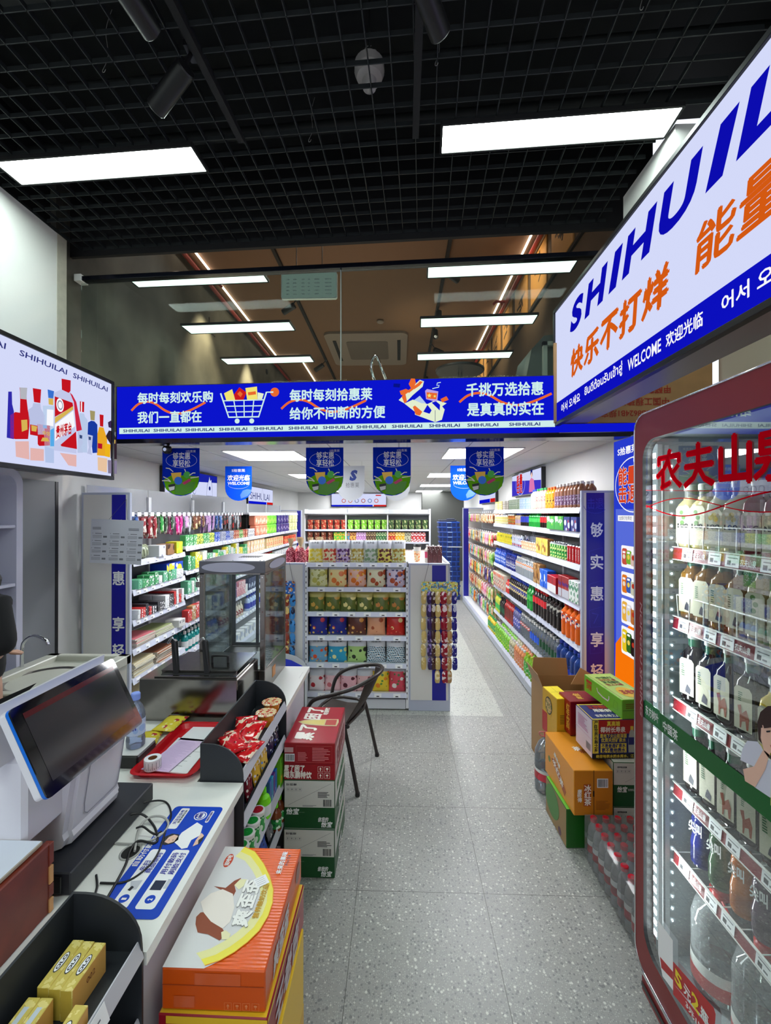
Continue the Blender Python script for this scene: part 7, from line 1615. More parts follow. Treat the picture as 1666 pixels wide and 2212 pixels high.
for s_,p,L in(('爽',(1135,960), .045),('歪',(1170,835), .042),('歪',(1205,735), .042)):
 q=TP(*p)
 b.text(s_,BK,TO(5)+u*q[0]+wv*q[1],wv,-u, .038,wfit=L,bold=.11,shear=.1);b.text(s_,WH,TO(6)+u*q[0]+wv*q[1],wv,-u, .038,wfit=L,bold=.04,shear=.1)
q=TP(1215,900);b.text('营养酸奶饮品',mat('gold print',(206,160,50), .3),TO(5)+u*q[0]+wv*q[1],wv,-u, .013,wfit=.105,bold=.03)
q=TP(1372,600);b.text('未来的果味',WH,TO(5)+u*q[0]+wv*q[1],wv,-u, .014,wfit=.085,bold=.03);q=TP(1422,540);b.text('Pro·7:4',BK,TO(5)+u*q[0]+wv*q[1],wv,-u, .010,wfit=.04,bold=.01)
b.build('lettering',t)
b=MB();c=[TP(1190,645),TP(1270,605),TP(1298,660),TP(1215,700)];b.poly(c,TAGW,TO(8),u,wv);e0,e1=Vector(c[0]),Vector(c[1]);g0,g1=Vector(c[3]),Vector(c[2])
for k in range(4):
 f_= .2+k* .2;a_,z_=e0.lerp(g0,f_),e1.lerp(g1,f_);b.stroke([a_.lerp(z_, .08),a_.lerp(z_, .8)], .0008,GREYINK,TO(9),u,wv)
b.build('price_label',t)
b=MB();f=face('-y',w,d,h);rect(b,f, .002,w- .002, .060, .0615,mat('carton orange seam',(150,50,6), .6),1);pt=mat('pale orange print',(230,140,90), .3);arrows(b,f,w- .10, .004, .020,pt,4);rect(b,f, .03, .08, .008, .035,mat('pinkish tape',(214,96,50), .15),1);rect(b,f, .08, .19, .062, .09,MATS['pinkish tape'],1);b.build('front_print',t)
b=MB();f=face('+x',w,d,h);ftext(b,f,'爽歪歪', .06, .02, .045,mat('silver white print',(226,222,226), .3), .15, .04, .2);o_,u_,w_=f;b.disc((.33, .06), .03,MATS['printed brown'],o_+Vector((.0004,0,0)),u_,w_,16,ry=.025);b.build('side_print',t)
GR1=mat('carton leaf green',(50,120,24), .35)
t=carton('drink_carton','dark green carton at the bottom of the right pile',(1.01,2.512,0),(.24, .298, .208), .03,mat('carton bottle green',(28,92,26), .35),{'-x':mat('carton kraft',(150,120,76), .5),'+z':mat('carton lime top',(110,190,60), .35)})
b=MB();f=face('-x', .24, .298, .208);o_,u_,w_=f;b.disc((.10, .12), .10,GR1,o_,u_,w_,28,ry=.085);b.disc((.21, .03), .022,mat('plum print',(90,50,70), .4),o_,u_,w_,14);b.build('side_print',t)
w,d,h= .205, .405, .236
AMB=mat('carton amber',(224,146,36), .35)
t=carton('tea_carton','amber drink carton lying across the green one in the right pile',(1.010,2.515, .2095),(w,d,h), .035,AMB,{'-y':mat('carton amber end',(200,124,26), .35)})
b=MB();f=face('-y',w,d,h);rect(b,f, .102, .106,0,h,mat('carton gap',(96,56,14), .6),1);rect(b,f, .099, .107, .10, .13,BLACK,2);barcode(b,f, .125, .150, .05, .04)
rect(b,f, .050, .088, .05, .165,mat('tea brown print',(170,80,30), .4),1)
for k,c in enumerate('冰红茶'):ftext(b,f,c, .054, .13-k* .036, .028,WPR,None, .03,k=3)
for k,c in enumerate('康师傅'):ftext(b,f,c, .018, .118-k* .022, .018,WPR,None, .03,k=3)
greek(b,f, .115, .03, .08, .05,7,mat('amber small print',(160,96,30), .4));b.build('front_print',t)
b=MB();f=face('-x',w,d,h);o_,u_,w_=f
b.poly([(.10, .13),(.15, .155),(.31, .06),(.29, .025)],MATS['tea brown print'],o_,u_,w_);b.text('冰红茶',WPR,o_+Vector((-.0005,0,0))+u_* .12+w_* .125,(u_* .9-w_* .45).normalized(),(w_* .9+u_* .45).normalized(), .032,wfit=.16,bold=.03)
b.text('康师傅',WPR,o_+Vector((-.0005,0,0))+u_* .14+w_* .175,(u_* .9-w_* .45).normalized(),(w_* .9+u_* .45).normalized(), .024,wfit=.09,bold=.03);b.disc((.07, .11), .018,mat('leaf print',(110,130,50), .4),o_+Vector((-.0004,0,0)),u_,w_,12);b.build('side_print',t)
b=MB();f=face('+z',w,d,h);ftext(b,f,'茶', .085, .19, .035,WPR,None, .03);ftext(b,f,'茶', .11, .165, .03,MATS['tea brown print'],None, .03);b.build('top_print',t)
for k,(z0,lb)in enumerate(((0.0,'white and green water carton on the floor behind the bottle packs'),(.2365,'white and green water carton in the right pile between the amber carton and the fridge'))):
 w,d,h= .39, .262, .235
 t=carton('water_carton',lb,(1.330,2.475,z0),(w,d,h),0,CG)
 b=MB();hs=h* .5
 f=face('-y',w,d,h);rect(b,f, .002,w- .002,hs,h- .002,CW,0);f=face('-x',w,d,h);rect(b,f, .002,d- .002,hs,h- .002,CW,0);f=face('+z',w,d,h);rect(b,f, .002,w- .002, .002,d- .002,CW,0);b.build('white_band',t)
 b=MB();f=face('-y',w,d,h);ftext(b,f,'易碎物品轻拿', .02,h- .028, .008,INK, .05);arrows(b,f, .012,h- .055, .018,GREYINK);b.stroke([(.06,hs+ .015),(.2,h- .03)], .001,GREYINK,f[0]+Vector((0,-.0004,0)),f[1],f[2]);ftext(b,f,'怡宝', .018,hs- .035, .024,TXTW, .05, .03, .2,2);ftext(b,f,'饮用纯净水', .075,hs- .03, .010,TXTW, .05, .0,0,2);b.build('print',t)
w,d,h= .34, .19, .21
NV=mat('carton navy',(20,30,110), .35);RD2=mat('carton bright red',(176,26,24), .35);YL2=mat('carton lemon',(236,214,70), .35);PW=mat('carton pinkish white',(214,200,214), .4)
t=carton('water_carton','blue, red and yellow mineral water carton with dense lettering in the right pile',(1.200,2.475, .4725),(w,d,h),0.06,NV,{'-x':PW,'+z':NV})
b=MB();f=face('-y',w,d,h);rect(b,f, .034,w- .001, .135,h- .002,RD2,0);rect(b,f, .001, .034, .03,h- .002,YL2,0);rect(b,f, .001,w- .001, .001, .028,BLACK,0)
ftext(b,f,'真高端', .08, .178, .022,YL2, .07, .03);ftext(b,f,'椰树长寿泉', .045, .145, .024,WPR, .135, .03)
ftext(b,f,'是地下火山岩深层', .042, .115, .018,YL2, .145, .02);ftext(b,f,'优质天然矿泉水', .048, .092, .018,YL2, .135, .02)
rect(b,f, .045, .186, .034, .084,YL2,1);ftext(b,f,'不是普通矿泉水', .050, .063, .017,NV, .13, .03,k=3);ftext(b,f,'更不是地表水', .050, .038, .019,NV, .13, .03,k=3);ftext(b,f,'绝非地表水的水库水、江湖水、雪水', .02, .008, .014,YL2, .30, .02)
for k,c in enumerate('产自世界长寿之乡'):ftext(b,f,c, .010, .188-k* .0212, .017,INK,None, .02,k=2)
o_,u_,w_=f
for x in(.215, .265):
 b.poly([(x- .018, .034),(x+ .018, .034),(x+ .02, .10),(x+ .012, .145),(x+ .007, .155),(x+ .007, .17),(x- .007, .17),(x- .007, .155),(x- .012, .145),(x- .02, .10)],mat('bottle drawing',(170,176,170), .35),o_+Vector((0,-.0008,0)),u_,w_);b.poly([(x- .018, .075),(x+ .018, .075),(x+ .018, .115),(x- .018, .115)],NV,o_+Vector((0,-.0012,0)),u_,w_);b.poly([(x- .008, .155),(x+ .008, .155),(x+ .008, .175),(x- .008, .175)],YL2,o_+Vector((0,-.0012,0)),u_,w_)
b.build('front_print',t)
b=MB();f=face('+z',w,d,h);o_,u_,w_=f;b.stroke([(.006, .006),(w- .006, .006),(w- .006,d- .006),(.006,d- .006)], .01,YL2,o_,u_,w_,True);ftext(b,f,'正宗椰树', .05, .13, .035,RD2, .12, .04,k=2);ftext(b,f,'用新鲜', .06, .09, .03,WPR, .1, .03,k=2);ftext(b,f,'世界长寿之乡饮用水', .04, .03, .024,WPR, .20, .02,k=2);b.build('top_print',t)
b=MB();f=face('-x',w,d,h);pk_=mat('pink print',(190,120,160), .5);greek(b,f, .03, .115, .12, .07,8,pk_);barcode(b,f, .125, .03, .05, .04,GREYINK,False);rect(b,f,0,d, .100, .1015,pk_,1);b.build('side_print',t)
w,d,h= .22, .15, .205
t=carton('gift_carton','dark red carton with gold script behind the mineral water carton',(1.135,2.745, .449),(w,d,h), .10,mat('carton deep red',(132,12,16), .3),{'-x':mat('carton red side',(150,20,18), .3)})
b=MB();f=face('-x',w,d,h);gd_=mat('gold foil print',(226,180,70), .3)
for k,c in enumerate('红牛饮料'):ftext(b,f,c, .10, .145-k* .038, .032,gd_,None, .03, .1)
for k in range(8):ftext(b,f,'维生素功能饮料料'[k], .035, .165-k* .013, .010,WPR)
barcode(b,f, .02, .035, .03, .03);b.build('side_print',t)
b=MB();f=face('+z',w,d,h);ftext(b,f,'金', .10, .07, .035,gd_,None, .03,rot=True);ftext(b,f,'牌', .10, .03, .03,gd_,None, .03,rot=True);b.build('top_print',t)
t=carton('kraft_carton','plain brown carton at the back of the right pile, under the yellow one',(1.20,2.90,0),(.28, .30, .36),0,mat('kraft board',(158,120,76), .6))
w,d,h= .105, .20, .278
t=carton('noodle_carton','tall yellow carton with a round picture at the left back of the right pile',(1.018,2.835, .362),(w,d,h), .12,mat('carton noodle yellow',(206,160,30), .35),{'+z':mat('carton noodle top',(244,220,30), .35)})
b=MB();f=face('-x',w,d,h);o_,u_,w_=f;b.disc((.09, .19), .048,INK,o_,u_,w_,24,ry=.055);b.disc((.09, .19), .042,art('bowl art',(200,170,110),[(90,120,50),(160,60,40)],50),o_+Vector((-.0005,0,0)),u_,w_,24,ry=.048);rect(b,f, .0, .07, .0, .13,RD2,0);f=face('-y',w,d,h);greek(b,f, .02, .12, .05, .06,6,mat('olive print',(120,100,20), .5));b.build('side_print',t)
b=MB();f=face('+z',w,d,h);o_,u_,w_=f;b.stroke([(.01, .10),(.09, .11)], .0015,INK,o_,u_,w_);b.stroke([(.05, .01),(.05, .19)], .001,INK,o_,u_,w_);b.build('top_print',t)
t=thing('open_carton','open brown carton with raised flaps behind the yellow carton','carton',(1.20,3.205, .0));KB=MATS['kraft board'];KB2=mat('kraft board inside',(140,104,66), .7)
b=MB()
W2,D2,Hh= .19, .15, .56
for(x0,x1,y0,y1)in((-W2,W2,-D2,-D2+ .005),(-W2,W2,D2- .005,D2),(-W2,-W2+ .005,-D2,D2),(W2- .005,W2,-D2,D2)):b.box(x0,x1,y0,y1,0.001,Hh,KB)
b.box(-W2,W2,-D2,D2, .001, .006,KB);b.build('carton_body',t)
b=MB();b.prism([(-W2+ .0,D2- .004,Hh),(W2* .45,D2- .004,Hh),(W2* .40,D2+ .01,Hh+ .125),(-W2+ .02,D2+ .01,Hh+ .13)],(0, .004,0),KB);b.build('flap',t)
b=MB();b.prism([(W2* .2,-D2* .2,Hh),(W2,-D2* .2,Hh),(W2+ .0,-D2* .2- .0,Hh+ .07),(W2* .55,-D2* .2,Hh+ .12)],(0, .004,0),mat('kraft light',(184,148,100), .6));b.build('flap',t)
b=MB();b.prism([(-W2,-D2,Hh),(-W2,D2,Hh),(-W2- .035,D2,Hh+ .10),(-W2- .035,-D2+ .03,Hh+ .10)],(-.004,0,0),KB);b.build('flap',t)
w,d,h= .172, .378, .104
t=carton('gift_box','light green carton with handle lying on top of the right pile',(1.262,2.575, .684),(w,d,h), .115,mat('carton fresh green',(110,180,40), .35),{'+z':mat('carton pale lime',(196,220,110), .35)})
b=MB();f=face('+z',w,d,h);o_,u_,w_=f;dk=mat('dark green print',(50,90,30), .4);rdp=mat('red brown print',(176,40,24), .4)
b.stroke([(.012, .012),(w- .012, .012),(w- .012,d- .012),(.012,d- .012)], .002,dk,o_,u_,w_,True)
b.disc((.09, .095), .05,mat('orange yellow print',(240,190,40), .4),o_+Vector((0,0, .0003)),u_,w_,24,ry=.07);ftext(b,f,'王老吉', .055, .075, .04,rdp, .09, .05,k=3)
for r_ in range(4):ftext(b,f,('怕上火喝','凉茶植物','饮料礼盒','中国红'[:3])[r_], .035, .19+r_* .035, .024,dk if r_%2 else rdp, .10, .02,k=2)
b.build('top_print',t)
b=MB();f=face('-x',w,d,h);o_,u_,w_=f;rect(b,f, .025, .085, .068, .085,rdp,1);ftext(b,f,'王老吉', .028, .035, .026,rdp, .055, .04);b.stroke([(.14, .075),(.15, .055),(.2, .045),(.25, .045),(.26, .06),(.26, .075)], .008,PW,o_+Vector((-.0004,0,0)),u_,w_);b.stroke([(.30, .03),(.34, .03),(.34, .07),(.31, .075)], .0015,dk,o_+Vector((-.0004,0,0)),u_,w_,True)
f=face('-y',w,d,h);rect(b,f,0.002,w, .045, .047,dk,1);greek(b,f, .02, .055, .09, .03,3,MATS['olive print']);ftext(b,f,'王老吉', .10, .012, .022,rdp, .055, .04);b.build('side_print',t)
t=thing('water_jug','large clear water jug with red label standing left of the right pile','water jug',(.968,2.86,0))
b=MB();b.lathe([(.07, .001),(.082, .012),(.084, .05),(.080, .06),(.084, .07),(.084, .19),(.080, .20),(.084, .21),(.082, .25),(.06, .30),(.03, .33),(.022, .345)],26,CLEARB);b.build('body',t)
b=MB();b.lathe([(.0845, .085),(.0845, .15)],26,art('jug label',(180,20,40),[(214,60,80)],10,top=(230,232,230),topf=.72),cap=False);b.build('label',t)
b=MB();b.lathe([(.026, .343),(.027, .365),(.022, .368)],18,capr);b.tube(smooth_path([(-.02,0, .34),(-.05,0, .35),(-.055,0, .37),(-.02,0, .372),(.02,0, .37)],5), .004,mat('pink handle',(200,120,120), .4));b.build('cap',t)
RC=mat('red bottle cap',(206,24,50), .3);NL=art('water label red',(186,20,44),[(150,10,30)],12,top=(226,230,230),topf=.60)
CLW=thin('clear water bottle',(232,236,240), .36, .05, .9)
wb=MB();wb.lathe([(.026,0),(.0295, .006),(.030, .03),(.028, .04),(.030, .05),(.030, .125),(.028, .135),(.030, .145),(.026, .175),(.016, .197),(.0135, .203),(.0135, .208)],16,CLW)
wl=MB();wl.lathe([(.0304, .055),(.0304, .118)],16,NL,cap=False);wc=MB();wc.lathe([(.0165, .207),(.0168, .211),(.0168, .226),(.0145, .229)],14,RC)
WP=('water_bottle',wb.mesh('water_bottle'),[('label',wl.mesh('label'),None),('cap',wc.mesh('cap'),None)])
random.seed(12)
for pk_i,y0 in enumerate((1.935,1.63)):
 for j in range(6 if pk_i==0 else 5):
  for i in range(4):
   x=1.0+i* .0612;y=y0+ .03+j* .0612
   place(WP,(x+random.uniform(-.0008, .0008),y, .003),random.uniform(-3,3),'red capped water bottle in the %s shrink wrapped pack by the fridge'%('farther','nearer')[pk_i],'bottle','red capped bottles in the %s pack'%('farther','nearer')[pk_i])
 b=MB((1.14,y0+ .16,0));X0_,X1_,Y0_,Y1_= .967,1.216,y0- .002,y0+(.369 if pk_i==0 else .303)
 fl=thin('shrink film',(248,248,250), .09, .14, .6)
 nx_,ny_=8,10;V=[];F=[]
 for j in range(ny_+1):
  for i in range(nx_+1):
   xx=X0_+(X1_-X0_)*i/nx_;yy=Y0_+(Y1_-Y0_)*j/ny_;V.append((xx,yy, .233+ .003*math.sin(i*2.9+j)*math.cos(j*3.1+i)-(.012 if i in(0,nx_)or j in(0,ny_)else 0)))
 for j in range(ny_):
  for i in range(nx_):a=j*(nx_+1)+i;F.append((a,a+1,a+nx_+2,a+nx_+1))
 b.add(V,F,fl,True)
 b.poly([(X0_,Y1_, .004),(X0_,Y0_, .004),(X0_,Y0_, .221),(X0_,Y1_, .221)],fl);b.poly([(X0_,Y0_, .004),(X1_,Y0_, .004),(X1_,Y0_, .221),(X0_,Y0_, .221)],fl);b.poly([(X1_,Y0_, .004),(X1_,Y1_, .004),(X1_,Y1_, .221),(X1_,Y0_, .221)],fl);b.poly([(X1_,Y1_, .004),(X0_,Y1_, .004),(X0_,Y1_, .221),(X1_,Y1_, .221)],fl)
 tag(b.build('shrink_wrap'),'clear shrink film around the %s pack of red capped bottles'%('farther','nearer')[pk_i],'film')
FX,FY0,FY1,FZ= .86, .36,1.615,2.14
FRED=mat('fridge red',(124,10,18), .42);FGREY=mat('fridge inner grey',(150,160,164), .45);FDK=mat('fridge gasket',(26,26,28), .5)
t=thing('drinks_fridge','tall red glass door drinks fridge at the right edge of the picture','fridge',(1.15,1.0,0));O=t.location
b=MB(O);b.box(.90,1.50,FY1- .05,FY1- .005, .2,FZ,FRED, .004,{'-y':FGREY});b.box(.90,1.50,FY0,FY0+ .045, .2,FZ,FRED, .004);b.box(1.44,1.50,FY0+ .04,FY1- .05, .2,FZ,FGREY);b.box(.90,1.50,FY0,FY1- .005,2.06,FZ,FRED, .004,{'-z':FGREY});b.box(.90,1.50,FY0,FY1- .005, .17, .235,FGREY);b.build('cabinet',t)
b=MB(O);b.prism([(FX- .0,FY0, .10),(FX+ .004,FY1- .035, .10),(FX+ .004,FY1- .035, .175),(FX,FY0, .175)],(.6,0,0),FRED);b.box(FX- .002,FX,FY0,FY1- .04, .165, .175,CHROME);b.box(FX- .001,FX,FY0,FY1- .04, .12, .135,BLACK);b.build('base_grille',t)
for x in(.92,1.42):
 for y in(FY0+ .1,FY1- .10):
  b=MB(O);b.lathe([(.026,-.012),(.03,-.008),(.03, .008),(.026, .012)],16,BLACK,c=(x,y, .031),axis='x');b.box(x- .018,x+ .018,y- .02,y+ .02, .05, .1,CHROME, .002);b.build('caster',t)
def frame_loop(o0,o1,z0,z1,r,inset):return rrect(o0+inset,z0+inset,o1-inset,z1-inset,max(r-inset* .4, .01),7)
outer=frame_loop(FY0,FY1, .18,FZ, .06,0);inner=[(min(max(p[0],FY0+ .055),FY1- .052),p[1])for p in rrect(FY0+ .055, .27,FY1- .052,2.045, .07,7)]
b=MB(O);n=len(outer)
def fp(p,x):return(x,p[0],p[1])
A=[fp(p,FX)for p in outer];Bb=[fp(p,FX)for p in inner]
b.add(A+Bb,[(i,n+i,n+(i+1)%n,(i+1)%n)for i in range(n)],FRED)
A2=[fp(p,FX+ .04)for p in outer];b.add(A+A2,[(i,(i+1)%n,n+(i+1)%n,n+i)for i in range(n)],FRED)
B2=[fp(p,FX+ .03)for p in inner];b.add(Bb+B2,[(n+i,n+(i+1)%n,(i+1)%n,i)for i in range(n)],FDK)
b.tube([fp(p,FX- .0005)for p in outer], .003,CHROME,6,closed=True)
b.build('door_frame',t)
b=MB(O);FT=mat('fridge faded lettering',(190,150,156), .4)
yy=FY1- .028;b.text('NONGFU SPRING',FT,(FX- .0012,yy- .008,1.475),(0,0,-1),(0,-1,0), .014,wfit=.40,bold=.02,shear=.2);b.build('frame_lettering',t)
b=MB(O);FG=thin('fridge door glass',(240,247,245), .01, .015, .30);b.poly([fp(p,FX+ .006)for p in inner],FG);b.build('door_glass',t)
b=MB(O);RG=cloth('red glass lettering',(236,8,36), .5);o=Vector((FX+ .004,0,0));u=Vector((0,-1,0));wv=Vector((0,0,1))
for c,y0,wd in(('农',1.487, .13),('夫',1.345, .125),('山',1.20, .105),('泉',1.085, .12)):b.text(c,RG,o+Vector((0,y0,1.868)),u,wv, .125,wfit=wd,bold=.028,fit=True)
def wave(fn,wd,m_):b.stroke([(-y,fn(y))for y in[1.55-k* .03 for k in range(38)]],wd,m_,o,u,wv)
wave(lambda y:1.815+ .022*math.sin((1.53-y)*10), .0025,RG);wave(lambda y:1.812- .030*math.sin((1.53-y)*9), .0035,RG);wave(lambda y:1.868- .03*(1.5-y)*2, .0015,RG)
b.build('glass_lettering',t)
b=MB(O);DG=mat('green door strip',(10,96,40), .35);b.poly([(-(FY1- .05),1.072),(-(FY0+ .06),1.072),(-(FY0+ .06),1.13),(-(FY1- .05),1.13)],DG,o,u,wv);b.poly([(-(FY1- .055),1.078),(-1.47,1.078),(-1.47,1.136),(-(FY1- .055),1.136)],mat('green door strip pale',(14,112,60), .35),o+Vector((-.0005,0,0)),u,wv)
b.text('东方树叶',TXTW,o+Vector((-.001,1.552,1.092)),u,wv, .026,wfit=.075,bold=.015);b.text('中国茶',TXTW,o+Vector((-.001,1.452,1.086)),u,wv, .026,wfit=.075,bold=.015);b.build('green_strip',t)
b=MB(O);S_=lambda zx,zy:(lambda p:(-p.y,p.z))(at(1360+zx* .208,1360+zy* .208,x=FX+ .003));so=Vector((FX+ .003,0,0));SO=lambda k:so+Vector((-.0004*k,0,0))
def sp(pts,m_,k):b.poly([S_(*p)for p in pts],m_,SO(k),u,wv)
HRM=mat('sticker hair',(52,30,28), .4);SKM=mat('sticker skin',(236,190,170), .45);TSM=mat('sticker t shirt',(214,214,232), .5)
sp([(1230,900),(1260,800),(1330,740),(1400,735),(1471,760),(1540,860),(1560,1050),(1500,1150),(1420,1160),(1290,1140),(1240,1080)],HRM,1)
sp([(1280,930),(1330,960),(1471,920),(1520,960),(1510,1120),(1460,1230),(1400,1240),(1330,1180),(1290,1060)],SKM,2)
sp([(1270,960),(1300,960),(1340,1100),(1370,1190),(1340,1260),(1300,1200),(1265,1060)],SKM,3)
sp([(1130,1090),(1230,1100),(1270,1150),(1330,1290),(1400,1270),(1520,1250),(1600,1300),(1640,1700),(1350,1660),(1200,1560),(1190,1350),(1060,1290),(1080,1180)],TSM,1)
sp([(1290,1180),(1350,1230),(1310,1380),(1210,1560),(1110,1500),(1090,1380),(1200,1350)],SKM,3)
sp([(1360,1130),(1470,1180),(1465,1205),(1400,1200),(1368,1160)],mat('sticker lips',(190,60,60), .4),4);sp([(1375,1145),(1462,1182),(1455,1193),(1400,1185)],TAGW,5);sp([(1320,990),(1365,985),(1360,1003),(1325,1005)],INK,4);sp([(1430,1050),(1471,1048),(1471,1062),(1435,1064)],INK,4);sp([(1270,850),(1471,830),(1530,900),(1471,985),(1400,950),(1300,965)],HRM,4)
sp([(1370,1440),(1471,1470),(1560,1500),(1560,1800),(1360,1740)],mat('sticker yellow bottle',(226,214,130), .4),3);sp([(1385,1340),(1471,1370),(1520,1390),(1520,1470),(1385,1430)],mat('sticker green cap',(60,130,80), .4),4);sp([(1385,1500),(1410,1505),(1408,1550),(1383,1540)],RD2,5)
b.build('woman_sticker',t)
b=MB(O);PR=mat('promo red',(184,14,22), .4);S2=lambda zx,zy:(lambda p:(-p.y,p.z))(at(1360+zx* .1953,1780+zy* .1953,x=FX- .002));so=Vector((FX- .002,0,0))
b.poly([S2(*p)for p in((412,1405),(840,1890),(862,1960),(850,2130),(412,1640))],PR,SO(0),u,wv);b.poly([S2(*p)for p in((412,1640),(770,2080),(780,2212),(412,1760))],mat('promo red 2',(190,20,30), .4),SO(0),u,wv);b.poly([S2(*p)for p in((250,960),(410,1180),(412,1720),(300,1570),(255,1330))],TAGW,SO(0),u,wv);b.poly([S2(*p)for p in((275,1360),(412,1520),(412,1610),(290,1480))],PR,SO(1),u,wv)
YN=mat('promo yellow',(240,216,30), .4)
for s_,p0,p1,hh,m_ in(('5',(430,1600),(510,1680), .042,YN),('元',(530,1730),(600,1810), .028,TXTW),('2',(610,1850),(690,1950), .042,YN),('瓶',(710,1980),(790,2060), .028,TXTW),('3元1瓶',(550,1880),(740,2110), .016,TXTW)):
 a_,c_=S2(*p0),S2(*p1);b.text(s_,m_,SO(2)+u*a_[0]+wv*a_[1],u,wv,hh,wfit=abs(c_[0]-a_[0]),bold=.03)
b.build('promotion_sticker',t)
b=MB(O);b.box(FX+ .035,FX+ .055,FY1- .075,FY1- .062, .32,2.03,mat('led bar housing',(210,216,220), .3));
LEDM=emat('fridge led',(240,250,255),25.0)
b.box(FX+ .03,FX+ .0348,FY1- .082,FY1- .060, .32,2.03,emat('fridge led strip glow',(215,232,240), .8))
for k in range(46):
 z= .335+k* .0368;b.box(FX+ .0285,FX+ .0299,FY1- .079,FY1- .064,z- .0085,z+ .0085,LEDM)
b.build('led_bar',t)
b=MB(O);b.box(FX+ .075,FX+ .09,FY1- .0535,FY1- .051, .3,2.03,mat('fridge side rail',(206,214,218), .3));
for k in range(40):z= .36+k* .042;b.box(FX+ .10,FX+ .102,FY1- .0535,FY1- .0515,z- .003,z+ .003,LEDM)
b.build('side_rail',t)
SW=mat('white coated wire',(226,228,226), .35);CHN=mat('shelf channel maroon',(130,22,34), .35)
FSZ=[(.618,0),(.855,0),(1.150,0),(1.432,1),(1.672,1)]
for k,(z,basket)in enumerate(FSZ):
 s_=MB(O);xs0,xs1= .965,1.43
 for q in range(17):yq=FY0+ .06+q*(FY1-FY0- .13)/16;s_.tube([(xs0,yq,z- .004),(xs1,yq,z- .004)], .002,SW,5)
 s_.tube([(xs0,FY0+ .055,z- .006),(xs0,FY1- .06,z- .006)], .003,SW,6);s_.tube([(xs1,FY0+ .055,z- .006),(xs1,FY1- .06,z- .006)], .003,SW,6);so_=s_.build('wire_shelf',t)
 r_=MB(O);yf=FY1- .062
 r_.prism([(.957,FY0+ .06,z- .040),(.957,yf,z- .040),(.962,yf,z+ .002),(.962,FY0+ .06,z+ .002)],(.002,0,0),CHN)
 for zz_ in(z- .041,z+ .002):r_.box(.955, .962,FY0+ .06,yf,zz_- .0015,zz_+ .0015,SW)
 yq=yf- .03-(.02*(k%3));random.seed(k)
 ct=0
 while yq>FY0+ .2:
  r_.prism([(.9563,yq- .052,z- .037),(.9563,yq,z- .037),(.9603,yq,z- .002),(.9603,yq- .052,z- .002)],(-.0006,0,0),TAGW)
  oo=Vector((.9554,0,0));rr_=lambda a_,b__,c_,d_,m_:r_.poly([(.9555+ .004*(c_-(z- .037))/ .035,a_,c_),(.9555+ .004*(c_-(z- .037))/ .035,b__,c_),(.9555+ .004*(d_-(z- .037))/ .035,b__,d_),(.9555+ .004*(d_-(z- .037))/ .035,a_,d_)],m_)
  rr_(yq- .022,yq- .008,z- .031,z- .018,INK);rr_(yq- .040,yq- .026,z- .030,z- .025,GREYINK);rr_(yq- .046,yq- .008,z- .012,z- .009,GREYINK)
  nm_='农夫山泉';
  if ct%2==0 and basket or(k<3 and ct==0):r_.text(nm_,TXTW,(.9552,yq- .058,z- .028),(0,-1,0),(.11,0,1), .016,wfit=.055,bold=.02)
  yq-= .125 if ct%2==0 else .07;ct+=1
 r_.build('price_channel',so_)
 if basket:
  w_=MB(O);y=yf- .005
  w_.tube([(.968,FY0+ .07,z+ .075),(.968,y,z+ .075)], .0022,SW,6);w_.tube([(.985,y,z+ .078),(1.10,y,z+ .078)], .0022,SW,6);w_.tube([(.968,y,z+ .075),(.985,y+ .002,z+ .078)], .0022,SW,6)
  for q in range(12):
   yy=y-q* .068
   w_.tube([(.966,yy-(0.012 if q==0 else 0),z),(.968,yy,z+ .075)], .0022,SW,5)
   if q%2==0:w_.tube([(.985,yy,z),(.985,yy,z+ .074),(.998,yy,z+ .079)], .002,SW,5)
  w_.build('wire_fence',so_)
def fbottle(name,h,r,liq,lab,neckm,capm,sq=.62,lz=(.10, .62),label_front=None,txt=None,tm=None):
 b=MB();b.lathe([(r* .92,0,liq),(r, .006),(r,h* .60),(r* .93,h* .68),(r* .55,h* .76),(r* .50,h* .80)],24,liq,sq=sq)
 parts=[]
 n_=MB();n_.lathe([(r* .53,h* .78,neckm),(r* .53,h* .90)],20,cap=False);parts.append(('neck_label',n_.mesh('neck_label'),None))
 c=MB();c.lathe([(r* .56,h* .90),(r* .60,h* .905),(r* .60,h* .985),(r* .52,h)],20,capm);parts.append(('cap',c.mesh('cap'),None))
 l=MB();e=r*1.012
 w2=r* .78;l.poly([(-w2,h*lz[0]),(w2,h*lz[0]),(w2,h*lz[1]-r* .3),(w2* .7,h*lz[1]),(-w2* .7,h*lz[1]),(-w2,h*lz[1]-r* .3)],lab,(0,-e,0),(1,0,0),(0,0,1))
 if label_front:label_front(l,e,w2,h)
 if txt:l.text(txt,tm or INK,(0,-e- .0006,h* .32),(1,0,0),(0,0,1),h* .07,wfit=w2*1.5,align='c',bold=.03)
 parts.append(('label',l.mesh('label'),None));return(name,b.mesh(name),parts)
capt=mat('clear grey cap',(190,192,190), .25);neckg=mat('green neck band',(16,92,64), .3);LBC=mat('cream bottle label',(206,202,180), .4)
tea1=mat('amber tea liquid',(120,84,34), .1);tea2=mat('black tea liquid',(20,14,18), .08)
def crow(l,e,w2,h):
 l.poly([(-w2* .2,h* .14),(w2* .5,h* .12),(w2* .6,h* .2),(w2* .1,h* .26),(-w2* .1,h* .2)],mat('bird print',(50,50,70), .5),(0,-e- .0005,0),(1,0,0),(0,0,1));greek(l,(Vector((-w2,-e- .0005,0)),Vector((1,0,0)),Vector((0,0,1))),w2* .3,h* .36,w2* .5,h* .18,6,mat('green small print',(70,110,80), .5))
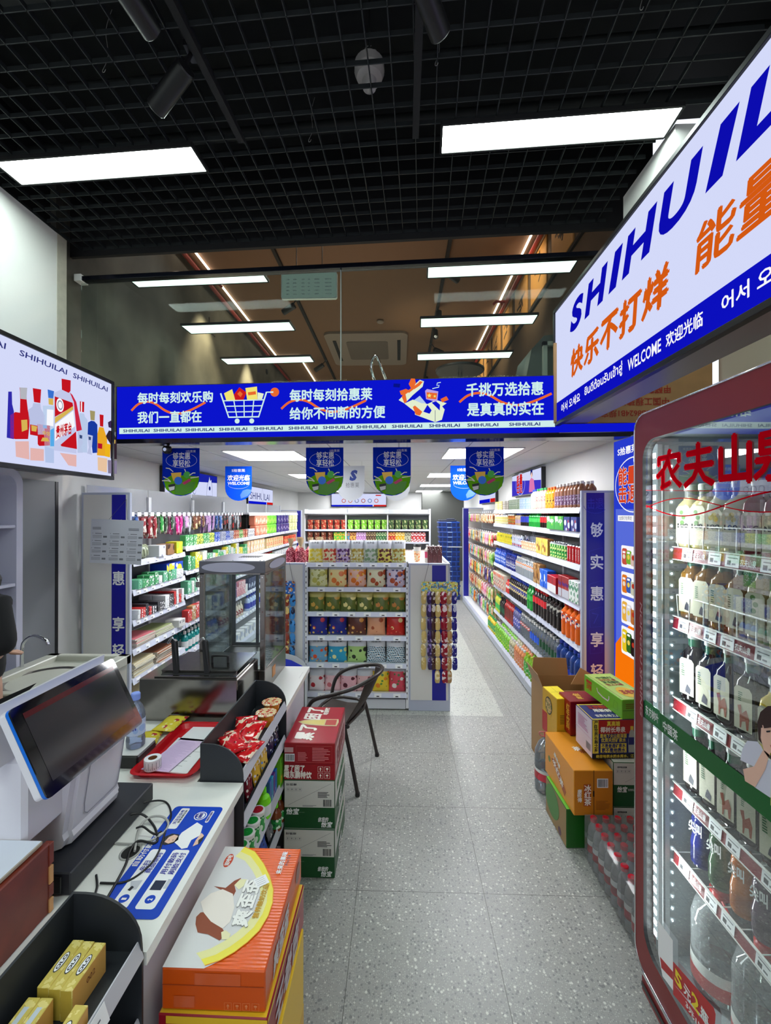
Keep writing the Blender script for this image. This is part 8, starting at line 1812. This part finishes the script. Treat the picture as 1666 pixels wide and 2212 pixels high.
def camel(l,e,w2,h):
 l.poly([(-w2* .6,h* .38),(-w2* .2,h* .40),(-w2* .1,h* .30),(w2* .4,h* .36),(w2* .7,h* .26),(w2* .6,h* .12),(w2* .4,h* .12),(w2* .3,h* .22),(-w2* .1,h* .2),(-w2* .2,h* .12),(-w2* .35,h* .12),(-w2* .35,h* .28),(-w2* .5,h* .33)],mat('camel print',(150,70,40), .5),(0,-e- .0005,0),(1,0,0),(0,0,1));greek(l,(Vector((-w2,-e- .0005,0)),Vector((1,0,0)),Vector((0,0,1))),w2* .5,h* .44,w2* .5,h* .12,5,MATS['green small print'])
def fruit(l,e,w2,h):
 for q,(x,z_)in enumerate(((-.3, .48),(.1, .52),(.3, .46))):l.disc((x*w2,z_*h),w2* .3,mat('fruit print',(190,170,60), .5),(0,-e- .0004*(q+1),0),(1,0,0),(0,0,1),12)
def leaf(l,e,w2,h):
 for q,(x,z_)in enumerate(((-.2, .56),(.1, .48),(-.1, .40))):l.disc((x*w2,z_*h),w2* .28,mat('leaf green print',(90,130,60), .5),(0,-e- .0004*(q+1),0),(1,0,0),(0,0,1),12)
NC=thin('clear bottle neck',(225,225,220), .3, .05, .9)
p_green=fbottle('juice_bottle', .215, .034,mat('pale juice',(196,184,130), .12),LBC,NC,capt,lz=(.06, .66),label_front=leaf,txt='100')
p_white=fbottle('juice_bottle', .215, .034,mat('clear juice',(176,176,160), .12),LBC,NC,capt,lz=(.06, .60),label_front=fruit,txt='100')
p_red=fbottle('juice_bottle', .215, .034,mat('red juice',(110,20,30), .12),LBC,NC,capt,lz=(.06, .56),txt='NFC')
p_tea=fbottle('tea_bottle', .225, .034,tea1,LBC,neckg,capt,label_front=crow);p_tea2=fbottle('tea_bottle', .225, .034,mat('green tea liquid',(140,120,60), .1),LBC,neckg,capt,label_front=leaf)
p_blk=fbottle('tea_bottle', .235, .034,tea2,LBC,neckg,capt,label_front=crow);p_blc=fbottle('tea_bottle', .235, .034,tea2,LBC,neckg,capt,label_front=camel);p_yel=fbottle('juice_bottle', .2, .034,mat('yellow juice',(196,170,60), .12),LBC,NC,capt,txt='C')
def frow(z,items,x=1.005,y1=1.53,pitch=.072,lab='',second=True,bx=.075):
 y=y1
 for k,(p,lb)in enumerate(items):
  rzf=-PI/2+ .22
  place(p,(x,y,z+ .001),rzf+random.uniform(-.06, .06),'%s, %s in the %s'%(lb,('farthest from the viewer','second','third','fourth','fifth','sixth','seventh','eighth','ninth')[k],lab),'bottle')
  if second:place(p,(x+bx,y- .02,z+ .001),rzf+random.uniform(-.2, .2),'bottle behind the front row in the %s'%lab,'bottle','bottles behind the front row in the %s'%lab)
  y-=pitch
random.seed(15)
frow(1.672,[(p_green,'pale green juice bottle'),(p_green,'pale green juice bottle'),(p_white,'pale juice bottle with yellow fruit'),(p_white,'pale juice bottle with yellow fruit'),(p_red,'dark red juice bottle with a barcode label'),(p_red,'dark red juice bottle'),(p_red,'dark red juice bottle'),(p_green,'pale juice bottle')],lab='fridge top shelf')
frow(1.432,[(p_tea,'amber tea bottle with green neck'),(p_tea,'amber tea bottle with green neck'),(p_tea,'amber tea bottle with a bird on its label'),(p_tea,'amber tea bottle with a bird on its label'),(p_tea2,'tea bottle with leaves on its label'),(p_tea2,'tea bottle with green leaves'),(p_tea2,'tea bottle with green leaves'),(p_tea,'amber tea bottle')],y1=1.515,lab='second fridge shelf')
frow(1.150,[(p_blk,'black tea bottle with green neck'),(p_blk,'black tea bottle with green neck'),(p_blc,'black tea bottle with a camel on its label'),(p_blc,'black tea bottle with a camel on its label'),(p_yel,'yellow juice bottle beside the printed woman'),(p_yel,'yellow juice bottle'),(p_blk,'black tea bottle')],x=1.01,y1=1.52,pitch=.082,lab='third fridge shelf')
frow(.855,[(p_blk,'black tea bottle under the green strip'),(p_blk,'black tea bottle under the green strip'),(p_blc,'black tea bottle with a camel'),(p_blc,'black tea bottle with a camel'),(p_blk,'dark tea bottle with a cream label'),(p_tea,'amber tea bottle'),(p_tea,'amber tea bottle')],x=1.01,y1=1.50,pitch=.078,lab='fourth fridge shelf')
def sport(nm,c,labc,h=.2,r=.034,txt='尖叫',m_=None):
 b=MB();b.lathe([(r* .9,0),(r, .01),(r,h* .35),(r* .82,h* .5),(r* .95,h* .66),(r* .9,h* .74),(r* .8,h* .76),(r* .86,h* .78),(r* .5,h* .9),(r* .35,h* .94)],22,m_ or c)
 l=MB();l.lathe([(r* .84,h* .45),(r*1.0,h* .3),(r*1.0,h* .08)][::-1],22,labc,cap=False)
 l.text(txt,TXTW,(-r* .6,-r*1.03,h* .56),(1,0,0),(0,0,1),h* .15,wfit=r*1.3,bold=.03)
 c2=MB();c2.lathe([(r* .42,h* .93),(r* .42,h)],16,capt);return(nm,b.mesh(nm),[('label',l.mesh('label'),None),('cap',c2.mesh('cap'),None)])
sp_=[sport('sports_bottle',mat('navy drink',(30,40,120), .12),art('navy splash',(26,34,120),[(90,110,190)],30)),sport('sports_bottle',mat('green drink glass',(60,90,60), .12),art('green splash',(40,90,50),[(120,160,110)],30)),sport('sports_bottle',mat('orange drink glass',(190,110,50), .12),art('orange splash',(196,96,40),[(226,150,90)],24)),sport('sports_bottle',mat('violet drink glass',(80,60,80), .12),art('violet splash',(90,70,90),[(140,120,140)],24))]
for k,(y,lb)in enumerate(((1.49,'navy sports drink bottle, farthest on the fifth fridge shelf'),(1.405,'green sports drink bottle on the fifth fridge shelf'),(1.315,'orange sports drink bottle on the fifth fridge shelf'),(1.235,'violet sports drink bottle on the fifth fridge shelf'))):place(sp_[k],(1.015,y, .619),-PI/2+ .3,lb,'bottle')
b_=MB();b_.lathe([(.043,0),(.046, .01),(.046, .16),(.03, .2),(.018, .215)],24,CLEARB,sq=.7);l_=MB();l_.poly([(-.034, .03),(.034, .03),(.034, .17),(-.034, .17)],LBC,(0,-.0472,0),(1,0,0),(0,0,1));f_=(Vector((-.034,-.0478, .03)),Vector((1,0,0)),Vector((0,0,1)));barcode(l_,f_, .036, .01, .02, .03,INK,False);greek(l_,f_, .006, .09, .05, .04,5,GREYINK);c_=MB();c_.lathe([(.02, .213),(.02, .232)],16,capt)
bw=('water_bottle',b_.mesh('water_bottle'),[('label',l_.mesh('label'),None),('cap',c_.mesh('cap'),None)])
for k,y in enumerate((1.14,1.03, .92)):place(bw,(1.02,y, .619),-PI/2+ .3,'broad clear bottle with a pale barcode label on the fifth fridge shelf, %s'%('farthest','middle','nearest')[k],'bottle')
J1=thin('jug plastic',(222,228,230), .22, .05, .9)
b_=MB();b_.lathe([(.07,0),(.078, .01),(.080, .12),(.076, .13),(.080, .14),(.080, .22),(.070, .26),(.035, .295),(.024, .305)],28,J1);l_=MB();l_.lathe([(.0808, .03),(.0808, .105)],28,art('jug red label',(190,60,60),[(170,40,50)],8,top=(220,222,218),topf=.55),cap=False)
c_=MB();c_.lathe([(.028, .303),(.029, .325),(.024, .329)],18,capr);c_.tube(smooth_path([(-.025,-.01, .306),(-.05,-.03, .29),(-.062,-.035, .262),(-.045,-.03, .238),(-.028,-.03, .25),(-.03,-.02, .285),(-.02,0, .305)],5), .004,capr,6)
jg=('water_jug',b_.mesh('water_jug'),[('label',l_.mesh('label'),None),('cap',c_.mesh('cap'),None)])
for k,(x,y)in enumerate(((1.05,1.46),(1.05,1.28),(1.05,1.10),(1.05, .92))):place(jg,(x,y, .236), .8,'large clear water jug with red cap at the bottom of the fridge, %s'%('farthest','second','third','nearest')[k],'water jug')
CHM=mat('dark brown tube',(44,36,34), .38);CHS=mat('dark woven slats',(54,44,40), .6)
t=thing('armchair','dark brown slatted armchair with tubular arms behind the red carton','chair',(-.40,2.99,0));O=t.location
def tb(name,pts,r=.013,k=6):b=MB(O);b.tube(smooth_path(pts,k),r,CHM,10);return b.build(name,t)
tb('arm_and_back_rail',[(-.615,2.825, .40),(-.60,2.82, .50),(-.55,2.80, .583),(-.42,2.79, .625),(-.30,2.80, .66),(-.19,2.85, .70),(-.128,2.94, .715),(-.118,3.05, .71),(-.16,3.16, .69),(-.26,3.22, .665),(-.38,3.225, .635),(-.455,3.22, .585),(-.49,3.22, .50),(-.50,3.22, .40)])
for pts in([(-.345,2.805, .43),(-.345,2.80, .38),(-.32,2.785, .28),(-.262,2.755, .012)],[(-.245,3.16, .41),(-.235,3.165, .37),(-.21,3.185, .25),(-.162,3.213, .012)],[(-.60,2.83, .43),(-.615,2.825, .38),(-.64,2.81, .2),(-.66,2.80, .012)],[(-.50,3.21, .43),(-.515,3.22, .38),(-.54,3.24, .2),(-.56,3.25, .012)]):
 lg=tb('leg',pts, .0125);b=MB(O);p=Vector(pts[-1]);b.lathe([(.015,0),(.016, .004),(.015, .022)],12,BLACK,c=(p.x,p.y,0.0));b.build('foot_cap',lg)
def blend(q00,q10,q11,q01,f,g):return(Vector(q00)*(1-f)+Vector(q10)*f)*(1-g)+(Vector(q01)*(1-f)+Vector(q11)*f)*g
b=MB(O);S00,S10,S11,S01=(-.60,2.83, .425),(-.345,2.805, .415),(-.245,3.16, .415),(-.50,3.21, .425)
for k in range(18):
 f0,f1=k/18+ .004,(k+1)/18- .012
 q=[blend(S00,S10,S11,S01,f,g)for f,g in((0,f0),(.5,f0),(1,f0),(1,f1),(.5,f1),(0,f1))];q[1].z-= .012;q[4].z-= .012
 b.add([p for p in(q[0],q[1],q[4],q[5])],[(0,1,2,3)],CHS);b.add([p for p in(q[1],q[2],q[3],q[4])],[(0,1,2,3)],CHS)
 b.add([p-Vector((0,0, .006))for p in(q[0],q[1],q[4],q[5])],[(3,2,1,0)],CHS);b.add([p-Vector((0,0, .006))for p in(q[1],q[2],q[3],q[4])],[(3,2,1,0)],CHS)
b.build('seat',t)
tb('seat_frame',[S00,S10,(S10[0]+ .01,S10[1]+ .02,S10[2]),S11,S01,S00], .011,3)
b=MB(O)
top=smooth_path([(-.21,2.86, .69),(-.14,2.93, .70),(-.125,3.05, .70),(-.165,3.15, .68)],6);bot=smooth_path([(-.35,2.82, .41),(-.325,2.9, .405),(-.285,3.04, .405),(-.25,3.15, .405)],6);K=len(top)-1
for k in range(K):
 a0,a1=top[k],top[k].lerp(top[k+1], .82);c0,c1=bot[k],bot[k].lerp(bot[k+1], .82);m0=a0.lerp(c0, .5)+Vector((.018,0,-.0));m1=a1.lerp(c1, .5)+Vector((.018,0,0))
 for(p,q,r_,s_)in((a0,a1,m1,m0),(m0,m1,c1,c0)):b.prism([p,q,r_,s_],(-.006,0, .001),CHS)
b.build('backrest',t)
t=thing('sink_unit','off white wash basin unit behind the register','sink',(-2.1,2.5,0));O=t.location;SK=mat('off white basin',(196,196,184), .3)
b=MB(O)
xa,xb,ya,yb=-2.34,-1.79,2.2,2.86
b.box(xa+ .02,xb- .02,ya+ .02,yb- .02,0, .79,SK)
for(x0,x1,y0,y1)in((xa,xb,ya,ya+ .05),(xa,xb,yb- .05,yb),(xa,xa+ .08,ya,yb),(xb- .07,xb,ya,yb)):b.box(x0,x1,y0,y1, .79, .85,SK, .006)
b.box(xa+ .05,xb- .05,ya+ .03,yb- .03, .79, .815,SK);b.build('cabinet',t)
b=MB(O);b.lathe([(.20, .817),(.195, .822),(.18, .818),(.15, .80),(.02, .795)],32,STEEL,c=(-2.09,2.5,0),cap=False);b.build('bowl',t)
b=MB(O);b.tube(smooth_path([(-2.31,2.6, .85),(-2.31,2.6, .93),(-2.30,2.6,1.0),(-2.24,2.6,1.04),(-2.17,2.6,1.02),(-2.145,2.6, .985)],6), .010,CHROME,10);b.build('faucet',t)
t=thing('shelf_cabinet','white framed cabinet with rounded top corner at the left edge of the picture','cabinet',(-2.4,2.2,0));O=t.location;LCW=mat('lilac white plastic',(206,206,226), .4);LCB=mat('cabinet inside',(150,154,178), .5)
xs,y0,y1,z1=-2.36,1.8,2.66,2.065
pts=[(y0, .0),(y1, .0)]+arc(y1- .09,z1- .09, .09,0,90,8)+[(y0,z1)];inn=[(y0+ .04, .08),(y1- .045, .08)]+arc(y1- .11,z1- .11, .065,0,90,8)+[(y0+ .04,z1- .045)]
b=MB(O);n=len(pts);b.add([(xs,p[0],p[1])for p in pts]+[(xs,p[0],p[1])for p in inn],[(i,(i+1)%n,n+(i+1)%n,n+i)for i in range(n)],LCW)
b.add([(xs,p[0],p[1])for p in pts]+[(xs- .18,p[0],p[1])for p in pts],[((i+1)%n,i,n+i,n+(i+1)%n)for i in range(n)],LCW);b.add([(xs,p[0],p[1])for p in inn]+[(xs- .15,p[0],p[1])for p in inn],[(i,(i+1)%n,n+(i+1)%n,n+i)for i in range(n)],LCW)
b.build('frame',t);b=MB(O);b.box(xs- .18,xs- .15,y0+ .01,y1- .01, .01,z1- .01,LCB);b.build('back',t)
for z in(.45, .8,1.12,1.36,1.72):b=MB(O);b.box(xs- .15,xs- .004,y0+ .04,y1- .045,z- .02,z,LCW, .003);b.build('shelf',t)
def skin(name,verts,edges,radii,m_,parent,root=0,sub=2):
 me=bpy.data.meshes.new(name);me.from_pydata(verts,edges,[]);o=bpy.data.objects.new(name,me);COL.objects.link(o)
 md=o.modifiers.new('Skin','SKIN');md.use_smooth_shade=True
 bpy.context.view_layer.update()
 try:sv=me.skin_vertices[0].data
 except Exception:
  bm=bmesh.new();bm.from_mesh(me);lay=bm.verts.layers.skin.verify();bm.to_mesh(me);bm.free();sv=me.skin_vertices[0].data
 for k,r_ in enumerate(radii):
  sv[k].radius=(r_,r_)if not isinstance(r_,tuple)else r_;sv[k].use_root=(k==root)
 ss=o.modifiers.new('Sub','SUBSURF');ss.levels=sub;ss.render_levels=sub
 bpy.context.view_layer.update()
 m2=bpy.data.meshes.new_from_object(o.evaluated_get(bpy.context.evaluated_depsgraph_get()));bpy.data.objects.remove(o)
 m2.name=name;m2.materials.clear();m2.materials.append(m_)
 m2.polygons.foreach_set('use_smooth',[True]*len(m2.polygons))
 q=bpy.data.objects.new(name,m2);COL.objects.link(q)
 if parent:q.parent=parent
 return q
t=thing('person','person in a black t-shirt with dark hair standing behind the register','person',(-2.055,2.0,0),PI- .05)
SKNM=mat('skin',(206,160,136), .5)
V=[(0,0, .92),(0,0,1.08),(0, .01,1.26),(0, .01,1.36),(0,0,1.44),(0,-.01,1.52),(0,-.02,1.60),
     (.14, .0,1.36),(.17, .02,1.12),(.10,-.18,1.06),(.05,-.25,1.05),(-.14, .0,1.36),(-.15, .0,1.14),(-.07,-.08,1.08),(.05,-.10,1.07),
     (.09,0, .86),(.10,-.01, .48),(.10, .02, .09),(.11,-.12, .04),(-.09,0, .86),(-.10,-.01, .48),(-.10, .02, .09),(-.11,-.12, .04)]
Ed=[(0,1),(1,2),(2,3),(3,4),(4,5),(5,6),(3,7),(7,8),(8,9),(9,10),(3,11),(11,12),(12,13),(13,14),(0,15),(15,16),(16,17),(17,18),(0,19),(19,20),(20,21),(21,22)]
Rd=[.13, .12, .13, .10, .05, .075, .085, .055, .04, .034, .026, .055, .04, .034, .026, .085, .055, .036, .03, .085, .055, .036, .03]
body=skin('body',V,Ed,Rd,SKNM,t)
for sx,hx,hy,hz in((1, .05,-.25,1.05),(-1, .06,-.10,1.07)):
 for f in range(5):
  a=(f-2)* .014;L=(.055, .07, .078, .072, .058)[f]
  if f==0:fv=[(hx-sx* .02,hy- .0,hz),(hx-sx* .045,hy- .025,hz- .01),(hx-sx* .05,hy- .05,hz- .02)]
  else:fv=[(hx+a* .8,hy- .02,hz- .004),(hx+a,hy- .02-L* .6,hz- .012),(hx+a,hy- .02-L,hz- .03)]
  skin('finger',fv,[(0,1),(1,2)],[.010, .009, .007],SKNM,t,0,1)
TS=mat('black cotton',(14,14,17), .9)
Vs=[(0,0, .93),(0,0,1.08),(0, .01,1.26),(0, .01,1.365),(0, .0,1.42),(.15, .0,1.36),(.19, .015,1.11),(-.15, .0,1.36),(-.19, .015,1.11)]
skin('t_shirt',Vs,[(0,1),(1,2),(2,3),(3,4),(3,5),(5,6),(3,7),(7,8)],[.165, .155, .165, .125, .075, .07, .082, .07, .082],TS,t)
skin('trousers',[(0,0, .94),(.095,0, .84),(.10,-.01, .48),(.10, .02, .10),(-.095,0, .84),(-.10,-.01, .48),(-.10, .02, .10)],[(0,1),(1,2),(2,3),(0,4),(4,5),(5,6)],[.155, .105, .075, .065, .105, .075, .065],mat('dark trousers',(20,20,26), .9),t)
b=MB()
HRS=mat('dark hair',(22,16,16), .6)
b.lathe([(.11,1.42),(.145,1.44),(.15,1.47),(.125,1.53),(.106,1.59),(.104,1.64),(.088,1.69),(.05,1.718),(.001,1.724)],20,HRS,c=(0, .022,0));b.build('hair',t)
b=MB();b.lathe([(.02,-.004),(.016, .006),(.001, .012)],10,SKNM,c=(0,-.108,1.56),axis='y')
for s_ in(-1,1):b.lathe([(.011,-.096),(.010,-.099),(.001,-.101)],10,INK,c=(s_* .032,0,1.585),axis='y')
b.box(-.022, .022,-.098,-.09,1.525,1.53,mat('lips',(170,90,86), .5));b.build('face_features',t)
for sx in(-1,1):b=MB();b.box(sx* .105- .05,sx* .105+ .05,-.17, .08, .0, .07,mat('dark shoe',(30,30,32), .6), .02);b.build('shoe',t)
wd=bpy.data.worlds.new('world');sc.world=wd;wd.use_nodes=True
bg=wd.node_tree.nodes['Background'];bg.inputs[0].default_value=(.60, .63, .70,1);bg.inputs[1].default_value=1.7
sc.view_settings.view_transform='Standard';sc.view_settings.look='None';sc.view_settings.gamma=1.0;sc.view_settings.use_curve_mapping=False
sc.view_settings.exposure=0.18
cy=sc.cycles
cy.max_bounces=6;cy.diffuse_bounces=3;cy.glossy_bounces=3;cy.transmission_bounces=4;cy.transparent_max_bounces=16
cy.sample_clamp_indirect=4.0;cy.caustics_reflective=False;cy.caustics_refractive=False
cy.use_denoising=True
for z in(.62,1.18,1.74):
 l=bpy.data.lights.new('fridge light bar','AREA');l.shape='RECTANGLE';l.size= .02;l.size_y= .5;l.energy=1.7;l.color=(.92, .98,1)
 o=bpy.data.objects.new('fridge light bar',l);COL.objects.link(o);o.location=(FX+ .042,FY1- .08,z)
 o.rotation_euler=Vector((.45,-.9,0)).to_track_quat('-Z','Y').to_euler()
